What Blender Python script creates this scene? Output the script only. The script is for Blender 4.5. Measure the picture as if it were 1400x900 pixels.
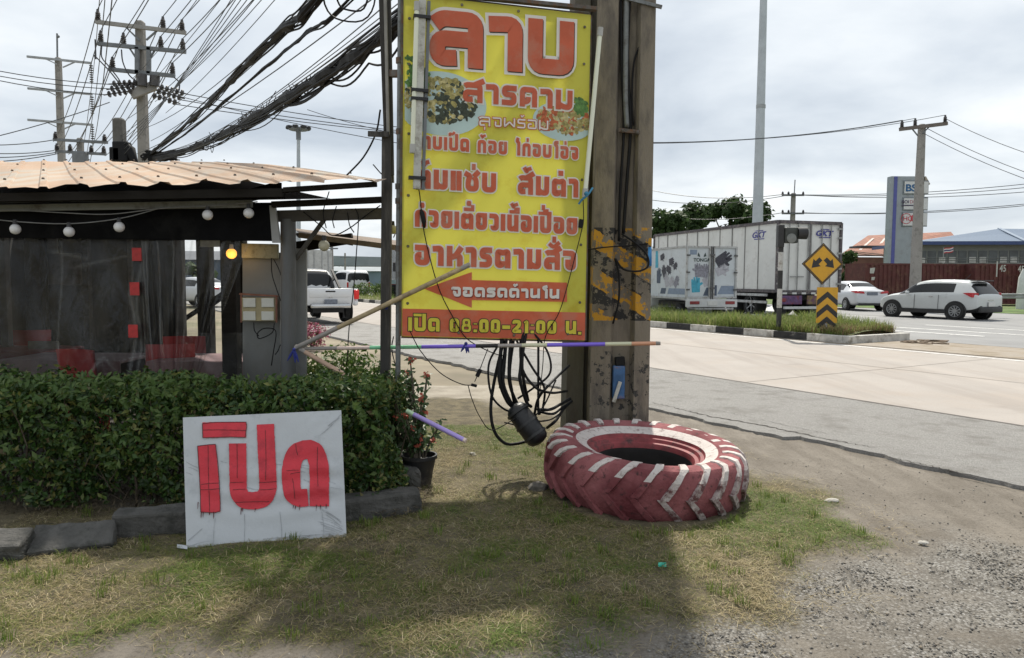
import bpy, bmesh, math, random
import numpy as np
from mathutils import Vector, Matrix
R = math.radians
rng = np.random.default_rng(7)
random.seed(7)
for o in list(bpy.data.objects): bpy.data.objects.remove(o)
SC = bpy.context.scene
COL = SC.collection
# ------------------------------------------------------------------ camera
F = 1011.0; CAM_Z = 1.5
PITCH = R(3.85); ROLL = R(0.35)
_f = Vector((0, math.cos(PITCH), -math.sin(PITCH)))
_r0 = Vector((1, 0, 0)); _u0 = _r0.cross(_f)
CR = _r0*math.cos(ROLL) + _u0*math.sin(ROLL)
CU = _u0*math.cos(ROLL) - _r0*math.sin(ROLL)
CP = Vector((0, 0, CAM_Z))
cd = bpy.data.cameras.new('camera'); cam = bpy.data.objects.new('camera', cd); COL.objects.link(cam)
cd.sensor_width = 36; cd.lens = 36*F/1400; cd.clip_start = 0.05; cd.clip_end = 6000
m = Matrix((CR, CU, -_f)).transposed().to_4x4(); m.translation = CP
cam.matrix_world = m
SC.camera = cam
def ray(px, py):
    return _f + CR*((px-700)/F) - CU*((py-450)/F)
def at(px, py, D):
    "world point seen at photo pixel px,py on the plane y = D"
    d = ray(px, py); return CP + d*(D/d.y)
def gp(px, py, z=0.0):
    d = ray(px, py); return CP + d*((z-CAM_Z)/d.z)
def proj(p):
    q = Vector(p)-CP; z = q.dot(_f)
    return 700+F*q.dot(CR)/z, 450-F*q.dot(CU)/z
# ------------------------------------------------------------------ light
SUN_EL = R(56); SUN_AZ = R(6)       # azimuth clockwise from +Y
sd = Vector((math.sin(SUN_AZ)*math.cos(SUN_EL), math.cos(SUN_AZ)*math.cos(SUN_EL), math.sin(SUN_EL)))
ld = bpy.data.lights.new('sun', 'SUN'); ld.energy = 5.0; ld.angle = R(1.6); ld.color = (1, .94, .83)
lo = bpy.data.objects.new('sun', ld); COL.objects.link(lo)
lo.rotation_euler = sd.to_track_quat('Z', 'Y').to_euler(); lo.location = (0, 0, 30)
W = bpy.data.worlds.new('World'); SC.world = W; W.use_nodes = True
nt = W.node_tree; N = nt.nodes; L = nt.links
for n in list(N): N.remove(n)
wo = N.new('ShaderNodeOutputWorld'); bg = N.new('ShaderNodeBackground'); bg.inputs[1].default_value = 0.106
L.new(bg.outputs[0], wo.inputs[0])
sky = N.new('ShaderNodeTexSky'); sky.sky_type = 'NISHITA'; sky.sun_disc = False
sky.sun_elevation = SUN_EL; sky.sun_rotation = SUN_AZ; sky.dust_density = 2.0
tc = N.new('ShaderNodeTexCoord'); sp = N.new('ShaderNodeSeparateXYZ'); L.new(tc.outputs['Generated'], sp.inputs[0])
def wmath(op, a, b):
    n = N.new('ShaderNodeMath'); n.operation = op
    for i, v in enumerate((a, b)):
        if isinstance(v, (int, float)): n.inputs[i].default_value = v
        else: L.new(v, n.inputs[i])
    return n.outputs[0]
zz = wmath('ADD', wmath('MAXIMUM', sp.outputs[2], 0.0), 0.22)
cv = N.new('ShaderNodeCombineXYZ')
L.new(wmath('DIVIDE', sp.outputs[0], zz), cv.inputs[0]); L.new(wmath('DIVIDE', sp.outputs[1], zz), cv.inputs[1]); cv.inputs[2].default_value = 4.3
n1 = N.new('ShaderNodeTexNoise'); n1.inputs['Scale'].default_value = 1.15; n1.inputs['Detail'].default_value = 7; n1.inputs['Roughness'].default_value = .52; n1.inputs['Distortion'].default_value = .25
L.new(cv.outputs[0], n1.inputs['Vector'])
cr = N.new('ShaderNodeValToRGB'); L.new(n1.outputs[0], cr.inputs[0])
e = cr.color_ramp.elements
e[0].position = .32; e[0].color = (5.0, 5.6, 6.3, 1)
e[1].position = .66; e[1].color = (9.6, 9.8, 9.9, 1)
x = e.new(.45); x.color = (6.6, 7.15, 7.7, 1)
x = e.new(.54); x.color = (7.9, 8.35, 8.7, 1)
mx = N.new('ShaderNodeMix'); mx.data_type = 'RGBA'; mx.inputs[0].default_value = .9
L.new(sky.outputs[0], mx.inputs[6]); L.new(cr.outputs[0], mx.inputs[7]); L.new(mx.outputs[2], bg.inputs[0])
SC.view_settings.view_transform = 'Standard'; SC.view_settings.look = 'None'
SC.view_settings.exposure = 0.13; SC.view_settings.gamma = 1; SC.view_settings.use_curve_mapping = False
SC.cycles.max_bounces = 8; SC.cycles.transparent_max_bounces = 12; SC.cycles.caustics_reflective = False; SC.cycles.caustics_refractive = False

# ------------------------------------------------------------------ materials
MATS = {}
def M(name, c=(.5, .5, .5), rough=.6, var=.12, scale=6, c2=None, bump=0, bscale=60, metal=0, dirt=None, spec=.4, stretch=None,
      island=None, trans=0, emit=None, coat=0):
    """procedural material: base colour varied by noise, optional dirt (colour, amount, scale), island = colour stops by loose piece"""
    if name in MATS: return MATS[name]
    mt = bpy.data.materials.new(name); mt.use_nodes = True; MATS[name] = mt
    t = mt.node_tree; n = t.nodes; l = t.links
    b = n['Principled BSDF']; b.inputs['Roughness'].default_value = rough; b.inputs['Metallic'].default_value = metal
    b.inputs['Specular IOR Level'].default_value = spec; b.inputs['Coat Weight'].default_value = coat
    tcn = n.new('ShaderNodeTexCoord'); vec = tcn.outputs['Object']
    if stretch:
        mp = n.new('ShaderNodeMapping'); mp.inputs['Scale'].default_value = stretch; l.new(vec, mp.inputs[0]); vec = mp.outputs[0]
    def noise(sc, det=5, ro=.6):
        k = n.new('ShaderNodeTexNoise'); k.inputs['Scale'].default_value = sc; k.inputs['Detail'].default_value = det; k.inputs['Roughness'].default_value = ro
        l.new(vec, k.inputs['Vector']); return k.outputs[0]
    def mix(fac, a, bb):
        k = n.new('ShaderNodeMix'); k.data_type = 'RGBA'
        for i, v in ((0, fac), (6, a), (7, bb)):
            if isinstance(v, (int, float)): k.inputs[i].default_value = v
            elif isinstance(v, tuple): k.inputs[i].default_value = v[:3]+(1,)
            else: l.new(v, k.inputs[i])
        return k.outputs[2]
    def ramp(src, a, bb):
        k = n.new('ShaderNodeMapRange'); k.inputs[1].default_value = a; k.inputs[2].default_value = bb; l.new(src, k.inputs[0]); return k.outputs[0]
    if island:
        g = n.new('ShaderNodeNewGeometry'); rp = n.new('ShaderNodeValToRGB'); l.new(g.outputs['Random Per Island'], rp.inputs[0])
        el = rp.color_ramp.elements
        while len(el) < len(island): el.new(.5)
        for i, cc in enumerate(island):
            el[i].position = i/(len(island)-1); el[i].color = tuple(cc)+(1,)
        col = rp.outputs[0]
    else:
        lo_ = tuple(max(0, v*(1-var)) for v in c); hi = tuple(min(.9, v*(1+var)) for v in (c2 or c))
        col = mix(ramp(noise(scale), .35, .65), lo_, hi)
    if dirt:
        dc, am, ds = dirt
        col = mix(ramp(noise(ds, 8, .7), .62-am*.3, .75-am*.25), col, tuple(dc))
    l.new(col, b.inputs['Base Color'])
    if bump:
        bn = n.new('ShaderNodeBump'); bn.inputs['Strength'].default_value = bump; bn.inputs['Distance'].default_value = .02
        l.new(noise(bscale, 6, .65), bn.inputs['Height']); l.new(bn.outputs[0], b.inputs['Normal'])
    if trans:
        tr = n.new('ShaderNodeBsdfTranslucent'); l.new(col, tr.inputs[0]); ms = n.new('ShaderNodeMixShader'); ms.inputs[0].default_value = trans
        l.new(b.outputs[0], ms.inputs[1]); l.new(tr.outputs[0], ms.inputs[2]); l.new(ms.outputs[0], n['Material Output'].inputs[0])
    if emit:
        b.inputs['Emission Color'].default_value = tuple(emit[0])+(1,); b.inputs['Emission Strength'].default_value = emit[1]
    return mt
def glass(name, c, rough=.05):
    if name in MATS: return MATS[name]
    mt = M(name, c, rough, .1, 2, spec=.7); return mt

# ------------------------------------------------------------------ mesh builder
class MB:
    def __init__(s): s.v = []; s.f = []; s.m = []
    def add(s, vs, fs, mi=0):
        k = len(s.v); s.v += [tuple(v) for v in vs]; s.f += [tuple(i+k for i in f) for f in fs]; s.m += [mi]*len(fs); return s
    def box(s, c, size, rot=None, mi=0, bev=0):
        x, y, z = (d/2 for d in size); c = Vector(c)
        if bev:
            bm = bmesh.new(); bmesh.ops.create_cube(bm, size=1)
            for v in bm.verts: v.co = Vector((v.co.x*size[0], v.co.y*size[1], v.co.z*size[2]))
            bmesh.ops.bevel(bm, geom=list(bm.edges), offset=bev, segments=2, affect='EDGES', profile=.5)
            bm.verts.index_update()
            vs = [v.co.copy() for v in bm.verts]; fs = [tuple(v.index for v in f.verts) for f in bm.faces]; bm.free()
        else:
            vs = [Vector((a*x, b*y, d*z)) for d in (-1, 1) for b in (-1, 1) for a in (-1, 1)]
            fs = [(0, 2, 3, 1), (4, 5, 7, 6), (0, 1, 5, 4), (2, 6, 7, 3), (0, 4, 6, 2), (1, 3, 7, 5)]
        if rot is not None: vs = [rot @ v for v in vs]
        return s.add([v+c for v in vs], fs, mi)
    def bar(s, p, q, w, h, up=(0, 0, 1), mi=0, bev=0):
        p = Vector(p); q = Vector(q); d = (q-p); ln = d.length; d.normalize(); u = Vector(up)
        if abs(d.dot(u)) > .98: u = Vector((0, 1, 0))
        sx = d.cross(u).normalized(); u = sx.cross(d)
        rot = Matrix((sx, d, u)).transposed()
        return s.box((p+q)/2, (w, ln, h), rot, mi, bev)
    def tube(s, pts, r, n=8, mi=0, caps=True):
        pts = [Vector(p) for p in pts]; rs = r if isinstance(r, (list, tuple)) else [r]*len(pts)
        vs = []; fs = []; prev = None
        for i, p in enumerate(pts):
            d = (pts[min(i+1, len(pts)-1)]-pts[max(i-1, 0)])
            d = d.normalized() if d.length > 1e-9 else Vector((0, 0, 1))
            if prev is None:
                a = d.orthogonal().normalized()
            else:
                a = (prev - d*prev.dot(d)); a = a.normalized() if a.length > 1e-6 else d.orthogonal().normalized()
            prev = a; b = d.cross(a)
            for k in range(n):
                t = 2*math.pi*k/n; vs.append(p+(a*math.cos(t)+b*math.sin(t))*rs[i])
        for i in range(len(pts)-1):
            for k in range(n):
                k2 = (k+1) % n; fs.append((i*n+k, i*n+k2, (i+1)*n+k2, (i+1)*n+k))
        if caps: fs.append(tuple(range(n))[::-1]); fs.append(tuple((len(pts)-1)*n+k for k in range(n)))
        return s.add(vs, fs, mi)
    def cyl(s, p, q, r0, r1=None, n=16, mi=0): return s.tube([p, q], [r0, r0 if r1 is None else r1], n, mi)
    def lathe(s, prof, n=24, mat=None, mi=0, close=False):
        vs = []; fs = []; mat = mat or Matrix.Identity(4); k = len(prof)
        for i in range(n):
            t = 2*math.pi*i/n
            for r_, z in prof: vs.append(mat @ Vector((r_*math.cos(t), r_*math.sin(t), z)))
        for i in range(n):
            for j in range(k if close else k-1):
                j2 = (j+1) % k; i2 = (i+1) % n
                fs.append((i*k+j, i2*k+j, i2*k+j2, i*k+j2))
        return s.add(vs, fs, mi)
    def ball(s, c, r, n=12, mi=0, sq=(1, 1, 1)):
        prof = [(max(1e-4, r*math.sin(math.pi*i/8)), -r*math.cos(math.pi*i/8)) for i in range(9)]
        return s.lathe(prof, n, Matrix.Translation(c) @ Matrix.Diagonal((*sq, 1)), mi)
    def prism(s, poly, ext, mi=0):
        "closed planar polygon extruded by vector ext"
        k = len(poly); ext = Vector(ext); a = [Vector(p) for p in poly]; b = [p+ext for p in a]
        return s.add(a+b, [tuple(range(k)), tuple(range(2*k-1, k-1, -1))]+[(i, i+k, (i+1) % k+k, (i+1) % k) for i in range(k)], mi)
    def sheet(s, fn, nu, nv, mi=0):
        vs = [fn(i/nu, j/nv) for j in range(nv+1) for i in range(nu+1)]
        fs = [(j*(nu+1)+i, j*(nu+1)+i+1, (j+1)*(nu+1)+i+1, (j+1)*(nu+1)+i) for j in range(nv) for i in range(nu)]
        return s.add(vs, fs, mi)
WM = {}
def wmat(o): return WM.get(o.name, Matrix.Identity(4))
def mats_of(mt): return [MATS[k] if isinstance(k, str) else k for k in (mt if isinstance(mt, (list, tuple)) else [mt])]
def mesh_obj(name, vs, fs, mi, mt, smooth=None):
    me = bpy.data.meshes.new(name); me.from_pydata(vs, [], fs)
    for k in mats_of(mt): me.materials.append(k)
    if any(mi): me.polygons.foreach_set('material_index', mi)
    if smooth is not None:
        me.polygons.foreach_set('use_smooth', [True]*len(fs))
        if smooth < 180:
            try: me.set_sharp_from_angle(angle=R(smooth))
            except Exception: pass
    me.update()
    o = bpy.data.objects.new(name, me); COL.objects.link(o); return o
def tag(o, label=None, cat=None, group=None, kind=None):
    if label: o['label'] = label
    if cat: o['category'] = cat
    if group: o['group'] = group
    if kind: o['kind'] = kind
    return o
def thing(name, label, cat, loc=(0, 0, 0), rz=0, group=None):
    o = bpy.data.objects.new(name, None); COL.objects.link(o); o.empty_display_size = .2
    o.location = loc; o.rotation_euler = (0, 0, rz); WM[o.name] = Matrix.Translation(loc) @ Matrix.Rotation(rz, 4, 'Z')
    return tag(o, label, cat, group)
def part(mb, name, mt, parent, world=False, smooth=None, label=None):
    vs = mb.v
    if world:
        inv = wmat(parent).inverted(); vs = [tuple(inv @ Vector(v)) for v in vs]
    o = mesh_obj(name, vs, mb.f, mb.m, mt, smooth); o.parent = parent; WM[o.name] = wmat(parent)
    if label: o['label'] = label
    return o
def solo(mb, name, mt, label, cat, group=None, smooth=None, kind=None):
    a = np.array(mb.v); c = Vector(((a[:, 0].min()+a[:, 0].max())/2, (a[:, 1].min()+a[:, 1].max())/2, a[:, 2].min()))
    o = mesh_obj(name, [tuple(Vector(v)-c) for v in mb.v], mb.f, mb.m, mt, smooth); o.location = c; WM[o.name] = Matrix.Translation(c)
    return tag(o, label, cat, group, kind)
def struct(mb, name, mt, smooth=None, kind='structure'):
    o = mesh_obj(name, mb.v, mb.f, mb.m, mt, smooth); o['kind'] = kind; return o
def copy_tree(o, parent=None):
    c = o.copy(); COL.objects.link(c)
    if parent: c.parent = parent
    for ch in list(o.children): copy_tree(ch, c)
    return c
def np_mesh(name, V, T, mt, k=3):
    "fast mesh from numpy arrays of verts and k-gons"
    me = bpy.data.meshes.new(name); nf = len(T)
    me.vertices.add(len(V)); me.vertices.foreach_set('co', V.astype(np.float32).ravel())
    me.loops.add(nf*k); me.loops.foreach_set('vertex_index', T.astype(np.int32).ravel())
    me.polygons.add(nf); me.polygons.foreach_set('loop_start', np.arange(0, nf*k, k, dtype=np.int32))
    me.update(calc_edges=True); me.validate()
    for q in mats_of(mt): me.materials.append(q)
    o = bpy.data.objects.new(name, me); COL.objects.link(o); return o
def catenary(p, q, sag, n=14):
    p = Vector(p); q = Vector(q)
    return [p.lerp(q, i/n)-Vector((0, 0, sag*4*(i/n)*(1-i/n))) for i in range(n+1)]
def spline(pts, n=6):
    P = [Vector(p) for p in pts]; P = [P[0]*2-P[1]]+P+[P[-1]*2-P[-2]]; out = []
    for i in range(1, len(P)-2):
        a, b, c, d = P[i-1:i+3]
        for k in range(n):
            t = k/n; out.append(.5*((2*b)+(c-a)*t+(2*a-5*b+4*c-d)*t*t+(3*b-a-3*c+d)*t**3))
    return out+[P[-2]]
def leaves(centres, normals, size, jitter=.9, aspect=.5, fold=.25):
    "leaf blades (two folded quads each) at given centres, roughly facing normals -> V, T(quads)"
    n = len(centres); d = rng.normal(size=(n, 3)); d /= np.linalg.norm(d, axis=1)[:, None]
    nn = normals+rng.normal(size=(n, 3))*jitter; nn /= np.linalg.norm(nn, axis=1)[:, None]+1e-9
    t = np.cross(nn, d); t /= np.linalg.norm(t, axis=1)[:, None]+1e-9; b = np.cross(nn, t)
    s = (size*rng.uniform(.6, 1.3, n))[:, None]
    base = centres-t*s*.5; tip = centres+t*s*.5-nn*s*.12; ml = centres+b*s*aspect*.5+nn*s*fold*.3; mr = centres-b*s*aspect*.5+nn*s*fold*.3
    mid = centres
    V = np.stack([base, mr, tip, ml, mid], 1).reshape(-1, 3)
    k = (np.arange(n)*5)[:, None]
    T = np.concatenate([np.hstack([k, k+1, k+4]), np.hstack([k+1, k+2, k+4]), np.hstack([k+2, k+3, k+4]), np.hstack([k+3, k, k+4])])
    return V, T
# ================================================================== SETTING: ground, roads, median
U = Vector((-math.sin(R(31)), math.cos(R(31)), 0)); V_ = Vector((math.cos(R(31)), math.sin(R(31)), 0))
def uv(u, v, z=0.0): return U*u+V_*v+Vector((0, 0, z))
def to_uv(p): p = Vector((p[0], p[1], 0)); return p.dot(U), p.dot(V_)
def fbm(x, y, s, seed=0):
    "cheap smooth noise in [-1,1] (sum of rotated sines)"
    r = np.random.default_rng(seed); o = np.zeros_like(x); a = 1; tot = 0
    for k in range(6):
        f = s*(1.7**k)
        for _ in range(2):
            t = r.uniform(0, 6.28); ph = r.uniform(0, 6.28, 2)
            o += a*np.sin(f*(x*math.cos(t)+y*math.sin(t))+ph[0]+1.5*np.sin(f*.6*(y*math.cos(t)-x*math.sin(t))+ph[1])); tot += a
        a *= .62
    return o/tot*1.8
def sdist(px, py, poly):
    "signed distance to polygon, positive inside"
    d = np.full(px.shape, 1e9); ins = np.zeros(px.shape, bool); n = len(poly)
    for i in range(n):
        ax, ay = poly[i]; bx, by = poly[(i+1) % n]; ex, ey = bx-ax, by-ay
        t = np.clip(((px-ax)*ex+(py-ay)*ey)/(ex*ex+ey*ey+1e-12), 0, 1)
        d = np.minimum(d, np.hypot(px-ax-t*ex, py-ay-t*ey))
        c = ((ay > py) != (by > py)) & (px < (bx-ax)*(py-ay)/(by-ay+1e-12)+ax); ins ^= c
    return np.where(ins, d, -d)
def gpoly(l): return [tuple(gp(a, b).xy) for a, b in l]
LAWN = gpoly([(-160, 690), (300, 690), (560, 600), (560, 548), (640, 545), (720, 560), (800, 580), (960, 610), (1030, 648), (1090, 662), (1150, 695), (1172, 735), (1120, 780), (1050, 830), (950, 862), (820, 880), (620, 893), (330, 893), (100, 885), (-160, 880)])
GRAV = gpoly([(1040, 775), (1250, 735), (1500, 760), (1700, 1000), (600, 1050), (640, 897), (900, 872)])
def g_lawn(x, y): return np.clip(.5+sdist(x, y, LAWN)/.22+.55*fbm(x, y, 5, 3), 0, 1)
def g_grav(x, y): return np.clip(.24+np.clip(sdist(x, y, GRAV)/.45, -1.2, .75)+1.0*fbm(x, y, 2.3, 5)+.45*fbm(x, y, 9, 6), 0, 1)
def lush(x, y): return np.clip(.52+.9*fbm(x, y, 2.6, 11)+.9*np.exp(-((x-1.95)**2/.35+(y-4.75)**2/.22))+.55*np.exp(-((x+1.2)**2/.4+(y-3.75)**2/.10)), 0, 1)

far = MB().sheet(lambda a, b: Vector((-900+1800*a, -60+2560*b, -.03)), 4, 4)
struct(far, 'ground', M('earth', (.21, .18, .13), .95, .25, .5, dirt=((.10, .12, .05), .5, .05)))
# the verge: fine sheet with soil, lawn bed and gravel worked in by place
nx, ny = 230, 210
X, Y = np.meshgrid(np.linspace(-4.2, 7.2, nx), np.linspace(.6, 10.4, ny))
inside = (X*V_.x+Y*V_.y)
Zh = .012*fbm(X, Y, 3, 21)+.006*fbm(X, Y, 14, 22)+.02*g_lawn(X, Y)
Zh = np.where(inside > 5.75, -.012, Zh)
vs = np.stack([X, Y, Zh], -1).reshape(-1, 3)
ii = np.arange(nx*ny).reshape(ny, nx)
T = np.stack([ii[:-1, :-1], ii[:-1, 1:], ii[1:, 1:], ii[1:, :-1]], -1).reshape(-1, 4)
T = T[(inside[:-1, :-1] < 6.3).ravel()]
mt = bpy.data.materials.new('verge'); mt.use_nodes = True; n = mt.node_tree.nodes; l = mt.node_tree.links
def nz(sc, det=6, ro=.65, dist=0):
    k = n.new('ShaderNodeTexNoise'); k.inputs['Scale'].default_value = sc; k.inputs['Detail'].default_value = det; k.inputs['Roughness'].default_value = ro; k.inputs['Distortion'].default_value = dist
    l.new(tcv, k.inputs['Vector']); return k.outputs[0]
tcv = n.new('ShaderNodeTexCoord').outputs['Object']
def mixc(f, a, b):
    k = n.new('ShaderNodeMix'); k.data_type = 'RGBA'
    for i, q in ((0, f), (6, a), (7, b)):
        if isinstance(q, tuple): k.inputs[i].default_value = q+(1,)
        elif isinstance(q, (int, float)): k.inputs[i].default_value = q
        else: l.new(q, k.inputs[i])
    return k.outputs[2]
def mr(s, a, b):
    k = n.new('ShaderNodeMapRange'); k.inputs[1].default_value = a; k.inputs[2].default_value = b; l.new(s, k.inputs[0]); return k.outputs[0]
def attr(a): k = n.new('ShaderNodeAttribute'); k.attribute_name = a; return k.outputs['Fac']
dirt = mixc(mr(nz(1.3), .35, .65), (.15, .129, .104), (.215, .19, .158))
dirt = mixc(mr(nz(55, 4, .7), .5, .7), dirt, (.09, .077, .06))
vo = n.new('ShaderNodeTexVoronoi'); vo.inputs['Scale'].default_value = 75; l.new(tcv, vo.inputs['Vector'])
grv = mixc(mr(nz(3), .4, .6), (.165, .152, .132), (.25, .235, .208)); hs = n.new('ShaderNodeSeparateColor'); l.new(vo.outputs['Color'], hs.inputs[0])
grv = mixc(mr(hs.outputs[0], .5, 1), grv, (.36, .35, .33)); grv = mixc(mr(vo.outputs['Distance'], .35, .7), grv, (.11, .10, .086))
lawnc = mixc(mr(nz(7), .4, .62), (.085, .068, .040), (.17, .14, .08)); lawnc = mixc(mr(nz(90, 3), .5, .68), lawnc, (.055, .05, .028))
mpr = n.new('ShaderNodeMapping'); mpr.inputs['Rotation'].default_value = (0, 0, R(-31)); mpr.inputs['Scale'].default_value = (3.2, .6, 1); l.new(tcv, mpr.inputs[0]); _t = tcv; tcv = mpr.outputs[0]; stk = nz(1.6, 5, .6); tcv = _t
dirt = mixc(mr(stk, .52, .80), dirt, (.245, .217, .18)); dirt = mixc(mr(stk, .50, .26), dirt, (.125, .106, .083))
c = mixc(attr('gravel'), dirt, grv); c = mixc(attr('sand'), c, mixc(mr(nz(2.2), .4, .6), (.25, .22, .175), (.34, .305, .25))); c = mixc(attr('lawn'), c, lawnc)
l.new(c, n['Principled BSDF'].inputs['Base Color']); n['Principled BSDF'].inputs['Roughness'].default_value = .95
bn = n.new('ShaderNodeBump'); bn.inputs['Strength'].default_value = .9; bn.inputs['Distance'].default_value = .015; l.new(nz(45, 8, .75), bn.inputs['Height']); l.new(bn.outputs[0], n['Principled BSDF'].inputs['Normal'])
vo_ = np_mesh('verge_ground', vs, T, mt, 4); vo_['kind'] = 'structure'
nv = len(vo_.data.vertices); co = np.zeros(nv*3, np.float32); vo_.data.vertices.foreach_get('co', co); co = co.reshape(-1, 3)
def sandy(x, y): return np.clip((y-5.9)/1.2+.5*fbm(x, y, 2, 8), 0, 1)*np.clip((1.4-x)/.8, 0, 1)
for nm, fn in (('lawn', g_lawn), ('gravel', g_grav), ('sand', sandy)):
    at_ = vo_.data.attributes.new(nm, 'FLOAT', 'POINT'); at_.data.foreach_set('value', fn(co[:, 0].astype(float), co[:, 1].astype(float)).astype(np.float32))
vo_.data.polygons.foreach_set('use_smooth', [True]*len(vo_.data.polygons))

# asphalt shoulder with a ragged broken edge, concrete lanes, apron, far carriageway
def strip(name, v0, v1, z, mtl, u0=-60, u1=420, ragged=0, thick=.05, n_=60):
    mb = MB(); us = list(np.concatenate([np.linspace(u0, -6, 20), np.linspace(-5.9, 14, 330), np.linspace(15, u1, 50)])) if ragged else [u0, -20, 0, 10, 20, 40, 80, 200, u1]
    a = []
    for u in us:
        rg = 0
        if ragged:
            uu = np.array([float(u)]); rg = float(.05*fbm(uu, uu*0, 2.2, 4)[0]+.035*fbm(uu, uu*0, 11, 6)[0])
            if 1.2 < u < 4.6: rg += .16      # a bite out of the edge
            if u > 4.6: rg += -.04
        a.append((u, v0+ragged*rg))
    vs = []
    for u, v in a: vs += [uv(u, v-.012, z-thick), uv(u, v, z), uv(u, v1, z)]
    fs = []
    for i in range(len(a)-1): k = i*3; fs += [(k, k+3, k+4, k+1), (k+1, k+4, k+5, k+2)]
    mb.add(vs, fs); return struct(mb, name, mtl)
strip('asphalt_shoulder', 5.8, 8.45, .020, M('shoulder', (.285, .276, .262), .9, .22, 75, bump=1.0, bscale=110, dirt=((.205, .195, .18), .4, 2.2)), ragged=1, thick=.042)
strip('concrete_road', 8.4, 15.62, .025, M('concrete_road', (.335, .306, .28), .9, .06, .7, bump=.2, bscale=200, dirt=((.33, .29, .255), .4, .5)))
strip('apron', 15.6, 18.2, .040, M('apron', (.31, .27, .225), .9, .15, 1, bump=.4, bscale=40, dirt=((.22, .18, .13), .6, 1.0)))
strip('far_road', 18.15, 37.5, .044, M('far_asphalt', (.235, .235, .235), .85, .08, .6, bump=.3, bscale=150))
strip('far_verge', 37.5, 60, .06, M('far_grass', (.075, .13, .03), .95, .4, 1.2, dirt=((.2, .17, .1), .4, .8)))
pm = M('road_paint', (.72, .72, .70), .7, .08, 3, dirt=((.35, .34, .32), .35, 8))
mk = MB()
def line(v, u0, u1, w=.13, z=.050): mk.add([uv(u0, v, z), uv(u1, v, z), uv(u1, v+w, z), uv(u0, v+w, z)], [(0, 1, 2, 3)])
uA = to_uv(gp(1301, 444.6))[0]; uB = to_uv(gp(1220, 446.5))[0]; uC = to_uv(gp(1368, 461))[0]
line(24.7, -40, uA, .16); line(22.5, -40, uB, .16); line(20.95, uC, uB+.4, .18); line(15.25, 3, 200, .10, .030)
for k in range(20): line(28.3, uA-8+k*12, uA-4+k*12, .15)
struct(mk, 'road_markings', pm)
def road_wear(mt, dark, light, amt):
    "streaks of traffic wear that run along the road, stains and fine speckle"
    n = mt.node_tree.nodes; l = mt.node_tree.links; b = n['Principled BSDF']; src = b.inputs['Base Color'].links[0].from_socket; tcn = n.new('ShaderNodeTexCoord')
    def nn(sc, rot, st, det=5):
        mp = n.new('ShaderNodeMapping'); mp.inputs['Rotation'].default_value = (0, 0, rot); mp.inputs['Scale'].default_value = st; l.new(tcn.outputs['Object'], mp.inputs[0]); k = n.new('ShaderNodeTexNoise'); k.inputs['Scale'].default_value = sc; k.inputs['Detail'].default_value = det; k.inputs['Roughness'].default_value = .65; l.new(mp.outputs[0], k.inputs[0]); return k.outputs[0]
    def mx(s_, a, bb, col, src):
        r_ = n.new('ShaderNodeMapRange'); r_.inputs[1].default_value = a; r_.inputs[2].default_value = bb; r_.inputs[4].default_value = amt; l.new(s_, r_.inputs[0]); m_ = n.new('ShaderNodeMix'); m_.data_type = 'RGBA'; l.new(r_.outputs[0], m_.inputs[0]); l.new(src, m_.inputs[6]); m_.inputs[7].default_value = col+(1,); return m_.outputs[2]
    c = mx(nn(.9, R(-31), (1, .05, 1)), .50, .72, dark, src); c = mx(nn(1.3, R(-31), (1, .08, 1), 3), .55, .75, light, c); c = mx(nn(.55, 0, (1, 1, 1), 8), .60, .70, dark, c); c = mx(nn(38, 0, (1, 1, 1), 3), .58, .72, dark, c); l.new(c, b.inputs['Base Color'])
road_wear(MATS['concrete_road'], (.225, .197, .175), (.39, .35, .315), .6); road_wear(MATS['shoulder'], (.19, .185, .177), (.315, .31, .30), .16); road_wear(MATS['far_asphalt'], (.16, .16, .162), (.28, .28, .275), .5)
ck = MB()
for pts, w_ in (([(888, 552), (930, 562), (975, 573), (1030, 582), (1090, 595), (1150, 607), (1198, 616)], .035), ([(1180, 622), (1230, 632), (1290, 645), (1350, 660), (1420, 674)], .018), ([(960, 560), (1020, 572), (1100, 590), (1160, 600)], .008), ([(1010, 640), (1080, 655), (1160, 676)], .010), ([(905, 505+8), (990, 525), (1080, 542)], .006)):
    c = spline([tuple(gp(a, b)) for a, b in pts], 14); n_ = len(c); vs = []
    for i, p in enumerate(c):
        j = random.uniform(-.02, .02); w2 = w_*random.uniform(.25, 1.1)*math.sin(math.pi*(i+.5)/n_)**.5; q = Vector((p.x, p.y, 0))+V_*j; vs += [(q-V_*w2/2)+Vector((0, 0, .0235)), (q+V_*w2/2)+Vector((0, 0, .0235))]
    ck.add(vs, [(2*i, 2*i+2, 2*i+3, 2*i+1) for i in range(n_-1)])
struct(ck, 'road_cracks', M('crack_dark', (.045, .04, .034), .95, .3, 9))
# joint line between shoulder and concrete, longitudinal slab joints, and the crack
jt = MB()
jm = M('joint', (.21, .19, .17), .95, .2, 4)
for v in (8.405, 11.95): jt.add([uv(-30, v, .0275), uv(200, v, .0275), uv(200, v+.022, .0275), uv(-30, v+.022, .0275)], [(0, 1, 2, 3)])
for k in range(14):
    u = -12+k*9.7; jt.add([uv(u, 8.45, .0276), uv(u+.02, 8.45, .0276), uv(u+.02, 15.6, .0276), uv(u, 15.6, .0276)], [(0, 1, 2, 3)])
struct(jt, 'road_joints', jm)
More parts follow.
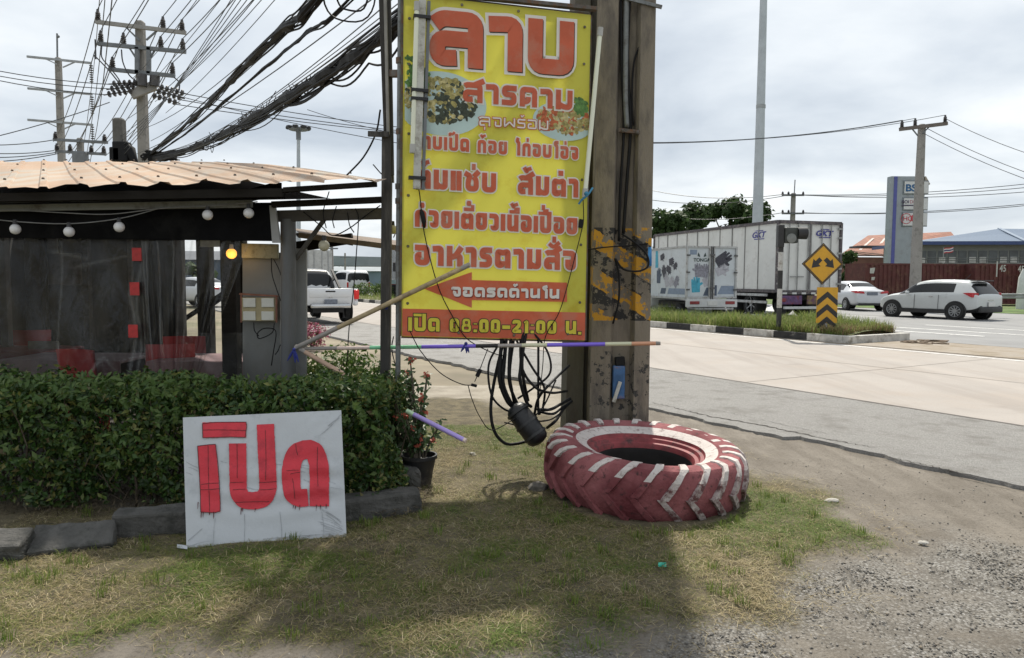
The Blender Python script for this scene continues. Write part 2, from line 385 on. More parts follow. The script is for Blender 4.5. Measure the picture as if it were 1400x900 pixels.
# median island with painted kerb
ku = to_uv(gp(1225, 467))[0]; KV0, KV1 = 15.65, 18.1
kb = MB(); n_seg = 60
for s_ in range(n_seg):
    ua = ku+s_*1.0; ub = ua+.99
    mi = 0 if s_ % 2 == 1 else 1
    for vv in (KV0, KV1-.18): kb.box(uv((ua+ub)/2, vv+.09, .115), (.99, .18, .20), Matrix.Rotation(R(31)+math.pi/2, 3, 'Z'), mi, .015)
kb.bar(uv(ku-.09, KV0, .115), uv(ku-.09, KV1, .115), .18, .20, mi=1, bev=.015)
struct(kb, 'kerb', [M('kerb_black', (.03, .03, .03), .8, .3, 6, dirt=((.16, .15, .13), .12, 5)), M('kerb_white', (.46, .445, .41), .85, .15, 5, dirt=((.2, .18, .15), .4, 4))])
isl = MB().sheet(lambda a, b: uv(ku+.02+a*(220), KV0+.16+b*(KV1-KV0-.32), .17+.14*math.sin(b*math.pi)), 40, 6)
struct(isl, 'median', M('median_soil', (.11, .12, .05), .95, .3, 3, dirt=((.2, .16, .09), .5, 2)))

# ---- grasses
def blades(x, y, z, h, w, lean=.5, flat=0):
    k = len(x); a = rng.uniform(0, 2*np.pi, k); dx, dy = np.cos(a), np.sin(a); le = rng.uniform(.1, 1, k)*lean
    hh = h*rng.uniform(.5, 1.3, k); px_, py_ = -dy*w/2, dx*w/2
    if flat != 0: hz = hh*flat*rng.uniform(.0, 1, k); le = np.full(k, 1.0)
    else: hz = hh*np.sqrt(np.clip(1-(le*.7)**2, .1, 1))
    b0 = np.stack([x-px_, y-py_, z], -1); b1 = np.stack([x+px_, y+py_, z], -1)
    mx_, my_ = x+dx*hh*le*.35, y+dy*hh*le*.35
    m0 = np.stack([mx_-px_*.8, my_-py_*.8, z+hz*.62], -1); m1 = np.stack([mx_+px_*.8, my_+py_*.8, z+hz*.62], -1)
    tp = np.stack([x+dx*hh*le, y+dy*hh*le, z+hz*(.9 if flat == 0 else .5)], -1)
    V = np.stack([b0, b1, m0, m1, tp], 1).reshape(-1, 3); q = (np.arange(k)*5)[:, None]
    return V, np.concatenate([np.hstack([q, q+1, q+3]), np.hstack([q, q+3, q+2]), np.hstack([q+2, q+3, q+4])])
def scatter(nn, x0, x1, y0, y1, keep):
    x = rng.uniform(x0, x1, nn); y = y0+(y1-y0)*rng.uniform(0, 1, nn)**1.25; k = rng.uniform(0, 1, nn) < keep(x, y); return x[k], y[k]
def hz_(x, y): return .012*fbm(x, y, 3, 21)+.02*g_lawn(x, y)
clear = lambda x, y: ((x-.93)**2+(y-5.0)**2 > .40)
x, y = scatter(560000, -3.0, 2.6, 2.4, 7.4, lambda x, y: g_lawn(x, y)**1.5*(.34+.66*lush(x, y)**1.2)*clear(x, y))
V, T = blades(x, y, hz_(x, y)-.003+rng.uniform(0, .006, len(x)), .034*(.65+.6*lush(x, y)), .0021, flat=.55)
lz = lush(x, y)+rng.normal(0, .2, len(x)) > .74; T3 = T.reshape(3, -1, 3)
np_mesh('green_grass', V, T3[:, lz].reshape(-1, 3), M('green_grass', island=[(.065, .125, .016), (.13, .21, .03), (.10, .165, .025), (.18, .235, .05), (.085, .145, .02), (.22, .24, .07)], rough=.6, trans=.35, spec=.2))['kind'] = 'stuff'
np_mesh('grass', V, T3[:, ~lz].reshape(-1, 3), M('grass', island=[(.085, .105, .022), (.17, .185, .045), (.24, .225, .075), (.31, .27, .12), (.12, .15, .032), (.205, .215, .058), (.35, .31, .16)], rough=.6, trans=.3, spec=.2))['kind'] = 'stuff'
# low weeds and upright tufts
tx, ty_ = scatter(260, -2.9, 2.4, 2.5, 6.6, lambda x, y: g_lawn(x, y)*clear(x, y)); kx = np.repeat(tx, 26)+rng.normal(0, .022, len(tx)*26); ky = np.repeat(ty_, 26)+rng.normal(0, .022, len(tx)*26)
V, T = blades(kx, ky, hz_(kx, ky), .058, .0036, .8); np_mesh('weed_tufts', V, T, M('weed', island=[(.09, .16, .025), (.15, .22, .04), (.20, .23, .06), (.07, .12, .02)], rough=.6, trans=.35, spec=.2))['kind'] = 'stuff'
x, y = scatter(230000, -3.0, 3.1, 2.3, 7.2, lambda x, y: np.maximum(g_lawn(x, y)*(.95-.7*lush(x, y))*np.clip(.5+1.0*fbm(x, y, 4.5, 61), .15, 1), .22*np.clip(1+sdist(x, y, LAWN)/.5, 0, 1)*np.clip(.3+fbm(x, y, 6, 62), 0, 1))*clear(x, y))
V, T = blades(x, y, hz_(x, y)+rng.uniform(0, .012, len(x)), .066, .0023, flat=.32)
np_mesh('dry_grass', V, T, M('straw', island=[(.16, .12, .06), (.36, .29, .16), (.26, .205, .105), (.50, .43, .28), (.10, .08, .04), (.30, .25, .13)], rough=.8, spec=.2, trans=.15))['kind'] = 'stuff'
# gravel: little broken stones
gx, gy = scatter(150000, -2.6, 5.2, 2.2, 6.2, lambda x, y: np.clip(g_grav(x, y)**1.6*(.25+.75*np.clip(.5+fbm(x, y, 5, 31), 0, 1))+.045*(1-g_lawn(x, y)), 0, 1)*(x*V_.x+y*V_.y < 5.7)*np.clip(4.2/(y+.3), .25, 1))
k = len(gx); sz = np.minimum(rng.gamma(1.8, .0017, k)+.0016, .0095)
base = np.array([[1, 0, 0], [-.8, .5, .1], [-.3, -.9, 0], [.1, .2, .8], [.5, .7, .15], [.1, -.3, -.5]])
sc = rng.uniform(.6, 1.4, (k, 6, 1))*sz[:, None, None]; an = rng.uniform(0, 6.28, k); ca, sa = np.cos(an)[:, None], np.sin(an)[:, None]
bx = base[None, :, 0]*ca-base[None, :, 1]*sa; by = base[None, :, 0]*sa+base[None, :, 1]*ca
P = np.stack([bx, by, np.broadcast_to(base[None, :, 2], bx.shape)], -1)*sc+np.stack([gx, gy, .012*fbm(gx, gy, 3, 21)+sz*.3], -1)[:, None, :]
tri = np.array([[0, 4, 3], [4, 1, 3], [1, 2, 3], [2, 0, 3], [0, 5, 4], [4, 5, 1], [1, 5, 2], [2, 5, 0]])
np_mesh('gravel', P.reshape(-1, 3), (tri[None]+(np.arange(k)*6)[:, None, None]).reshape(-1, 3), M('stone_bits', island=[(.13, .125, .118), (.205, .193, .175), (.16, .15, .137), (.29, .275, .25), (.20, .168, .13)], rough=.9, spec=.2))['kind'] = 'stuff'
# taller grass on the median
mu = ku+.15+rng.exponential(11, 26000); mv = rng.uniform(KV0+.12, KV1-.12, 26000); ok = mu < ku+70; mu, mv = mu[ok], mv[ok]
px_ = U.x*mu+V_.x*mv; py_ = U.y*mu+V_.y*mv
V, T = blades(px_, py_, np.full(len(px_), .2), .35+.2*fbm(px_, py_, 1.5, 9), .016, 1.0)
np_mesh('median_grass', V, T, M('tall_grass', island=[(.14, .21, .045), (.22, .28, .08), (.16, .23, .05), (.31, .30, .13), (.11, .17, .035), (.27, .29, .12)], rough=.6, trans=.4, spec=.2))['kind'] = 'stuff'
ok = (mu < ku+1.6) | (rng.uniform(0, 1, len(mu)) < .10)
V, T = blades(px_[ok]+.05, py_[ok], np.full(ok.sum(), .2), .26, .012, 1.0)
np_mesh('dead_median_grass', V, T, M('dead_grass', island=[(.20, .14, .08), (.30, .22, .12), (.24, .17, .10)], rough=.8, trans=.2, spec=.2))['kind'] = 'stuff'
# ================================================================== LETTERING (strokes drawn by hand)
GL = {
 'ล': (.95, [[(-.08, .84), (.12, 1), (1, 1), (1, 0)], [(1, .50), (0, .50), (0, 0), (.5, 0.03)]]),
 'ส': (.95, [[(-.06, .90), (.12, 1), (1, 1), (1, 0)], [(1, .50), (0, .50), (0, 0), (.5, .03)], [(.7, 1.06), (1.12, 1.26)]]),
 'า': (.62, [[(0, .97), (1, 1), (1, 0)]]),
 'บ': (.86, [[(0, 1), (0, 0), (1, 0), (1, 1)]]),
 'ป': (.86, [[(0, 1), (0, 0), (1, 0), (1, 1.4)]]),
 'ม': (.84, [[(0, 1), (0, 0)], [(0, .22), (.45, 0), (1, 0), (1, 1)]]),
 'น': (.84, [[(0, 1), (0, 0), (.55, 0), (1, .22)], [(1, 1), (1, 0)]]),
 'ร': (.72, [[(1, 1), (0, 1), (0, .55), (1, .55), (1, 0), (0, 0)]]),
 'ค': (.86, [[(0, 0), (0, 1), (1, 1), (1, 0)], [(0, .1), (.48, .22), (.48, .5)]]),
 'ด': (.86, [[(.46, .28), (.46, 0), (0, 0), (0, 1), (1, 1), (1, 0)]]),
 'ต': (.9, [[(.46, .28), (.46, 0), (0, 0), (0, .95), (.5, .84), (1, .97), (1, 0)]]),
 'ก': (.82, [[(0, 0), (0, 1), (1, 1), (1, 0)]]),
 'ถ': (.84, [[(.4, .3), (.4, 0), (0, 0), (0, 1), (1, 1), (1, 0)]]),
 'ย': (.82, [[(.3, 1), (0, 1), (0, .55), (.4, .52)], [(.35, .48), (0, .44), (0, 0), (1, 0), (1, 1)]]),
 'อ': (.82, [[(0, 1), (1, 1), (1, 0), (0, 0), (0, .52), (.42, .52)]]),
 'ว': (.7, [[(0, 1), (1, 1), (1, 0), (.25, 0), (.25, .2)]]),
 'ง': (.8, [[(0, 1), (1, 1), (1, 0), (.3, 0), (.3, .56)]]),
 'จ': (.8, [[(0, .8), (0, 1), (1, 1), (1, 0), (.36, 0), (.36, .42), (.05, .42)]]),
 'ห': (.9, [[(0, 1), (0, 0)], [(0, .42), (.55, .5), (1, .98)], [(.6, .56), (1, .5), (1, 0)]]),
 'ซ': (.9, [[(0, 1), (.3, .9), (.12, .5), (.12, 0), (.95, 0), (.95, .6), (.7, .85)], [(.7, .85), (1.05, 1.12)]]),
 'พ': (1.0, [[(0, 1), (0, 0), (.5, .62), (1, 0), (1, 1)]]),
 'เ': (.28, [[(.5, 1), (.5, 0)]]),
 'แ': (.66, [[(0, 1), (0, 0)], [(1, 1), (1, 0)]]),
 'ไ': (.5, [[(.95, 0), (.95, 1.2), (0, 1.3), (.35, 1.52)]]),
 'ใ': (.5, [[(1, 0), (1, 1.1), (.3, 1.15), (0, 1.4), (.9, 1.52)]]),
 'โ': (.5, [[(1, 0), (1, 1.1), (0, 1.25), (.2, 1.5), (1, 1.5)]]),
 '0': (.72, [[(.5, 0), (0, 0), (0, 1), (1, 1), (1, 0), (.5, 0)]]),
 '8': (.76, [[(.5, .54), (.08, .54), (.08, 1.06), (.92, 1.06), (.92, .54), (.5, .54)], [(.5, .50), (-.04, .50), (-.04, -.05), (1.04, -.05), (1.04, .50), (.5, .50)]]),
 '2': (.68, [[(0, .78), (0, 1), (1, 1), (1, .6), (0, .05), (0, 0), (1.05, 0)]]),
 '1': (.42, [[(0, .8), (.9, 1), (.9, 0)]]),
 ':': (.26, [[(.5, .72), (.5, .62)], [(.5, .1), (.5, 0)]]),
 '-': (.62, [[(0, .4), (1, .4)]]), '.': (.24, [[(.5, .06), (.5, -.04)]]), ' ': (.42, []),
}
MARK = {  # drawn over the letter before: (strokes in letter heights, level)
 '่': ([[(0, 0), (0, .2)]], 2), '้': ([[(-.2, .2), (-.05, .02), (.0, .14), (.2, .2)]], 2), '๋': ([[(-.1, .1), (.1, .1)], [(0, 0), (0, .2)]], 2),
 '็': ([[(-.2, 0), (-.2, .18), (.1, .1), (.25, .26)]], 1), 'ิ': ([[(-.3, .05), (.3, .05)]], 1), 'ี': ([[(-.3, .03), (.3, .03)], [(.28, 0), (.28, .24)]], 1),
 'ื': ([[(-.3, .03), (.3, .03)], [(.28, 0), (.28, .24)], [(.1, 0), (.1, .22)]], 1), 'ั': ([[(-.28, .14), (-.1, .02), (.05, .04), (.3, .22)]], 1),
 'ํ': ([[(-.1, .05), (.1, .05)], [(-.1, .12), (.1, .12)]], 1), 'ุ': ([[(0, 0), (0, -.26)]], 0)}
def fillet(pts, r):
    out = [Vector((*pts[0], 0))]
    for i in range(1, len(pts)-1):
        a, b, c = (Vector((*p, 0)) for p in pts[i-1:i+2]); d1 = a-b; d2 = c-b
        k = min(r, d1.length*.48, d2.length*.48); p1 = b+d1.normalized()*k; p2 = b+d2.normalized()*k
        for j in range(6): t = j/5; out.append((1-t)**2*p1+2*t*(1-t)*b+t*t*p2)
    return out+[Vector((*pts[-1], 0))]
def ribbon(pts, t, ext=0, ext2=None):
    ext2 = ext if ext2 is None else ext2
    "flat strip of width t along pts -> left/right 2d points"
    P = [pts[0]]
    for p in pts[1:]:
        if (p-P[-1]).length > 1e-5: P.append(p)
    if len(P) < 2: return [], []
    P[0] = P[0]-(P[1]-P[0]).normalized()*ext; P[-1] = P[-1]+(P[-1]-P[-2]).normalized()*ext2
    lf, rt = [], []
    for i in range(len(P)):
        d1 = (P[i]-P[i-1]).normalized() if i else (P[1]-P[0]).normalized()
        d2 = (P[i+1]-P[i]).normalized() if i < len(P)-1 else d1
        nn = Vector((-(d1.y+d2.y), d1.x+d2.x, 0)); nn = nn.normalized() if nn.length > 1e-4 else Vector((-d1.y, d1.x, 0))
        k = 1/max(.5, nn.dot(Vector((-d1.y, d1.x, 0)))); lf.append(P[i]+nn*t/2*k); rt.append(P[i]-nn*t/2*k)
    return lf, rt
def edge(p): return 1 if (p[1] < .02 or p[1] >= .965) else 0
def layout(text, width, h, t, gap=.14):
    "list of polylines (metres, origin at left end of baseline) for text set to width and letter height h, stroke t"
    adv = []; tot = 0; wi = 0
    for ch in text:
        if ch in MARK: continue
        tot += (GL[ch][0]+gap)*h
    tot -= gap*h; k = (width)/tot; out = []; xx = 0; last = (0, 0); lev = False
    for ch in text:
        if ch in MARK:
            st, lv = MARK[ch]; cx = last[0]+last[1]*(.62 if lv else .5)
            if last_ch == 'ป' and lv: cx = last[0]+last[1]*.28
            y0 = {0: -.1*h, 1: 1.14*h, 2: 1.16*h}[lv]
            if lv == 2 and lev: y0 = 1.42*h
            if lv == 1: lev = True
            for s_ in st: out.append(([(cx+a*h*.8, y0+b*h) for a, b in s_], .72, 1, 1, wi))
            continue
        w = GL[ch][0]*h*k
        for s_ in GL[ch][1]:
            out.append(([(xx+t/2+a*max(w-t, 1e-4) if w > t*1.02 else xx+w/2, t/2+b*(h-t)) for a, b in s_], .68 if ch == '8' else 1, 1 if ch == '-' else edge(s_[0]), 1 if ch == '-' else edge(s_[-1]), wi))
        last = (xx, w); last_ch = ch; lev = False; xx += (GL[ch][0]+gap)*h*k
        if ch == ' ': wi += 1
    return out
def put_strokes(mb, polys, t, mapfn, off, grow=0, rad=.45, mi=0):
    for k, (pl, ts, e0, e1, _w) in enumerate(polys):
        tt = t*ts; lf, rt = ribbon(fillet(pl, rad*max(tt, t)*1.35), tt+2*grow, grow+(t*.5*e0 if ts == 1 else t*.2), grow+(t*.5*e1 if ts == 1 else t*.2))
        if not lf: continue
        o = off+.00025*(k % 7); n_ = len(lf)
        vs = [mapfn(a.x, a.y, o) for a in lf]+[mapfn(a.x, a.y, o) for a in rt]
        mb.add(vs, [(i+n_, i+1+n_, i+1, i) for i in range(n_-1)], mi)

# ================================================================== YELLOW SIGNBOARD
SBL, SBR, STL, STR = at(549, 460, 5.35), at(800, 466, 5.62), at(552, -9, 5.33), at(808, 20, 5.60)
def sgn(a, b): return (SBL*(1-a)+SBR*a)*(1-b)+(STL*(1-a)+STR*a)*b
SN = (SBR-SBL).cross(STL-SBL).normalized()
if SN.y > 0: SN = -SN
SW, SH = (SBR-SBL).length, (STL-SBL).length
def s_inv(px, py):
    a, b = .5, .5
    for _ in range(12):
        x0, y0 = proj(sgn(a, b)); xa, ya = proj(sgn(a+1e-3, b)); xb, yb = proj(sgn(a, b+1e-3))
        J = np.array([[xa-x0, xb-x0], [ya-y0, yb-y0]])/1e-3; d = np.linalg.solve(J, [px-x0, py-y0]); a += d[0]; b += d[1]
    return a, b
def smap(X, Y, o): return sgn(X/SW, Y/SH)+SN*o
def smetric(px, py): a, b = s_inv(px, py); return a*SW, b*SH
sb = thing('signboard', 'tall yellow restaurant banner with orange Thai lettering hung in front of the concrete poles', 'signboard', tuple((SBL+SBR)/2))
YEL = M('banner_yellow', (.63, .59, .085), .5, .05, 2, spec=.3, dirt=((.55, .46, .05), .3, 3), bump=.12, bscale=3, trans=.28)
ORG = M('banner_orange', (.60, .135, .07), .55, .10, 4, spec=.3, dirt=((.57, .19, .12), .4, 6), trans=.15)
WHT = M('banner_white', (.70, .67, .62), .55, .05, 4, spec=.3)
def wav(a, b): return .006*math.sin(a*5+b*3)+.004*math.sin(b*17+a*4)
bn_ = MB().sheet(lambda a, b: sgn(a, b)+SN*(wav(a, b)*min(1, 8*min(a, 1-a, b, 1-b)+.05)-.008), 30, 50)
part(bn_, 'banner', YEL, sb, True, 180)
fr = MB(); off = -SN*.035
for a0, a1 in (((0, 1), (1, 1)), ((0, 0), (1, 0)), ((0, 0), (0, 1)), ((1, 0), (1, 1))):
    fr.bar(sgn(*a0)+off, sgn(*a1)+off, .03, .03, up=SN)
fr.bar(sgn(-.02, 1.0)+SN*.0+Vector((0, 0, .022)), sgn(1.03, 1.005)+Vector((0, 0, .03)), .05, .025)
part(fr, 'frame', M('old_steel', (.12, .11, .10), .7, .3, 12, dirt=((.16, .08, .04), .5, 20), metal=.3), sb, True)
gr = MB()
for a, b in [(.03, y) for y in (.1, .27, .42, .6, .8, .93)]+[(.965, y) for y in (.12, .3, .5, .66, .85, .96)]+[(.3, .985), (.6, .985), (.3, .015), (.6, .012), (.9, .02)]:
    p = sgn(a, b); gr.cyl(p+SN*.006, p+SN*.011, .011, .008, 10)
part(gr, 'grommet', M('grommet', (.16, .14, .10), .5, .3, 8, metal=.6), sb, True)
# red hours band and arrow
band = MB()
cs = [smetric(*p) for p in ((549.6, 422), (801, 427.5))]; h0, h1 = cs[0][1], cs[1][1]
band.sheet(lambda a, b: smap(.004+a*(SW-.008), .004+b*(h0*(1-a)+h1*a-.004), .0045), 12, 4)
part(band, 'hours_band', ORG, sb, True)
ar = [smetric(*p) for p in ((580, 395), (645, 372), (645, 383), (775, 386.5), (775, 413), (645, 410.5), (645, 421))]
amb = MB(); k = [smap(x_, y_, .0046) for x_, y_ in ar]; amb.add(k, [(0, 6, 1), (1, 6, 5, 2), (2, 5, 4, 3)]); part(amb, 'arrow', ORG, sb, True)
def sign_text(name, text, x0, y0, x1, y1, hpx, t, inner, outline, grow, gap=.14, shadow=None, thr=.42, lift=.006):
    (ax, ay), (bx, by) = smetric(x0, y0), smetric(x1, y1); _, ty = smetric(x0, y0-hpx); h = ty-ay; wd = bx-ax; sl = (by-ay)/wd
    pl = layout(text, wd, h, t*h, gap)
    f = lambda X_, Y_, o: smap(ax+X_, ay+Y_+sl*X_, o)
    words_ = sorted({q[4] for q in pl})
    for wd_ in words_: _sign_word(name, [q for q in pl if q[4] == wd_], f, ax, ay, sl, h, t, inner, outline, grow, shadow, thr, lift)
def _sign_word(name, pl, f, ax, ay, sl, h, t, inner, outline, grow, shadow, thr, lift):
    if outline:
        mb = MB(); put_strokes(mb, pl, t*h, f, lift, grow*h, thr); o_ = part(mb, name.replace('lettering', 'outline_lettering'), outline, sb, True)
    if shadow:
        mb = MB(); put_strokes(mb, pl, t*h, lambda X_, Y_, o: smap(ax+X_+.006, ay+Y_+sl*X_-.007, o), lift+.002, 0, thr); part(mb, name.replace('lettering', 'shadow_lettering'), shadow, sb, True)
    mb = MB(); put_strokes(mb, pl, t*h, f, lift+.004, 0, thr); part(mb, name, inner, sb, True)
BLK = M('print_black', (.05, .04, .03), .6, .2, 6)
sign_text('headline_lettering', 'ลาบ', 587, 89.5, 783.5, 105, 77, .285, ORG, WHT, .06, .10, BLK)
sign_text('town_lettering', 'สารคาม', 632.5, 139.5, 782, 151.5, 27.5, .275, ORG, WHT, .085, .16)
sign_text('menu_lettering', 'ลาบเป็ด ก้อย ไก่อบโอ่ง', 563, 202.5, 790, 219, 18, .25, ORG, WHT, .085, .2)
sign_text('menu_lettering', 'ต้มแซ่บ  ส้มตำ'.replace('ำ', 'ํา'), 568, 257.5, 790, 270.5, 27, .27, ORG, WHT, .075, .17)
sign_text('menu_lettering', 'ก๋วยเตี๋ยวเนื้อเปื่อย', 567, 310, 788.5, 321, 23.5, .28, ORG, WHT, .075, .17)
sign_text('menu_lettering', 'อาหารตามสั่ง', 567, 362.5, 787, 370, 28, .28, ORG, WHT, .075, .17)
SHD = M('print_shadow', (.22, .04, .03), .6, .2, 6)
sign_text('arrow_lettering', 'จอดรถด้านใน', 616.5, 405.5, 764, 408.5, 13.5, .30, WHT, None, 0, .16, SHD)
sign_text('hours_lettering', 'เปิด 08:00-21:00 น.', 558, 452.5, 794, 457, 18.5, .27, M('print_yellow', (.62, .53, .05), .55, .05, 4), BLK, .06, .17)
# food prints: plate, heaps of coloured scraps
def food(name, cx, cy, rx, ry, cols, clip0, clip1, nn, greens):
    (ax, ay) = smetric(cx, cy); (bx, _) = smetric(cx+rx, cy); _, ty = smetric(cx, cy-ry); rx_, ry_ = bx-ax, ty-ay
    mb = MB(); k = 40; clampx = lambda X_: min(max(X_, clip0), clip1)
    ring = [smap(clampx(ax+rx_*math.cos(6.283*i/k)), ay+ry_*math.sin(6.283*i/k), .0048) for i in range(k)]
    mb.add(ring, [tuple(range(k))], 0)
    for i in range(nn):
        a = random.uniform(0, 6.283); q = math.sqrt(random.random())*.82; X_ = ax+rx_*q*math.cos(a); Y_ = ay+ry_*(q*math.sin(a)*.85+.1)
        if i > nn*.85: X_ = ax+rx_*random.uniform(*greens[0]); Y_ = ay+ry_*random.uniform(*greens[1])
        if not clip0+.01 < X_ < clip1-.01: continue
        r_ = random.uniform(.012, .030); th = random.uniform(0, 6.28); el = random.uniform(.35, .9); o = .0052+.0000035*i
        pts = []
        for j in range(7):
            t = 6.283*j/7; u_, w_ = r_*math.cos(t)*random.uniform(.7, 1.2), r_*el*math.sin(t)*random.uniform(.7, 1.2)
            pts.append(smap(X_+u_*math.cos(th)-w_*math.sin(th), Y_+u_*math.sin(th)+w_*math.cos(th), o))
        mi = (1+cols(X_-ax, (Y_-ay)/ry_, rx_)) if i <= nn*.85 else 4
        mb.add(pts, [tuple(range(7))], mi)
    part(mb, name, [M('plate_print', (.45, .58, .56), .5, .08, 5), M('herb_dark', (.045, .055, .035), .6, .5, 40), M('mince_print', (.30, .26, .09), .6, .45, 50),
                    M('sauce_print', (.42, .11, .04), .6, .4, 50), M('leaf_print', (.09, .20, .05), .6, .5, 30), M('noodle_print', (.48, .42, .20), .6, .3, 40)], sb, True)
food('dish_print', 603, 142, 62, 44, lambda x_, y_, r_: (0 if (x_ > -.05 and y_ < .25 and random.random() < .8) else random.choice((1, 1, 4, 0))), .012, SW-.01, 520, ((-.95, -.3), (.45, 1.35)))
food('dish_print', 771, 166, 42, 27, lambda x_, y_, r_: random.choice((2, 1, 4, 4, 1, 2)), .012, SW-.008, 330, ((.35, .8), (.45, 1.2)))
sign_text('owner_lettering', 'ลุงพร้อม', 655, 172.5, 749, 178.5, 13, .17, WHT, ORG, .08, .2, None, .6, .0082)
# ---- things lashed to the sign
def light_tube(name, label, p, q, housing, tube_r, tape):
    t = thing(name, label, 'light tube', tuple(q))
    p = Vector(p); q = Vector(q); d = (q-p).normalized(); sx = d.cross(SN).normalized()
    if housing:
        h = MB().bar(p-sx*.0, q, .052, .04, up=SN, bev=.006); part(h, 'housing', M('old_white_plastic', (.50, .50, .46), .5, .12, 6, dirt=((.25, .23, .19), .5, 10)), t, True)
        g = MB().bar(p-sx*.045-SN*.01, q-sx*.045-SN*.01, .022, .03, up=SN); part(g, 'rail', M('grey_rail', (.16, .17, .18), .5, .2, 6, metal=.4), t, True)
        tp, tq = p+sx*.038+d*.03+SN*.012, p.lerp(q, .80)+sx*.038+SN*.012
    else: tp, tq = p, q
    b = MB().cyl(tp, tq, tube_r, n=14); part(b, 'tube', M('tube_glass', (.74, .76, .62), .25, .04, 2, spec=.5), t, True, 40)
    for a_, b_ in ((tp, d), (tq, -d)): part(MB().cyl(a_-b_*.012, a_+b_*.05, tube_r*1.25, n=14), 'end_cap', M('cap_plastic', (.42, .42, .40), .5, .1, 6), t, True, 40)
    if tape:
        for f_ in tape:
            w = MB(); cc = p.lerp(q, f_); w.bar(cc-sx*.06, cc+sx*.06, .022, .062, up=SN); part(w, 'strap', M('black_tape', (.018, .018, .02), .5, .2, 9), t, True)
lf = lambda px, py, o=.05: sgn(*s_inv(px, py))+SN*o
light_tube('light_tube', 'white batten light with fluorescent tube strapped upright on left edge of yellow banner', lf(577, 4), lf(569, 260), True, .017, (.09, .475, .52, .94))
light_tube('light_tube', 'bare white fluorescent tube tied beside right edge of yellow banner', lf(819, 42, .03), lf(798, 268, .03), False, .017, ())
bl = MB(); bl.tube(spline([lf(808, 258, .04), lf(800, 268, .06), lf(793, 274, .05), lf(789, 280, .04)], 5), .008, 7); bl.ball(lf(799, 266, .05), .018)
solo(bl, 'tie_rag', M('blue_rag', (.06, .22, .35), .9, .2, 20), 'faded blue rag tied at the foot of the right-hand light tube', 'tie', smooth=60)
BLC = M('black_cable', (.010, .010, .011), .6, .2, 6, spec=.2)
def cable(name, label, pts, r, group=None, mt=None, n=8, cat='cable'):
    return solo(MB().tube(spline(pts, 7), r, n), name, mt or BLC, label, cat, group, 180)
t = thing('plug_wire', 'thin black wire with plug hanging across lower left of yellow banner', 'wire', tuple(lf(635, 462)))
part(MB().tube(spline([lf(569, 260), lf(573, 264, .03), lf(580, 320, .02), lf(598, 390, .025), lf(618, 432, .02), lf(638, 463, .02), at(672, 482, 5.4), at(690, 487, 5.5)], 7), .004, 6), 'wire', BLC, t, True)
part(MB().tube([lf(575, 287, .02), lf(576.5, 291, .025), lf(579, 303, .025), lf(580, 312, .02)], [.008, .017, .017, .006], 10), 'plug', BLC, t, True, 180)
t = thing('connector_wire', 'thin black wire with square connector running down right side of yellow banner', 'wire', tuple(lf(760, 462)))
part(MB().tube(spline([lf(796, 268, .02), lf(797, 300, .015), lf(793, 320, .02), lf(775, 390, .02), lf(763, 428, .02), lf(745, 460, .02), at(742, 500, 5.55), at(738, 540, 5.6)], 7), .0035, 6), 'wire', BLC, t, True)
part(MB().bar(lf(794, 300, .015), lf(792.5, 312, .015), .03, .025, up=SN, bev=.006), 'connector', BLC, t, True)
t = thing('hanging_lead', 'thin black lead with small plugs drooping below left of yellow banner', 'wire', tuple(at(650, 525, 5.3)))
part(MB().tube(spline([at(560, 452, 5.3), at(575, 480, 5.3), at(602, 510, 5.3), at(630, 525, 5.3), at(648, 527, 5.3)], 7), .004, 6), 'wire', BLC, t, True)
part(MB().tube(spline([at(640, 527, 5.3), at(645, 545, 5.32), at(656, 570, 5.35), at(672, 588, 5.4), at(700, 575, 5.4), at(722, 560, 5.45)], 7), .0035, 6), 'lower_wire', BLC, t, True)
part(MB().tube(spline([at(667, 477, 5.4), at(660, 495, 5.35), at(655, 508, 5.3), at(649, 522, 5.3)], 7), .0035, 6), 'drop_wire', BLC, t, True)
part(MB().bar(at(657, 505, 5.3), at(652, 515, 5.3), .035, .03, bev=.006), 'plug', BLC, t, True); part(MB().bar(at(644, 526, 5.3), at(652, 528, 5.3), .02, .02, bev=.004), 'plug', BLC, t, True)
# posts beside the sign
WOOD = M('weathered_wood', (.052, .049, .046), .85, .3, 5, stretch=(1, 1, .12), bump=.5, bscale=50, dirt=((.12, .11, .10), .4, 12))
GRS = M('grey_steel', (.19, .20, .20), .55, .15, 8, metal=.4, dirt=((.10, .09, .08), .4, 12))
t = thing('timber_post', 'tall dark weathered timber post between shelter and yellow banner', 'post', tuple(at(526, 660, 5.5)))
def stick(parent, name, p, q, w, h, mt, bev=.004, tw=0): return part(MB().bar(p, q, w, h, up=(0, 1, 0), bev=bev), name, mt, parent, True)
stick(t, 'lower_post', at(526, 655, 5.5), at(529.5, 183, 5.5), .072, .06, WOOD)
stick(t, 'upper_post', at(533, 250, 5.56), at(522, -60, 5.52), .060, .05, WOOD)
stick(t, 'batten', at(531, 185, 5.47), at(525.5, -60, 5.47), .022, .03, M('grey_batten', (.28, .27, .25), .8, .2, 5))
stick(t, 'side_batten', at(536, 240, 5.5), at(530.5, -60, 5.5), .03, .03, WOOD)
stick(t, 'bracket', at(503, 183, 5.45), at(532, 184, 5.45), .04, .02, WOOD); stick(t, 'bracket', at(530, 101, 5.5), at(553, 101, 5.42), .05, .04, M('old_steel'))
t = thing('steel_pipe', 'slim grey steel pipe standing in the hedge at left edge of yellow banner', 'pipe', tuple(at(543, 652, 5.42)))
part(MB().tube([at(543.5, 655, 5.42), at(545, 300, 5.42), at(548, -60, 5.42)], .019, 12), 'pipe', GRS, t, True, 60)
clp = MB()
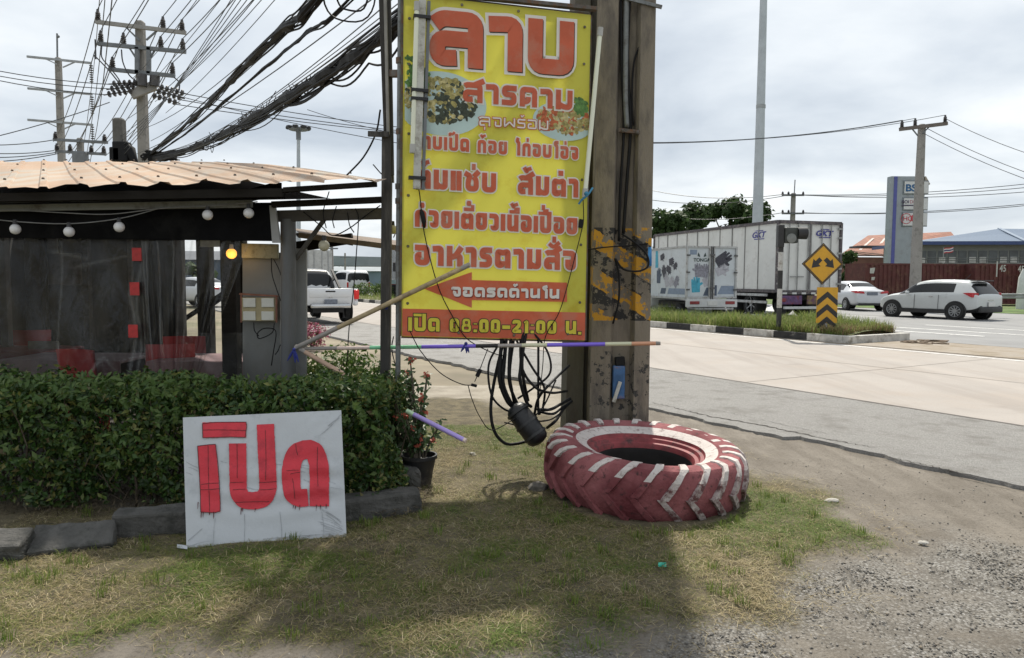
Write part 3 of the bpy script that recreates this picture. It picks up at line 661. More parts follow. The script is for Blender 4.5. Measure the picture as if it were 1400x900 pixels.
for y_ in (255, 275, 340, 83, 180): a_ = at(546 if y_ < 200 else 545, y_, 5.42); clp.cyl(a_-Vector((0, 0, .02)), a_+Vector((0, 0, .02)), .025, n=10)
part(clp, 'clamps', M('old_steel'), t, True, 60)

# ================================================================== TWIN CONCRETE POLES
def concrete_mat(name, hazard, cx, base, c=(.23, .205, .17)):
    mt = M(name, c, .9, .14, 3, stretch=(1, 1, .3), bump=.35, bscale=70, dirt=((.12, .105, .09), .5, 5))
    t = mt.node_tree; n = t.nodes; l = t.links; b = n['Principled BSDF']; col = b.inputs['Base Color'].links[0].from_socket
    if hazard:
        tcn = n.new('ShaderNodeTexCoord'); sx = n.new('ShaderNodeSeparateXYZ'); l.new(tcn.outputs['Object'], sx.inputs[0])
        def mth(op, a, b_=0.0):
            k = n.new('ShaderNodeMath'); k.operation = op
            for i, v in enumerate((a, b_)):
                if isinstance(v, (int, float)): k.inputs[i].default_value = v
                else: l.new(v, k.inputs[i])
            return k.outputs[0]
        wn = n.new('ShaderNodeTexNoise'); wn.inputs['Scale'].default_value = 11; wn.inputs['Detail'].default_value = 9; wn.inputs['Roughness'].default_value = .72; l.new(tcn.outputs['Object'], wn.inputs['Vector'])
        ph = mth('ADD', mth('ADD', sx.outputs[2], mth('MULTIPLY', sx.outputs[0], .62)), mth('MULTIPLY', wn.outputs[0], .10))
        st = mth('GREATER_THAN', mth('FRACT', mth('MULTIPLY', ph, 3.3)), .5)
        mk_ = n.new('ShaderNodeMix'); mk_.data_type = 'RGBA'; l.new(st, mk_.inputs[0]); mk_.inputs[6].default_value = (.035, .034, .034, 1); mk_.inputs[7].default_value = (.50, .26, .03, 1)
        zin = mth('MULTIPLY', mth('GREATER_THAN', sx.outputs[2], 1.17), mth('LESS_THAN', sx.outputs[2], 1.92))
        lowp = mth('MULTIPLY', mth('LESS_THAN', sx.outputs[2], .92), mth('GREATER_THAN', wn.outputs[0], .56))
        wear = mth('MULTIPLY', zin, mth('LESS_THAN', wn.outputs[0], .50))
        f = n.new('ShaderNodeMix'); f.data_type = 'RGBA'; l.new(wear, f.inputs[0]); l.new(col, f.inputs[6]); l.new(mk_.outputs[2], f.inputs[7])
        f2 = n.new('ShaderNodeMix'); f2.data_type = 'RGBA'; l.new(lowp, f2.inputs[0]); l.new(f.outputs[2], f2.inputs[6]); f2.inputs[7].default_value = (.05, .048, .046, 1)
        l.new(f2.outputs[2], b.inputs['Base Color'])
    return mt
def h_pole(name, label, px0, px1, D, rz, mt, f0, f1, top=11.0, web=.09):
    "prestressed pole: two flanges and a recessed web, tapering upward"
    pc = at((px0+px1)/2, 560, D); base = Vector((pc.x, pc.y, 0)); w = (px1-px0)/F*D
    t = thing(name, label, 'utility pole', tuple(base), rz, 'twin concrete poles by the banner')
    dep = .34
    def seg(x0, x1, y0, y1, z0, z1, k, lean=.0):
        vs = []
        for z in (z0, z1):
            s_ = 1-(1-k)*(z/top); ox = lean*z
            vs += [(x0*s_+ox, y0*s_, z), (x1*s_+ox, y0*s_, z), (x1*s_+ox, y1*s_, z), (x0*s_+ox, y1*s_, z)]
        return vs, [(3, 2, 1, 0), (4, 5, 6, 7), (0, 1, 5, 4), (1, 2, 6, 5), (2, 3, 7, 6), (3, 0, 4, 7)]
    a, b = -w/2, w/2; xl = a+w*f0; xr = b-w*f1; k = .72
    bev = .03; mb = MB()
    # cross-section polygon with chamfered recess
    pol = [(a, -dep/2), (xl, -dep/2), (xl+bev, -dep/2+web), (xr-bev, -dep/2+web), (xr, -dep/2), (b, -dep/2), (b, dep/2), (xr, dep/2), (xr-bev, dep/2-web), (xl+bev, dep/2-web), (xl, dep/2), (a, dep/2)]
    n_ = len(pol); zs = [-.3, 0, 1, 2, 3, 4, 5, 6, 8, 10, top]; vs = []
    for z in zs:
        s_ = 1-(1-k)*max(z, 0)/top; vs += [(x_*s_+.006*z, y_*s_, z) for x_, y_ in pol]
    fs = [(i*n_+j, i*n_+(j+1) % n_, (i+1)*n_+(j+1) % n_, (i+1)*n_+j) for i in range(len(zs)-1) for j in range(n_)]+[tuple((len(zs)-1)*n_+j for j in range(n_))]
    mb.add(vs, fs); part(mb, 'shaft', mt, t); return t, w, dep
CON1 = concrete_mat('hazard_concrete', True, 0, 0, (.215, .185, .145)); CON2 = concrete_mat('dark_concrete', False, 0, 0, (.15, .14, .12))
pole1, w1, dp1 = h_pole('utility_pole', 'concrete pole with recessed face and worn yellow and black bands behind the tyre', 803, 883, 6.15, R(-2), CON1, .33, .26)
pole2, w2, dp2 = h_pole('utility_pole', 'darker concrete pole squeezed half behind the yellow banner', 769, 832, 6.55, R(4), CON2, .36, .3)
P1 = Vector(pole1.location)
# fittings on the pole face
cl = MB(); f1y = 6.15-.17
def on(px, py, d=0): return at(px, py, f1y-d)
cl.bar(on(846, 178, -.04), on(874, 181, -.02), .03, .03, up=(0, 0, 1)); cl.ball(on(851, 179, -.03), .018); cl.ball(on(871, 181, -.0), .018)
part(cl, 'bracket', M('old_steel'), pole1, True); 
cl = MB().bar(on(847, -4, -.04), on(905, 10, .02), .025, .025); part(cl, 'step_iron', GRS, pole1, True)
c_ = MB(); c_.bar(on(846, 500, -.05), on(845, 545, -.05), .10, .06, up=(0, 1, 0), bev=.01)
mtr = thing('junction_box', 'small faded blue and rust junction box inside the pole recess', 'junction box', tuple(on(845, 545, -.05)))
part(c_, 'box', M('blue_box', (.05, .13, .28), .6, .3, 8, dirt=((.26, .11, .06), .25, 9)), mtr, True)
part(MB().bar(on(848, 522, .0), on(839, 550, .0), .03, .012, up=(0, 1, 0), bev=.003), 'label_strip', M('old_white_plastic'), mtr, True)
part(MB().bar(on(847, 488, -.05), on(848, 500, -.05), .08, .05, up=(0, 1, 0), bev=.008), 'hood', BLC, mtr, True)
for i, (pts, r_) in enumerate([([(848, -30), (850, 90), (853, 170), (848, 260), (846, 330)], .011), ([(862, -30), (858, 80), (862, 170), (857, 250), (852, 320)], .013), ([(893, -10), (885, 40), (868, 80), (864, 130), (866, 172)], .008), ([(857, -30), (855, 120), (857, 175)], .024)]):
    cable('pole_cable', ['thin black cable running down the left side of the pole recess', 'thick black cable running down the middle of the pole recess', 'black cable curving in from right edge of pole near top', 'short grey conduit ending at the steel bracket on the pole'][i], [on(a, b, -.05) for a, b in pts], r_, 'cables on the banded pole', GRS if i == 3 else None)
cable('cable_loop', 'loose black cable loop hanging on yellow and black pole bands', [on(850, 320, .0), on(868, 332, .03), on(884, 348, .06), on(886, 364, .07), on(872, 371, .08), on(852, 368, .06), on(841, 354, .04), on(846, 375, .03), on(846, 410, .03), on(838, 443, .02)], .008)
cable('pole_tie', 'thin black tie wire wound round pole above its yellow bands', [on(800, 342, .01), on(830, 338, .015), on(862, 336, .015), on(886, 333, .01)], .005)
solo(MB().sheet(lambda a, b: on(886+5*a, 338+26*b, .03+.02*math.sin(3*a+4*b)), 4, 6), 'blue_rag', M('sky_blue_rag', (.06, .25, .55), .8, .15, 20), 'scrap of bright blue cloth tied to right edge of banded pole', 'rag', smooth=180)

# splice closure with its cables
sc_ = thing('splice_closure', 'fat black cable splice case hanging beside the tractor tyre', 'splice case', tuple(at(735, 605, 5.45)))
a_, b_ = at(703, 556, 5.5), at(738, 604, 5.42); d_ = (b_-a_)
part(MB().tube([a_-d_*.04, a_, a_+d_*.08, a_+d_*.5, a_+d_*.92, b_, b_+d_*.04], [.025, .06, .08, .088, .084, .065, .025], 18), 'case', M('splice_black', (.015, .015, .016), .4, .2, 8, bump=.3, bscale=20), sc_, True, 50)
bn = MB()
for f_ in (.15, .5, .82): bn.tube([a_+d_*(f_-.03), a_+d_*(f_+.03)], .093, 18)
part(bn, 'clamp_ring', M('ring_black', (.03, .03, .03), .5, .2, 8), sc_, True, 50)
cs_ = [([(688, 440), (684, 490), (683, 520), (693, 548), (705, 560)], .014), ([(694, 440), (689, 500), (688, 525), (698, 550), (708, 562)], .014), ([(700, 440), (696, 500), (698, 530), (712, 562)], .012),
       ([(706, 440), (697, 505), (700, 535), (705, 560)], .011), ([(716, 440), (712, 500), (711, 520), (720, 550), (726, 556)], .013), ([(722, 440), (714, 490), (716, 520), (722, 548)], .012),
       ([(712, 450), (713, 500), (730, 528), (752, 537), (775, 535)], .010), ([(736, 450), (736, 500), (736, 560), (738, 566)], .009), ([(778, 500), (752, 525), (736, 545), (730, 570)], .010),
       ([(735, 560), (752, 560), (766, 553), (780, 545)], .012), ([(737, 563), (756, 566), (768, 558), (782, 549)], .010), ([(748, 585), (760, 575), (770, 560), (782, 548)], .012),
       ([(682, 470), (668, 500), (672, 540), (690, 560), (706, 562)], .008), ([(725, 450), (748, 480), (752, 510), (730, 530), (708, 545)], .008), ([(700, 455), (726, 500), (744, 530), (742, 560)], .009), ([(760, 520), (740, 560), (712, 580), (690, 578)], .006), ([(690, 460), (676, 520), (671, 560), (676, 590), (690, 606), (705, 607), (722, 603)], .012), ([(692, 470), (686, 510), (684, 530)], .012), ([(708, 562), (730, 575), (752, 574), (766, 565)], .006)]
CW = ['leftmost', 'second', 'third', 'fourth', 'fifth', 'sixth']
for i, (pp, r_) in enumerate(cs_):
    n_ = len(pp)
    cable('splice_cable', 'black cable looping between the splice case and the pole foot', [at(a, b, 5.55-.10*math.sin(math.pi*j/(n_-1))+(.5 if a > 762 else 0)+.012*(i % 4)) for j, (a, b) in enumerate(pp)], r_, 'cables at the splice case')

# ================================================================== PAINTED TRACTOR TYRE
ty = thing('tractor_tyre', 'huge tractor tyre lying flat, painted red with white lugs, at pole foot', 'tyre')
Rm = Matrix.Rotation(R(3.2), 4, 'X') @ Matrix.Rotation(R(3.4), 4, 'Y')
tcen = Vector((.935, 5.13, .195))
TS = .985
prof = [(.335, .00), (.335, .045), (.35, .085), (.375, .092), (.385, .118), (.41, .122), (.418, .146), (.50, .186), (.53, .200), (.585, .212), (.645, .198), (.680, .155), (.692, .08), (.696, 0), (.692, -.08), (.675, -.15), (.64, -.195), (.55, -.215), (.42, -.2), (.36, -.14), (.335, -.10)]
prof = [(a*TS, b*TS*.88) for a, b in prof]
RED = M('tyre_red', (.18, .045, .052), .8, .25, 3, c2=(.245, .09, .094), spec=.2, dirt=((.05, .03, .03), .22, 22), bump=.6, bscale=26)
RWH = M('tyre_white', (.55, .50, .47), .7, .08, 6, dirt=((.18, .11, .10), .28, 22), bump=.5, bscale=50)
INN = M('tyre_inside', (.014, .013, .013), .8, .3, 6)
RDK = M('tyre_lip', (.24, .045, .05), .6, .25, 8, dirt=((.06, .03, .03), .4, 9))
NA = 120; k = len(prof); tv = []; tf = []; tm = []
for i in range(NA):
    t = 2*math.pi*i/NA
    for j, (r_, z_) in enumerate(prof):
        w_ = 1+.008*math.sin(3*t+1)+.005*math.sin(7*t); tv.append((r_*w_*math.cos(t), r_*w_*math.sin(t), z_+.006*math.sin(2*t+.5)))
for i in range(NA):
    for j in range(k):
        j2 = (j+1) % k; i2 = (i+1) % NA; tf.append((i*k+j, i2*k+j, i2*k+j2, i*k+j2))
        tm.append(1 if j in (6,) else (2 if j in (0, 19, 20, 18) else (3 if j in (1, 2, 3, 4, 5) else 0)))
mb = MB(); mb.add([tuple(tcen+(Rm @ Vector(v))) for v in tv], tf); mb.m = tm
ty.location = (tcen.x, tcen.y, 0); WM[ty.name] = Matrix.Translation(ty.location)
part(mb, 'casing', [RED, RWH, INN, RDK], ty, True, 35)
# lugs: raised chevron bars from the sidewall over the shoulder and down the tread
arc = [(.525, .199), (.56, .209), (.60, .212), (.645, .200), (.672, .170), (.687, .12), (.694, .06), (.697, .0), (.694, -.06), (.685, -.12), (.66, -.175)]
arc = [(a*TS, b*TS*.88) for a, b in arc]
lug = MB(); NL = 24
for q in range(NL):
    t0 = 2*math.pi*(q+.5*.0)/NL
    for side in (0, 1):
        idx = range(0, 8) if side == 0 else range(7, 11)
        cen = []
        for s_ in idx:
            if s_ <= 3: dt = .06*s_/3
            elif s_ <= 7: dt = .06+.20*(s_-3)/4
            else: dt = .26-.22*(s_-7)/3
            r_, z_ = arc[s_]; hgt = .004+.017*min(1, max(0, (s_-2)/4)); cen.append((t0-dt-.03*side, r_, z_, hgt, (.068 if s_ < 4 else .056)))
        vs = []; n_ = len(cen)
        for (t, r_, z_, hg, wd) in cen:
            nr, nzv = (.15, .98) if z_ > .16 else ((.75, .66) if z_ > .12 else ((1, .12*z_/.1) if z_ > -.15 else (.8, -.6)))
            wd = wd*random.uniform(.9, 1.1); hg *= random.uniform(.85, 1.15); da = wd/2/.68
            slant = -.3 if z_ < .15 else 0
            for a_, top in ((-da, 0), (-da*.82, 1), (da*.82, 1), (da, 0)):
                rr = r_+nr*(hg if top else -.02); zq = z_+nzv*(hg if top else -.02)
                vs.append(tuple(tcen+Rm @ Vector((rr*math.cos(t+a_), rr*math.sin(t+a_), zq))))
        fs = []
        for i in range(n_-1):
            for j in range(3): fs.append((i*4+j, (i+1)*4+j, (i+1)*4+j+1, i*4+j+1))
        fs += [(0, 1, 2, 3), tuple(4*(n_-1)+j for j in (3, 2, 1, 0))]
        # front-left third of the tread has lost its white
        ang = (t0-.2) % (2*math.pi)
        lug.add(vs, fs, 0)
        for f_ in range(len(fs)):
            i_ = f_//3; below = (side == 1) or i_ >= 5
            if below: lug.m[len(lug.m)-len(fs)+f_] = 1 if 2.5 < ang < 4.62 else 2
part(lug, 'tread_lugs', [RWH, RED, M('tyre_worn_white', (.44, .38, .36), .8, .12, 8, dirt=((.12, .05, .05), .62, 15), bump=.8, bscale=40)], ty, True, 30)
# ================================================================== OPEN BOARD
ob = thing('open_board', 'white cloth-covered board with big red Thai letters leaning on the hedge', 'board', tuple(gp(360, 746)))
oBL, oBR = gp(255, 753), gp(474, 738); oTL, oTR = at(250, 571, oBL.y+.27), at(466.5, 561, oBR.y+.27)
ON = (oBR-oBL).cross(oTL-oBL).normalized(); ON = -ON if ON.y > 0 else ON
def ob_(a, b, o=0): return (oBL*(1-a)+oBR*a)*(1-b)+(oTL*(1-a)+oTR*a)*b+ON*o
def wr(a, b): return .008*math.sin(38*(b+.25*a)+3*math.sin(5*a))*max(0, 1-3*abs(b-.42))*(.3+a)+.004*math.sin(9*a+7*b)+.009*math.sin(60*(a+b*.8))*max(0, a-.75)*max(0, .5-b)*8*.3+.007*math.sin(55*(a-b))*max(0, a-.7)*max(0, b-.7)*10*.4
CLO = M('white_cloth', (.48, .50, .52), .8, .04, 3, dirt=((.40, .42, .44), .25, 9), bump=.12, bscale=30)
cm = MB().sheet(lambda a, b: ob_(a, b, wr(a, b)*min(1, 12*min(a, 1-a, b, 1-b))+(.006*math.sin(40*a) if b == 0 else 0)), 70, 60)
part(cm, 'cloth_face', CLO, ob, True, 180)
bk = MB()
bk.prism([ob_(0, 0, -.018), ob_(1, 0, -.018), ob_(1, 1, -.018), ob_(0, 1, -.018)], -ON*.03); part(bk, 'backing_panel', M('board_edge', (.42, .43, .43), .8, .1, 6), ob, True)
def o_inv(zx, zy):   # from a 3.5x enlargement whose corner is at photo pixel (200, 540)
    px, py = 200+zx/3.5, 540+zy/3.5; a, b = .5, .5
    for _ in range(10):
        x0, y0 = proj(ob_(a, b)); xa, ya = proj(ob_(a+1e-3, b)); xb, yb = proj(ob_(a, b+1e-3)); J = np.array([[xa-x0, xb-x0], [ya-y0, yb-y0]])/1e-3
        d = np.linalg.solve(J, [px-x0, py-y0]); a += d[0]; b += d[1]
    return a, b
RDP = M('red_tape', (.56, .028, .045), .5, .10, 5, bump=.4, bscale=14, dirt=((.40, .02, .035), .35, 8))
DRK = M('red_dark', (.10, .02, .02), .7, .2, 8)
outl = [[(270, 140), (330, 133), (478, 131), (482, 150), (474, 205), (400, 203), (272, 207)], [(246, 246), (300, 240), (333, 238), (345, 340), (353, 470), (355, 556), (330, 565), (262, 562), (258, 440)]]
def lay(poly, o, mi, mb, grow=0):
    c0 = sum(p[0] for p in poly)/len(poly); c1 = sum(p[1] for p in poly)/len(poly)
    ab = [o_inv(*p) for p in poly]; k = len(poly)
    mb.add([ob_(a, b, wr(a, b)+o) for a, b in ab], [tuple(range(k))], mi)
lt = MB()
def stroke_z(pts, ws, o, mi, mb, jag=0):
    if not isinstance(ws, list): ws = [ws]*len(pts)
    if len(ws) != len(pts): ws = [ws[0]+(ws[-1]-ws[0])*i/(len(pts)-1) for i in range(len(pts))]
    np_, nw = [pts[0]], [ws[0]]
    for i in range(1, len(pts)):
        d_ = math.hypot(pts[i][0]-pts[i-1][0], pts[i][1]-pts[i-1][1]); q = max(1, int(d_/9))
        for j in range(1, q+1): np_.append((pts[i-1][0]+(pts[i][0]-pts[i-1][0])*j/q, pts[i-1][1]+(pts[i][1]-pts[i-1][1])*j/q)); nw.append(ws[i-1]+(ws[i]-ws[i-1])*j/q)
    pts, ws = np_, nw; NX = 8 if max(ws) > 20 else 1
    P = [Vector((x_, y_, 0)) for x_, y_ in pts]; L_, R_ = [], []
    for i in range(len(P)):
        d = (P[min(i+1, len(P)-1)]-P[max(i-1, 0)]).normalized(); nn = Vector((-d.y, d.x, 0)); w_ = ws[i] if isinstance(ws, list) else ws
        L_.append(P[i]+nn*(w_/2+random.uniform(-jag, jag))); R_.append(P[i]-nn*(w_/2+random.uniform(-jag, jag)))
    n_ = len(L_); vs = [ob_(*(lambda q: (q[0], q[1], wr(*q)+o))(o_inv(*(L_[i].lerp(R_[i], j/NX)).xy))) for j in range(NX+1) for i in range(n_)]
    mb.add(vs, [(j*n_+i, j*n_+i+1, (j+1)*n_+i+1, (j+1)*n_+i) for j in range(NX) for i in range(n_-1)], mi)
def zsp(pts, n=6): return [(v.x, v.y) for v in spline([(a, b, 0) for a, b in pts], n)]
stroke_z([(438, 234), (439, 300), (440, 400)]+zsp([(440, 400), (441, 455), (462, 497), (510, 507), (560, 495), (582, 455), (583, 420)])+[(582, 380), (575, 250), (570, 141)], 83, .0062, 0, lt, 1.0)
stroke_z(zsp([(774, 492), (735, 494), (705, 475), (694, 420), (695, 350), (715, 285), (765, 262), (805, 275), (826, 330)])+[(829, 400), (828, 470), (828, 534)], [84, 93], .0066, 0, lt, 1.2)
stroke_z([(271, 171), (380, 168), (479, 168)], 75, .0062, 0, lt, 1.0); stroke_z([(290, 241), (297, 340), (304, 450), (309, 563)], [88, 92], .0062, 0, lt, 1.0)
part(lt, 'lettering', RDP, ob, True)
dl = MB()   # dark seams, edges and drips of the taped letters
for a, b in (((297, 245), (305, 560)), ((435, 236), (436, 400)), ((570, 170), (572, 410)), ((262, 430), (350, 422)), ((258, 455), (352, 450)), ((272, 170), (480, 172)), ((402, 420), (470, 418)), ((540, 420), (624, 415)), ((415, 455), (475, 452)), ((545, 455), (622, 450)),
             ((690, 380), (735, 372)), ((820, 250), (822, 440)), ((672, 365), (730, 362)), ((425, 515), (590, 512)), ((700, 400), (712, 500)), ((715, 235), (725, 290))):
    stroke_z(zsp([a, ((a[0]+b[0])/2+random.uniform(-3, 3), (a[1]+b[1])/2+random.uniform(-3, 3)), b], 5), 2.4, .0085, 0, dl, .5)
for poly in outl:
    pts = poly+[poly[0]]
    for i in range(len(pts)-1): stroke_z([pts[i], pts[i+1]], 3.0, .0085, 0, dl)
for x_, y_ in ((265, 565), (275, 566), (305, 568), (325, 566), (455, 548), (462, 548), (522, 549), (705, 536), (715, 538), (735, 534), (815, 533), (835, 534), (862, 530), (250, 520)):
    stroke_z([(x_, y_-6), (x_-2, y_+random.uniform(8, 30))], [6, 1.5], .0084, 0, dl, 1)
part(dl, 'seam_lettering', DRK, ob, True)
gl_ = MB()  # wrinkle shading of the cloth, drawn on as thin grey lines
def shade_stroke(a, b, w_): m0 = ((a[0]+b[0])/2+random.uniform(-7, 7), (a[1]+b[1])/2+random.uniform(-7, 7)); stroke_z(zsp([a, m0, b], 6), w_, .0035, 0, gl_, .6)
for i in range(16): x0 = random.uniform(350, 860); y0 = 300+random.uniform(0, 150)+.06*(x0-350); shade_stroke((x0, y0), (x0+random.uniform(30, 110), y0+random.uniform(4, 26)), random.uniform(1, 2.4))
for i in range(12): k_ = i*13; shade_stroke((790+k_*.8, 690-k_*.2), (905+random.uniform(-30, 35), 560+k_*.8), random.uniform(1, 2.5)) if False else shade_stroke((850+random.uniform(-30, 20), 540+i*11), (935+random.uniform(-10, 10), 600+i*8), random.uniform(1, 2.6))
for a, b in (((930, 95), (830, 195)), ((925, 110), (870, 150)), ((190, 320), (250, 350)), ((192, 345), (245, 365)), ((190, 372), (225, 385)), ((200, 700), (270, 640)), ((205, 725), (300, 700)), ((330, 590), (322, 735)), ((470, 570), (468, 735)), ((640, 560), (648, 715)), ((840, 560), (846, 690)), ((200, 735), (420, 715)), ((560, 690), (900, 665))): shade_stroke(a, b, random.uniform(1.5, 3.2))
part(gl_, 'crease_shade', M('crease_shade_grey', (.33, .345, .36), .85, .15, 20), ob, True)
# ================================================================== HEDGE, KERB STONES, POT
def noise1(n_, s): return rng.normal(size=n_)*s
HX0, HX1, HY0, HY1, HZ = -4.1, -.80, 4.62, 5.45, .77
hd = thing('hedge', 'dense dark green clipped hedge running along the front of the shelter', 'hedge', ((HX0+HX1)/2, (HY0+HY1)/2, 0))
def hedge_pts(nn):
    k = rng.uniform(0, 1, nn); x = rng.uniform(HX0, HX1, nn); y = rng.uniform(HY0, HY1, nn); z = rng.uniform(.05, HZ, nn)
    nrm = np.zeros((nn, 3)); dpt = np.abs(rng.normal(0, .07, nn))
    f = k < .52; y[f] = HY0+dpt[f]; nrm[f] = (0, -1, .5)
    t_ = (k >= .52) & (k < .82); z[t_] = HZ-dpt[t_]*.8; nrm[t_] = (0, -.25, 1)
    r_ = (k >= .82) & (k < .92); x[r_] = HX1-dpt[r_]; nrm[r_] = (1, -.3, .4)
    nrm[k >= .92] = (0, -.5, .8)
    return x, y, z, nrm
x, y, z, nrm = hedge_pts(40000)
bulge = .10*fbm(x*1.0, z*1.4+y, 5.0, 41)+.06*fbm(x, z+y*1.3, 14, 42)
y += np.where(nrm[:, 1] <= -.9, -bulge, 0); z += np.where(nrm[:, 2] >= .99, bulge*.7+.03*fbm(x, y, 2.2, 43), 0); x += np.where(nrm[:, 0] > .5, bulge, 0)
# thin, gappy bottom
keep = rng.uniform(0, 1, len(x)) < np.clip(.30+1.5*(z-.05)/.55+.5*fbm(x, z, 6, 44), .1, 1)
hole = fbm(x, z*1.3, 8.5, 45) > .46
keep &= ~(hole & (nrm[:, 1] <= -.9) & (rng.uniform(0, 1, len(x)) < .85))
x, y, z, nrm = x[keep], y[keep], z[keep], nrm[keep]
V, T = leaves(np.stack([x, y, z], -1), nrm, .048, .75, .46)
LEAF = [(.022, .052, .012), (.036, .082, .017), (.026, .06, .014), (.06, .122, .025), (.03, .068, .016), (.11, .17, .034), (.018, .036, .011), (.048, .094, .02), (.19, .20, .05), (.10, .075, .03)]
def sub_np(name, V, T, mt, root, k=3):
    inv = wmat(root).inverted(); o_ = np.array(inv.translation); o = np_mesh(name, V+o_, T, mt, k); o.parent = root; return o
sub_np('foliage', V, T, M('hedge_leaf', island=LEAF, rough=.4, trans=.25, spec=.35), hd)
# sprigs that stand out of the clipped face and top
cs_, ns_ = [], []
for i in range(420):
    xs = random.uniform(HX0, HX1); top = random.random() < .6
    b = Vector((xs, HY0-.03+random.uniform(0, .5) if top else HY0-.05, HZ-.02 if top else random.uniform(.3, HZ))); d = Vector((random.uniform(-.4, .4), -.3 if top else -.8, 1 if top else .5)).normalized()
    for j in range(7): cs_.append(b+d*(.016*j)+Vector((random.uniform(-.018, .018), random.uniform(-.018, .018), 0))); ns_.append((d.x, d.y-.4, d.z))
V, T = leaves(np.array([tuple(c) for c in cs_]), np.array(ns_, float), .052, .8, .42)
sub_np('sprigs', V, T, M('sprig_leaf', island=[(.08, .14, .03), (.05, .10, .02), (.12, .17, .045), (.06, .12, .022)], rough=.45, trans=.35, spec=.35), hd)
tw = MB()
for i in range(110):
    xs = random.uniform(HX0, HX1); ys = random.uniform(HY0+.1, HY1-.1); p = Vector((xs, ys, -.02)); pts = [p]
    for j in range(5): p = p+Vector((random.uniform(-.07, .07), random.uniform(-.09, .05), .15)); pts.append(p.copy())
    tw.tube(pts, [.010, .009, .007, .005, .004, .002], 5)
for i in range(160):
    xs = random.uniform(HX0, HX1); p = Vector((xs, HY0+random.uniform(.0, .2), random.uniform(.05, .5))); tw.tube([p, p+Vector((random.uniform(-.12, .12), random.uniform(-.1, .05), random.uniform(.05, .2)))], [.004, .0015], 4)
part(tw, 'branches', M('hedge_twig', (.075, .058, .04), .9, .3, 20), hd, True)
# dead litter under it
lx = rng.uniform(HX0, HX1+.25, 5000); ly = rng.uniform(HY0-.16, HY1, 5000)
V, T = blades(lx, ly, np.full(5000, .02)+rng.uniform(0, .05, 5000), .07, .006, flat=.5)
np_mesh('hedge_litter', V, T, M('litter_brown', island=[(.06, .045, .028), (.11, .085, .05), (.04, .032, .02), (.15, .12, .075)], rough=.9))['kind'] = 'stuff'
# taller bush behind the right end of the hedge
def bush(name, label, cx, cy, z0, rx, ry, rz, nn, size, isl, mname, seed=1, cat='bush', stems=6, thick=.012, asp=.42, group=None):
    t = thing(name, label, cat, (cx, cy, 0), 0, group)
    d = rng.normal(size=(nn, 3)); d /= np.linalg.norm(d, axis=1)[:, None]; q = rng.uniform(.35, 1, nn)**.45
    lump = 1+.28*fbm(d[:, 0]*1.2+d[:, 2], d[:, 1]*1.2-d[:, 2], 3.2, seed)
    c = np.stack([cx+d[:, 0]*rx*q*lump, cy+d[:, 1]*ry*q*lump, z0+d[:, 2]*rz*q*lump], -1); ok = c[:, 2] > .03
    V, T = leaves(c[ok], (d*(1, 1, .8)+(0, 0, .3))[ok], size, .7, asp); sub_np('foliage', V, T, M(mname, island=isl, rough=.5, trans=.35, spec=.3), t)
    st = MB()
    for i in range(stems):
        e_ = Vector((cx+random.uniform(-.7, .7)*rx, cy+random.uniform(-.7, .7)*ry, z0+random.uniform(.2, .8)*rz)); st.tube([(cx+random.uniform(-.1, .1)*rx, cy, 0), (cx*.5+e_.x*.5, cy*.5+e_.y*.5, e_.z*.45), e_], [thick, thick*.8, thick*.35], 6)
    part(st, 'stems', M('hedge_twig'), t, True); return t
bc = at(462, 512, 6.1)
bush('leafy_bush', 'bright green leafy bush behind the right end of the clipped hedge', bc.x, bc.y, .52, .42, .35, .40, 4200, .055, [(.07, .13, .025), (.10, .17, .035), (.05, .10, .02), (.14, .20, .05), (.08, .14, .03)], 'bush_leaf', 12)
bc = at(520, 520, 5.75)
bush('leafy_bush', 'small darker bush wrapping the foot of the timber post', bc.x, bc.y, .50, .26, .28, .34, 2300, .048, [(.05, .10, .02), (.035, .075, .016), (.08, .13, .03), (.045, .09, .02)], 'bush_leaf_dark', 14)
# kerb stones in front of the hedge
KST = M('old_kerb', (.095, .092, .086), .95, .25, 5, bump=.6, bscale=45, dirt=((.05, .05, .045), .5, 7))
def stone(label, p, q, w, h, z, tilt=0):
    p = Vector((p.x, p.y, z)); q = Vector((q.x, q.y, z)); mb = MB(); d = (q-p).normalized(); up = Matrix.Rotation(tilt, 3, d) @ Vector((0, 0, 1))
    rot = Matrix((d.cross(up).normalized(), d, d.cross(up).normalized().cross(d))).transposed(); ln = (q-p).length; bm = bmesh.new(); bmesh.ops.create_cube(bm, size=1)
    for v in bm.verts: v.co = Vector((v.co.x*w, v.co.y*ln, v.co.z*h))
    bmesh.ops.bevel(bm, geom=list(bm.edges), offset=.016, segments=2, affect='EDGES', profile=.5); bmesh.ops.subdivide_edges(bm, edges=[e_ for e_ in bm.edges if e_.calc_length() > .05], cuts=9, use_grid_fill=True)
    for v in bm.verts: c = v.co; a_ = np.array([c.x*1.0+c.z]); b_ = np.array([c.y+c.z*.5+p.x]); k_ = float(fbm(a_, b_, 9, 81)[0])*.006+float(fbm(a_, b_, 34, 82)[0])*.005; v.co = c*(1+k_/max(.05, min(w, h)/2)*.8) if abs(c.y) < ln*.47 else c+Vector((k_, k_*2, k_))
    bm.verts.index_update(); mb.add([(p+q)/2+rot @ v.co for v in bm.verts], [tuple(v.index for v in f.verts) for f in bm.faces]); bm.free()
    solo(mb, 'kerb_stone', KST, label, 'kerb stone', 'kerb stones edging the hedge')
stone('weathered kerb stone cut off by left edge of photo', gp(-120, 770), gp(42, 764), .17, .13, .07, R(18))
stone('thin grey kerb slab sunk at a tilt below the hedge', gp(44, 758), gp(160, 745), .20, .09, .055, R(28))
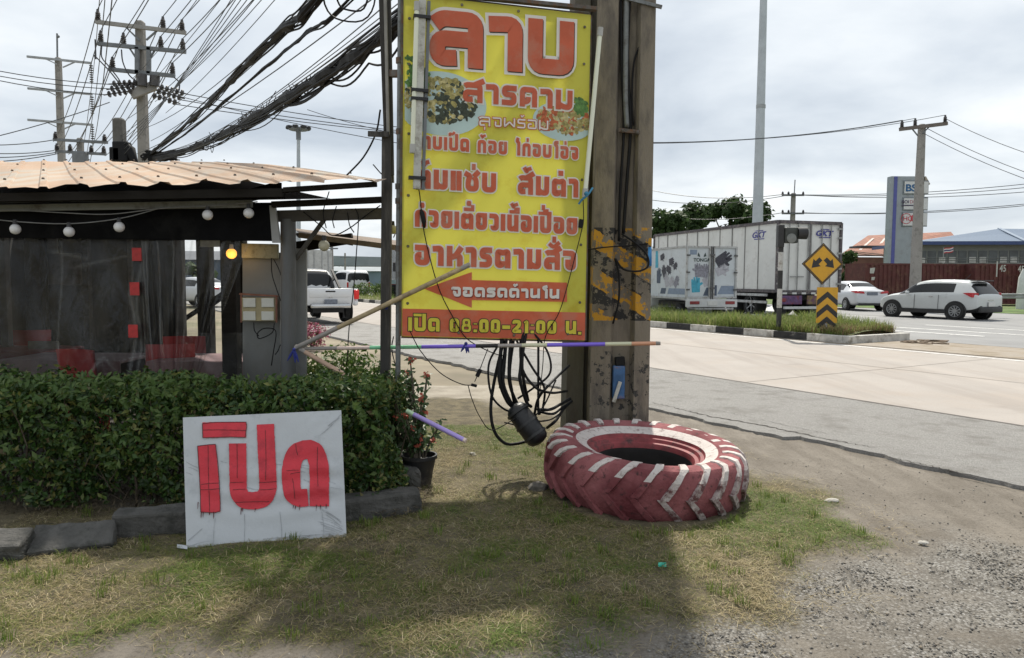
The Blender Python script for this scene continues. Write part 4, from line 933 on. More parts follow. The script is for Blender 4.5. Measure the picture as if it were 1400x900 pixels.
stone('upright kerb stone just left of the white board', gp(158, 735), gp(262, 728), .15, .17, .07, R(2))
stone('dark kerb stone at right of the white board, corner of the bed', gp(455, 716), gp(572, 700), .15, .17, .07)
stone('short kerb stone turning back beside the black pot', gp(566, 678), gp(538, 640), .10, .17, .085)
# potted crown-of-thorns
pc = gp(573, 664); pt = thing('potted_plant', 'black plastic pot with red-flowered leafy plant beside the kerb corner', 'potted plant', (pc.x, pc.y, 0))
part(MB().lathe([(.0, 0), (.085, 0), (.10, .10), (.122, .205), (.132, .205), (.132, .23), (.12, .23), (.115, .19), (0, .18)], 28), 'pot', M('pot_black', (.018, .018, .02), .5, .3, 9, dirt=((.08, .07, .06), .4, 8)), pt, False, 40)
ps = MB(); lc, ln_, fl = [], [], []
for i in range(17):
    a = random.uniform(0, 6.28); hgt = random.uniform(.2, .52) if i > 2 else .6; q = random.uniform(.06, .27); lean_ = Vector((q*math.cos(a), q*math.sin(a), .2+hgt))
    if i == 0: lean_ = Vector((.06, -.02, .80))
    if i == 1: lean_ = Vector((-.06, 0, .90))
    pts = spline([(.03*math.cos(a), .03*math.sin(a), .15), (lean_.x*.45, lean_.y*.45, .15+(lean_.z-.15)*.5), tuple(lean_)], 5); ps.tube(pts, [.008]*(len(pts)-1)+[.004], 6)
    for p in pts[4:]:
        for j in range(7): lc.append(p+Vector((random.uniform(-.035, .035), random.uniform(-.035, .035), random.uniform(-.02, .03)))); ln_.append((random.uniform(-.6, .6), -.6, .7))
    if i % 2 == 0 or i < 3: fl.append(lean_+Vector((0, -.02, .02)))
    if i % 3 == 0: fl.append(Vector(pts[6])+Vector((.02, -.04, .0)))
V, T = leaves(np.array([tuple(c) for c in lc]), np.array(ln_), .058, .5, .42)
o = np_mesh('foliage', V, T, M('pot_leaf', island=[(.05, .095, .03), (.035, .07, .025), (.09, .14, .055), (.04, .085, .025), (.12, .15, .07)], rough=.4, trans=.25, spec=.4)); o.parent = pt
part(ps, 'stems', M('pot_stem', (.12, .10, .075), .9, .3, 30), pt)
for f in fl:
    fc = np.array(tuple(f))[None]+rng.normal(0, .011, (9, 3)); V, T = leaves(fc, np.tile((0, -.8, .6), (9, 1)), .028, .6, .8); o = np_mesh('flower', V, T, M('red_flower', island=[(.42, .06, .04), (.50, .14, .09), (.36, .05, .03)], rough=.6, trans=.3)); o.parent = pt

# ================================================================== STICKS
def seg_stick(name, label, p, q, r, segs, cat='stick'):
    "rod with coloured lengths: segs = [(end fraction, material)]"
    mts = []; mb = MB(); p = Vector(p); q = Vector(q); f0 = 0
    for f1, m_ in segs:
        if m_ not in mts: mts.append(m_)
        mb.tube([p.lerp(q, f0), p.lerp(q, f1)], r, 12, mts.index(m_), True); f0 = f1+.0005
    return solo(mb, name, mts, label, cat, None, 40)
for nm, c_ in (('tube_grey', (.33, .30, .28)), ('tube_pink', (.72, .58, .52)), ('tube_green', (.22, .58, .34)), ('tube_purple', (.20, .13, .68)), ('tube_cream', (.60, .60, .42)), ('tube_orange', (.60, .30, .18)), ('tube_lilac', (.42, .32, .72)), ('tube_mint', (.55, .75, .50))): M(nm, c_, .35, .05, 5, spec=.5)
M('black_tape'); M('cane', (.42, .33, .20), .7, .2, 6, dirt=((.22, .16, .10), .4, 10)); M('cane_tip', (.30, .28, .26), .7, .2, 6); M('stick_pinkish', (.48, .33, .24), .7, .2, 6)
sa, sb_ = at(404, 477, 5.62), at(903, 469.5, 5.22); fx = lambda px: (px-404)/(903-404)
seg_stick('rainbow_tube', 'long thin plastic tube banded white, green and purple lying level under banner', sa, sb_, .0145,
    [(fx(422), 'tube_grey'), (fx(465), 'tube_grey'), (fx(512), 'tube_pink'), (fx(585), 'tube_green'), (fx(660), 'tube_purple'), (fx(690), 'black_tape'), (fx(722), 'tube_grey'), (fx(756), 'tube_cream'), (fx(832), 'tube_purple'), (fx(866), 'tube_cream'), (fx(897), 'tube_orange'), (1, 'cane_tip')], 'tube')
seg_stick('cane', 'pale cane pole slanting up from shelter post across lower left of banner', at(404, 476, 5.6), at(642, 362, 5.2), .018, [(.16, 'cane_tip'), (.26, 'tube_grey'), (.96, 'cane'), (1, 'cane_tip')], 'pole')
seg_stick('short_stick', 'short pinkish stick pointing down from shelter post into the bush', at(404, 474, 5.62), at(472, 513, 5.45), .018, [(.2, 'cane_tip'), (1, 'stick_pinkish')])
seg_stick('purple_tube', 'short lilac plastic tube tilted down out of the potted plant', at(556, 562, 5.05), at(637, 603, 4.9), .0165, [(.12, 'tube_mint'), (.96, 'tube_lilac'), (1, 'tube_pink')], 'tube')
def bow(label, p, col, s_=.05):
    mb = MB(); p = Vector(p)
    for d in ((-.6, 0, -1), (.35, 0, -1), (.1, 0, -1.2)): e_ = Vector(d).normalized(); mb.tube([p, p+e_*s_*.5, p+e_*s_], [.008, .011, .004], 6)
    mb.ball(p, .013); solo(mb, 'ribbon_knot', M(col, (.03, .04, .22), .8, .2, 20), label, 'knot', 'blue cloth ties')
bow('blue rag knotted round shelter post where three sticks meet', at(402, 478, 5.55), 'navy_rag', .10); bow('blue rag knotted on purple stretch of the long tube', at(637, 470, 5.42), 'navy_rag', .07); bow('blue tie where the cane crosses the timber post', at(527, 416, 5.42), 'navy_rag', .04)
# litter and stones on the lawn
def rock(label, p, s_, col, name='stone', cat='stone', group='loose stones on the verge'):
    bm = bmesh.new(); bmesh.ops.create_icosphere(bm, subdivisions=2, radius=1)
    for v in bm.verts: v.co = v.co*(1+random.uniform(-.18, .18)); v.co = Vector((v.co.x*s_[0], v.co.y*s_[1], v.co.z*s_[2]))+Vector(p)
    bm.verts.index_update(); mb = MB(); mb.add([v.co.copy() for v in bm.verts], [tuple(v.index for v in f.verts) for f in bm.faces]); bm.free(); solo(mb, name, col, label, cat, group)
STN = M('pale_stone', (.42, .40, .36), .9, .15, 20, bump=.4, bscale=60)
rock('pale rounded stone on grass just right of the potted plant', gp(646, 622, .02), (.028, .024, .024), STN)
rock('flat pale stone on dirt beside right end of the lawn', gp(1137, 685, .01), (.05, .03, .018), STN)
rock('greyish concrete lump half hidden left of the tractor tyre', gp(735, 668, .04), (.07, .06, .05), M('grey_stone', (.13, .12, .105), .95, .25, 12, bump=.5, bscale=40))
rock('light flat stone in the gravel at the right', gp(1262, 742, .01), (.03, .02, .012), STN)
solo(MB().sheet(lambda a, b: gp(900+11*a, 769+6*b, .035+.012*math.sin(4*a+3*b)), 4, 3), 'litter_scrap', M('teal_plastic', (.04, .42, .30), .5, .1, 9), 'small scrap of teal plastic on the grass in front of the tyre', 'litter', smooth=180)
solo(MB().sheet(lambda a, b: gp(242+14*a, 744+5*b+2*a, .02+.01*a), 3, 2), 'paper_scrap', M('white_cloth'), 'white paper scrap under lower left corner of the leaning board', 'litter', smooth=180)

# ================================================================== FOOD SHELTER
fs_ = thing('food_shelter', 'open-fronted roadside food shelter with rusty corrugated roof behind the hedge', 'shelter', tuple(gp(200, 640)))
RFL, RFR, RBL, RBR = at(-75, 258, 5.25), at(531, 246, 5.25), at(-11, 221, 9.4), at(311, 222.5, 9.4)
def roofp(a, b, o=0): return (RFL*(1-a)+RFR*a)*(1-b)+(RBL*(1-a)+RBR*a)*b+Vector((0, 0, o))
prx = []
NR = 11
for i in range(NR):
    for f_, h_ in ((0, 0), (.30, 0), (.35, .013), (.52, .015), (.57, 0)): prx.append(((i+f_)/NR, h_))
prx.append((1, 0)); mb = MB(); NB = 24; vs = []
for j in range(NB+1):
    b = j/NB
    for a, h_ in prx: vs.append(roofp(a, b-(.012*math.sin(a*40)+.015*math.sin(a*97+2) if j == 0 else 0), h_+.006*math.sin(a*23+b*9)-.012*(j == 0)*math.sin(a*61)-.02*math.sin(b*math.pi)*math.sin(a*5)))
k = len(prx)
for j in range(NB):
    for i in range(k-1): mb.f.append((j*k+i, j*k+i+1, (j+1)*k+i+1, (j+1)*k+i)); mb.m.append(0)
mb.v = [tuple(v) for v in vs]
rm = M('roof_sheet', (.40, .345, .28), .7, .12, .8, stretch=(1.6, .35, 1), dirt=((.40, .26, .165), .6, .9))
t_ = rm.node_tree
def add_rust(mt):
    n = mt.node_tree.nodes; l = mt.node_tree.links; b = n['Principled BSDF']; src = b.inputs['Base Color'].links[0].from_socket
    tcn = n.new('ShaderNodeTexCoord'); mp = n.new('ShaderNodeMapping'); mp.inputs['Rotation'].default_value = (0, 0, R(-30)); mp.inputs['Scale'].default_value = (4.2, .25, 1); l.new(tcn.outputs['Object'], mp.inputs[0])
    w = n.new('ShaderNodeTexNoise'); w.inputs['Scale'].default_value = 1.3; w.inputs['Detail'].default_value = 3; l.new(mp.outputs[0], w.inputs[0])
    r_ = n.new('ShaderNodeMapRange'); r_.inputs[1].default_value = .42; r_.inputs[2].default_value = .60; l.new(w.outputs[0], r_.inputs[0])
    m_ = n.new('ShaderNodeMix'); m_.data_type = 'RGBA'; l.new(r_.outputs[0], m_.inputs[0]); l.new(src, m_.inputs[6]); m_.inputs[7].default_value = (.40, .27, .18, 1); l.new(m_.outputs[2], b.inputs['Base Color'])
add_rust(rm)
part(mb, 'roof', rm, fs_, True)
sc2 = MB()
for j, b in enumerate((.06, .34, .62, .9)):
    for i in range(NR): p = roofp((i+.435)/NR, b, .036); sc2.cyl(p, p+Vector((0, 0, .012)), .012, .008, 8)
part(sc2, 'roof_screws', M('old_steel'), fs_, True)
TIM = M('dark_timber', (.02, .018, .016), .9, .3, 6, spec=.1, stretch=(.3, 1, 1), bump=.3, bscale=40); GTB = M('grey_timber', (.085, .078, .07), .85, .25, 5, spec=.15, stretch=(.2, 1, 1), bump=.3, bscale=40)
def sbar(name, p, q, w, h, mt, bev=.004): return part(MB().bar(p, q, w, h, bev=bev), name, mt, fs_, True)
sbar('eave_beam', at(-90, 272, 5.35), at(388, 264, 5.35), .06, .062, TIM); sbar('eave_batten', at(388, 260, 5.33), at(515, 252, 5.33), .05, .035, TIM)
sbar('fascia', at(-90, 284, 5.5), at(345, 277, 5.5), .03, .075, M('fascia_grey', (.22, .23, .22), .6, .15, 4, dirt=((.12, .11, .10), .4, 6)))
sbar('beam', at(372, 280, 5.55), at(530, 273, 5.55), .05, .045, TIM)
sbar('beam', at(372, 296, 5.7), at(530, 292, 5.7), .05, .085, GTB)
sbar('rafter', at(100, 262, 5.5), at(60, 300, 8.8), .06, .09, TIM); sbar('rafter', at(380, 258, 5.5), at(250, 290, 8.8), .06, .09, TIM)
sbar('brace', at(445, 298, 5.72), at(404, 355, 5.75), .03, .03, GTB)
# valance over the front, with a pale right end
VY = 5.62
val = MB().sheet(lambda a, b: at(-95+468*a, (330-3*(1-a)*2)*(1-b)+(281-4*a)*b, VY-.02*math.sin(b*3.1)-.012*math.sin(a*24)*(1-b)), 60, 8)
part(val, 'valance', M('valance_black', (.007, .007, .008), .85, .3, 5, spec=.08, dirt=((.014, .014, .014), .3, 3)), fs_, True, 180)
part(MB().prism([at(368, 281, VY-.02), at(376, 281, VY-.02), at(383, 332, VY-.02), at(372, 332, VY-.02)], (0, .03, 0)), 'valance_end', M('valance_grey', (.30, .30, .30), .6, .1, 6), fs_, True)
# post, service panels
part(MB().tube([at(394, 640, 5.72), at(394.5, 400, 5.72), at(394, 300, 5.72)], .058, 16), 'post', M('post_grey', (.13, .135, .14), .7, .2, 4, stretch=(1, 1, .15), dirt=((.10, .095, .09), .5, 8), bump=.2, bscale=30), fs_, True, 50)
part(MB().bar(at(411, 640, 5.85), at(411, 340, 5.85), .10, .03, up=(0, 1, 0), bev=.004), 'post', M('post_pale', (.22, .225, .225), .6, .12, 4, dirt=((.2, .2, .19), .4, 6)), fs_, True)
part(MB().bar(at(358, 640, 5.9), at(358, 345, 5.9), .30, .02, up=(0, 1, 0)), 'side_panel', M('panel_grey', (.19, .195, .19), .5, .14, 2, dirt=((.16, .16, .15), .5, 4)), fs_, True)
part(MB().bar(at(331, 343, 5.84), at(381, 344, 5.84), .03, .115, bev=.006), 'cream_panel', M('cream_board', (.33, .31, .21), .7, .14, 8, dirt=((.20, .18, .11), .4, 20)), fs_, True)
for px_a, D_, w_, nm in ((316, 6.0, .12, TIM), (282, 9.2, .16, TIM), (328, 8.0, .14, TIM), (247, 9.0, .10, GTB), (120, 8.2, .07, TIM), (62, 9, .06, TIM), (180, 9, .05, GTB), (8, 7.8, .08, GTB)):
    a_ = at(px_a, 420, D_); part(MB().bar((a_.x, a_.y, 0), (a_.x, a_.y, at(0, 300, D_).z), w_, w_, up=(0, 1, 0), bev=.006), 'inner_post', nm, fs_, True)
sbar('rail', at(250, 438, 9.2), at(310, 398, 9.15), .05, .05, TIM); sbar('rail', at(286, 420, 9.1), at(322, 395, 9.05), .04, .04, TIM)
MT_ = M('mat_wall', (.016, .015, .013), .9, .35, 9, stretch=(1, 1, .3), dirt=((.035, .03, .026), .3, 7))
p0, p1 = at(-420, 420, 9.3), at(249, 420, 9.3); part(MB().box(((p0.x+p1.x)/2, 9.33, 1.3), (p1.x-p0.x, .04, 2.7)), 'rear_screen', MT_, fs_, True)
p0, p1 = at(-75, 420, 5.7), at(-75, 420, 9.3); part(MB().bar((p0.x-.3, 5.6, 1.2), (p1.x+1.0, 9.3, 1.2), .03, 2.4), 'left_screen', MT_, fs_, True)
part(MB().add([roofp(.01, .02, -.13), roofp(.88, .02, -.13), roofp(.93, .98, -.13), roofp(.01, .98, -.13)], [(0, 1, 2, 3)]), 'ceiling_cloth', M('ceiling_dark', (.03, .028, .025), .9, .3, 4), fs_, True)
part(MB().sheet(lambda a, b: gp(0, 640)*0+Vector((-5.4+4.0*a, 5.5+4.2*b, .02)), 2, 2), 'floor', M('shed_floor', (.10, .09, .08), .9, .25, 4), fs_, True)
# clear plastic curtain: thin milky PVC, whiter along its creases
pv = bpy.data.materials.new('clear_plastic'); MATS['clear_plastic'] = pv; pv.use_nodes = True; n = pv.node_tree.nodes; l = pv.node_tree.links
b_ = n['Principled BSDF']; b_.inputs['Base Color'].default_value = (.36, .365, .36, 1); b_.inputs['Roughness'].default_value = .25; b_.inputs['Specular IOR Level'].default_value = .5
tr = n.new('ShaderNodeBsdfTransparent'); tr.inputs[0].default_value = (.93, .93, .92, 1); ms = n.new('ShaderNodeMixShader'); tcv = n.new('ShaderNodeTexCoord').outputs['Object']
mp_ = n.new('ShaderNodeMapping'); mp_.inputs['Scale'].default_value = (2.2, 2.2, .8); l.new(tcv, mp_.inputs[0]); tcv = mp_.outputs[0]
rr = n.new('ShaderNodeMapRange'); rr.inputs[1].default_value = .40; rr.inputs[2].default_value = .75; rr.inputs[3].default_value = .02; rr.inputs[4].default_value = .13; l.new(nz(1.6, 7, .62, 1.2), rr.inputs[0])
ca_ = n.new('ShaderNodeAttribute'); ca_.attribute_name = 'crease'; ad = n.new('ShaderNodeMath'); ad.operation = 'MULTIPLY_ADD'; ad.inputs[1].default_value = .5; l.new(ca_.outputs['Fac'], ad.inputs[0]); l.new(rr.outputs[0], ad.inputs[2])
l.new(ad.outputs[0], ms.inputs[0]); l.new(tr.outputs[0], ms.inputs[1]); l.new(b_.outputs[0], ms.inputs[2]); gls = n.new('ShaderNodeBsdfGlossy'); gls.inputs[0].default_value = (.5, .5, .5, 1); gls.inputs['Roughness'].default_value = .16; fr_n = n.new('ShaderNodeFresnel'); fr_n.inputs[0].default_value = 1.5; ms2 = n.new('ShaderNodeMixShader'); l.new(fr_n.outputs[0], ms2.inputs[0]); l.new(ms.outputs[0], ms2.inputs[1]); l.new(gls.outputs[0], ms2.inputs[2]); l.new(ms2.outputs[0], n['Material Output'].inputs[0])
bn = n.new('ShaderNodeBump'); bn.inputs['Strength'].default_value = .8; bn.inputs['Distance'].default_value = .03; l.new(nz(3.2, 5, .6, 1), bn.inputs['Height']); l.new(bn.outputs[0], b_.inputs['Normal']); l.new(bn.outputs[0], gls.inputs['Normal']); l.new(bn.outputs[0], fr_n.inputs['Normal'])
CY = 5.72
def curtain(fn, cre, nu, nv):
    o = part(MB().sheet(fn, nu, nv), 'plastic_curtain', pv, fs_, True, 180); a_ = o.data.attributes.new('crease', 'FLOAT', 'POINT')
    a_.data.foreach_set('value', [min(1, max(0, cre(i/nu, j/nv))) for j in range(nv+1) for i in range(nu+1)])
def ridge(x, c, w): return max(0, 1-abs(x-c)/w)**2
def c1(a, b):
    px = -90+293*a; y = 545+(326-545)*b
    k = .35*ridge(px+3*math.sin(y*.03), 82, 3)+.45*ridge(px+.02*(y-330)+4*math.sin(y*.05), 192, 5)+.5*ridge(px-5*math.sin(y*.045), 181, 6)*(y > 395)
    k += .35*ridge(y, 341+.22*(px-60), 4)*(70 < px < 120)+.3*ridge(y, 366-.22*(px-100), 4)*(100 < px < 180)
    d = math.hypot(px-142, (y-487)*1.2); k += .35*ridge(px-142, .75*(y-487), 5)*(y > 487)+.35*ridge(px-142, -.85*(y-487), 7)*(y > 487)+.2*ridge(px-142, .3*(y-500), 4)*(y > 500)
    if px > 95 and y > 390: k += .5*max(0, math.sin(px*.31+y*.05)*math.sin(y*.23-px*.11)-.72)*ridge(px, 118, 45)
    return k
curtain(lambda a, b: at(-90+293*a, 545+(326-545)*b, CY+.012*math.sin(9*a+2*b)*(1.1-b*.6)+.006*math.sin(31*a+9*b)), c1, 150, 70)
def fan(a, b):      # gathered to a knot at the top left, spreading down and to the right
    t = 1-b; th = a**1.2; x = 192+t*(8+60*th)+150*th*th*(1-t)*1.0; y = 329+t*216
    return at(x, y, CY-.05+(.03*math.sin(23*a+1.5*b)+.02*math.sin(51*a*a+2*b))*(.3+.7*t))
RAYS = [(.03, .012, .9, 1), (.09, .02, .5, .8), (.17, .012, .7, .55), (.26, .028, .75, .9), (.37, .012, .5, .6), (.46, .035, .65, .75), (.60, .02, .45, .5), (.72, .03, .55, .45), (.88, .02, .5, .4)]
curtain(fan, lambda a, b: sum(k_*ridge(a+.012*math.sin(7*b+c_*40), c_, w_*(.6+.8*(1-b)))*max(0, min(1, (l_-(1-b))*6)) for c_, w_, k_, l_ in RAYS), 170, 40)
curtain(lambda a, b: at(240+95*a, 545+(455-545)*b, CY+.03*math.sin(9*a+3*b)), lambda a, b: .12*(1-b), 20, 6)
RST = M('red_sticker', (.42, .03, .03), .5, .2, 30)
for px, py in ((187, 348), (184, 395), (182, 453)):
    solo(MB().bar(at(px-6.5, py, CY-.05), at(px+6.5, py, CY-.05), .006, .10, bev=.002), 'red_tag', RST, {348: 'red paper tag highest on the plastic curtain', 395: 'middle red paper tag on the plastic curtain', 453: 'lowest red paper tag on the plastic curtain'}[py], 'tag', 'red tags on the plastic curtain')
# second roof behind
ar_ = thing('lean_to_roof', 'low thatched-looking lean-to roof glimpsed behind the shelter beams', 'roof', tuple(at(470, 330, 7.5)))
q0, q1, q2, q3 = at(408, 318, 7.0), at(548, 336, 7.0), at(560, 331, 9.0), at(400, 312, 9.0)
part(MB().add([q0, q1, q2, q3], [(0, 1, 2, 3)]).add([v-Vector((0, 0, .05)) for v in (q0, q1, q2, q3)], [(3, 2, 1, 0)]).add([q0, q1, q1-Vector((0, 0, .05)), q0-Vector((0, 0, .05))], [(0, 3, 2, 1)]), 'roof_sheet', M('rust_sheet', (.17, .13, .10), .85, .3, 6), ar_, True)
part(MB().bar(at(404, 338, 7.4), at(482, 326, 7.4), .08, .10), 'rafter', TIM, ar_, True); part(MB().bar(at(455, 329, 7.3), at(482, 334, 7.3), .05, .03), 'rafter_tail', TIM, ar_, True)
pp = at(478, 326, 7.6)
# lamps
def bulb(p, r_, mt, label, group, lit=False, name='globe_bulb'):
    t = thing(name, label, 'light bulb', tuple(p), 0, group); p = Vector(p)
    part(MB().ball((0, 0, 0), r_, 14), 'globe', mt, t, False, 180); part(MB().cyl((0, 0, r_*.8), (0, 0, r_*1.8), r_*.45, r_*.35, 10), 'cap', M('bulb_cap', (.05, .05, .055), .6, .2, 9) if not lit else M('bulb_cap_grey', (.35, .35, .35), .4, .1, 9), t, False, 50)
WB = M('white_globe', (.70, .69, .70), .35, .04, 4, spec=.5)
BP = [(21, 313.5, 'first white globe bulb from the left edge, on the sagging wire'), (94.5, 317, 'second white globe bulb, lowest of the row on the valance'), (163, 310.5, 'third white globe bulb, at the middle of the valance'), (284, 294, 'white globe bulb on upper right of the valance'), (340, 291.5, 'white globe bulb nearest the pale right end of the valance')]
for px, py, lb in BP: bulb(at(px, py, 5.45), .038, WB, lb, 'white globe bulbs along the shelter front')
bulb(at(443, 336, 5.7), .043, M('cream_globe', (.50, .47, .36), .4, .05, 5), 'cream globe bulb hanging beside the shelter post', None); bulb(at(537, 314, 5.6), .035, M('cream_globe'), 'cream globe bulb between timber post and steel pipe', None)
bulb(at(316.5, 347, 5.75), .040, M('amber_globe', (.8, .45, .1), .4, .05, 5, emit=((1, .42, .06), 1.6)), 'lit amber bulb glowing under the right end of the valance', None, True)
al = bpy.data.lights.new('amber_light', 'POINT'); al.energy = .5; al.color = (1, .6, .2); al.shadow_soft_size = .04; alo = bpy.data.objects.new('amber_light', al); COL.objects.link(alo); alo.location = at(316.5, 352, 5.68)
M('wire_grey', (.20, .20, .20), .6, .2, 9)
cable('festoon_wire', 'thin grey wire sagging along valance holding three globe bulbs', [at(-40, 296, 5.45), at(21, 303, 5.45), at(94, 306, 5.45), at(163, 299, 5.45), at(222, 284, 5.45)], .004, None, M('wire_grey'), 6, 'wire')
cable('festoon_wire', 'upper thin grey wire looping along fascia of the shelter', [at(-40, 286, 5.44), at(30, 288, 5.44), at(85, 291, 5.44), at(150, 293, 5.44), at(222, 285, 5.44), at(300, 281, 5.44), at(352, 276, 5.44)], .004, None, M('wire_grey'), 6, 'wire')
# breaker box of four pale squares
bx = thing('switch_panel', 'old yellowed panel of four white squares on the grey side panel', 'switch panel', tuple(at(354, 437, 5.8)))
part(MB().bar(at(331, 423, 5.8), at(377, 423, 5.8), .05, .185, bev=.005), 'case', M('case_cream', (.34, .29, .17), .7, .15, 9), bx, True)
for px in (341, 366):
    for py in (414, 432): part(MB().bar(at(px-8.5, py, 5.77), at(px+8.5, py, 5.77), .012, .07, bev=.003), 'window', M('pane_white', (.55, .55, .50), .5, .05, 9), bx, True)
tr_ = MB().bar(at(329, 402, 5.8), at(380, 405, 5.8), .06, .012); tr_.bar(at(330, 403, 5.78), at(330, 441, 5.78), .012, .012, up=(0, 1, 0)); tr_.bar(at(378, 404, 5.78), at(378, 441, 5.78), .012, .012, up=(0, 1, 0)); part(tr_, 'frame', M('rusty_frame', (.20, .09, .06), .8, .3, 14), bx, True)
for i, pts in enumerate(([(371, 353), (372, 375), (378, 395), (384, 412)], [(374, 354), (382, 370), (386, 385)], [(347, 441), (348, 452), (354, 460)], [(375, 442), (372, 455), (355, 463), (352, 456), (362, 449), (377, 453), (374, 480), (371, 500)], [(376, 485), (380, 480), (386, 470), (402, 477)])):
    cable('panel_wire', 'thin black wire trailing over the grey side panel around the switch panel', [at(a, b, 5.79) for a, b in pts], .004, 'wires at the switch panel', None, 6, 'wire')
for i, pts in enumerate(([(415, 290), (440, 310), (455, 322), (478, 312), (500, 295), (520, 281)], [(486, 285), (490, 300), (487, 350), (483, 400), (478, 440), (474, 500)], [(460, 282), (455, 300), (457, 312)], [(475, 290), (478, 308), (484, 318)], [(450, 262), (442, 290), (446, 312)], [(536, 242), (524, 240), (510, 225)], [(552, 260), (548, 300), (538, 325)], [(538, 460), (536, 480), (545, 515)])):
    cable('slack_wire', 'thin dark wire drooping from the shelter beams near the timber post', [at(a, b, 5.65) for a, b in pts], .0045, 'slack wires under the shelter beams', None, 6, 'wire')
# tables and chairs inside
RDT = M('red_plastic', (.36, .018, .022), .4, .15, 5, spec=.5)
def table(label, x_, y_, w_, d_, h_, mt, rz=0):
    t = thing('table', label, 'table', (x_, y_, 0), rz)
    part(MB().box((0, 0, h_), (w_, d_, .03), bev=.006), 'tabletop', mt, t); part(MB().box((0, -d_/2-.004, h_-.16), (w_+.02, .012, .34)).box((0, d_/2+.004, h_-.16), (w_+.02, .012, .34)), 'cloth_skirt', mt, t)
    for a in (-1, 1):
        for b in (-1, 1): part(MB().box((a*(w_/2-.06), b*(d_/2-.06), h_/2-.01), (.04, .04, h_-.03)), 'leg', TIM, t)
def chair(label, x_, y_, rz, mt):
    t = thing('plastic_chair', label, 'chair', (x_, y_, 0), rz, 'red plastic chairs in the shelter')
    part(MB().box((0, 0, .44), (.42, .42, .03), bev=.01), 'seat', mt, t); bk_ = MB()
    bk_.sheet(lambda a, b: Vector(((a-.5)*.42, .21+.05*b-.05*math.sin(a*3.14), .46+.42*b)), 8, 4); bk_.sheet(lambda a, b: Vector(((a-.5)*.42, .225+.05*b-.05*math.sin(a*3.14), .46+.42*b)), 8, 4); part(bk_, 'backrest', mt, t, False, 180)
    for a in (-1, 1):
        for b in (-1, 1): part(MB().bar((a*.19, b*.19, .44), (a*.22, b*.23, 0), .035, .035), 'leg', mt, t)
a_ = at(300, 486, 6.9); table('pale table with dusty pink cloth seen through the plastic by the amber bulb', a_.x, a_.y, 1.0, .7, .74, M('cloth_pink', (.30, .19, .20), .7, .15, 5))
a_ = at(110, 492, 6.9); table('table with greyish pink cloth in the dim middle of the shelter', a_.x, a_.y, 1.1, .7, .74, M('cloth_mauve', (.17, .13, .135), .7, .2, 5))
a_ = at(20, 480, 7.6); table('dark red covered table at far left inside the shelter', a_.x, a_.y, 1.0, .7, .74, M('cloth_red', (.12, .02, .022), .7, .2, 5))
for px, D_, rz, lb in ((228, 6.6, .3, 'red plastic chair with back to the gathered plastic curtain'), (140, 6.5, 2.8, 'red plastic chair behind the greyish pink table'), (262, 8.0, 3.3, 'red plastic chair beyond the pale table'), (30, 8.3, .2, 'red plastic chair in the dark left of the shelter')):
    a_ = at(px, 500, D_); chair(lb, a_.x, a_.y, rz, RDT)
# bits hung on the rear screen
for px, py, w_, h_, c_, lb in ((85, 368, .34, .28, (.13, .12, .11), 'faded notice pinned in the gloom behind the plastic'), (70, 340, .12, .22, (.16, .16, .15), 'small pale cloth hanging high in the dim shelter'), (290, 333, .17, .05, (.55, .56, .55), 'short white strip light under the rear eave'), (60, 485, .22, .2, (.15, .14, .11), 'pale carton on the dark red table')):
    q_ = at(px, py, 9.2 if px < 200 and py < 400 else 7.6); solo(MB().box(q_, (w_*1.4, .03, h_*1.4), bev=.004), 'notice' if py < 345 or py == 368 else 'carton', M('hung_%d' % px, c_, .8, .25, 12), lb, 'notice' if py < 400 else 'box')
# ================================================================== VEHICLES
def text_mb(txt, h, ext=.004, shear=0, off=0, squeeze=1):
    c = bpy.data.curves.new('t', 'FONT'); c.body = txt; c.size = 1; c.extrude = .01; c.shear = shear; c.offset = off; c.align_x = 'CENTER'; c.align_y = 'CENTER'
    o = bpy.data.objects.new('t', c); COL.objects.link(o); bpy.context.view_layer.update()
    me = bpy.data.meshes.new_from_object(o.evaluated_get(bpy.context.evaluated_depsgraph_get()))
    vs = [v.co.copy() for v in me.vertices]; fs = [tuple(p.vertices) for p in me.polygons]; bpy.data.objects.remove(o); bpy.data.curves.remove(c); bpy.data.meshes.remove(me)
    x0 = min(v.x for v in vs); x1 = max(v.x for v in vs); y0 = min(v.y for v in vs); y1 = max(v.y for v in vs); k = h/(y1-y0)
    return [((v.x-(x0+x1)/2)*k*squeeze, (v.y-(y0+y1)/2)*k, v.z*ext/.01) for v in vs], fs
def text_on(mb, txt, c, xa, ya, h, mi=0, **kw):
    "lettering centred at c, running along xa with up ya"
    vs, fs = text_mb(txt, h, **kw); c = Vector(c); xa = Vector(xa).normalized(); ya = Vector(ya).normalized(); na = xa.cross(ya)
    mb.add([c+xa*v[0]+ya*v[1]+na*v[2] for v in vs], fs, mi); return mb
PW = M('car_white', (.66, .67, .68), .3, .03, 1.5, spec=.5, coat=.4, dirt=((.52, .52, .51), .2, 2)); PS = M('car_silver', (.55, .57, .60), .3, .04, 1.5, coat=.5, metal=.15)
GL_ = M('car_glass', (.010, .011, .012), .12, .2, 2, spec=.35); BP_ = M('black_plastic', (.022, .022, .023), .55, .2, 6); RUB = M('rubber', (.02, .02, .02), .85, .2, 8)
ALY = M('alloy', (.33, .34, .35), .35, .1, 6, metal=.7); TLR = M('tail_red', (.42, .012, .018), .2, .15, 20, spec=.6); TLR2 = M('tail_red_bright', (.55, .02, .02), .2, .1, 20, emit=((1, .03, .02), .12)); PLT = M('plate_white', (.55, .55, .53), .5, .08, 20); CHR = M('chrome', (.5, .5, .5), .2, .05, 3, metal=.9)
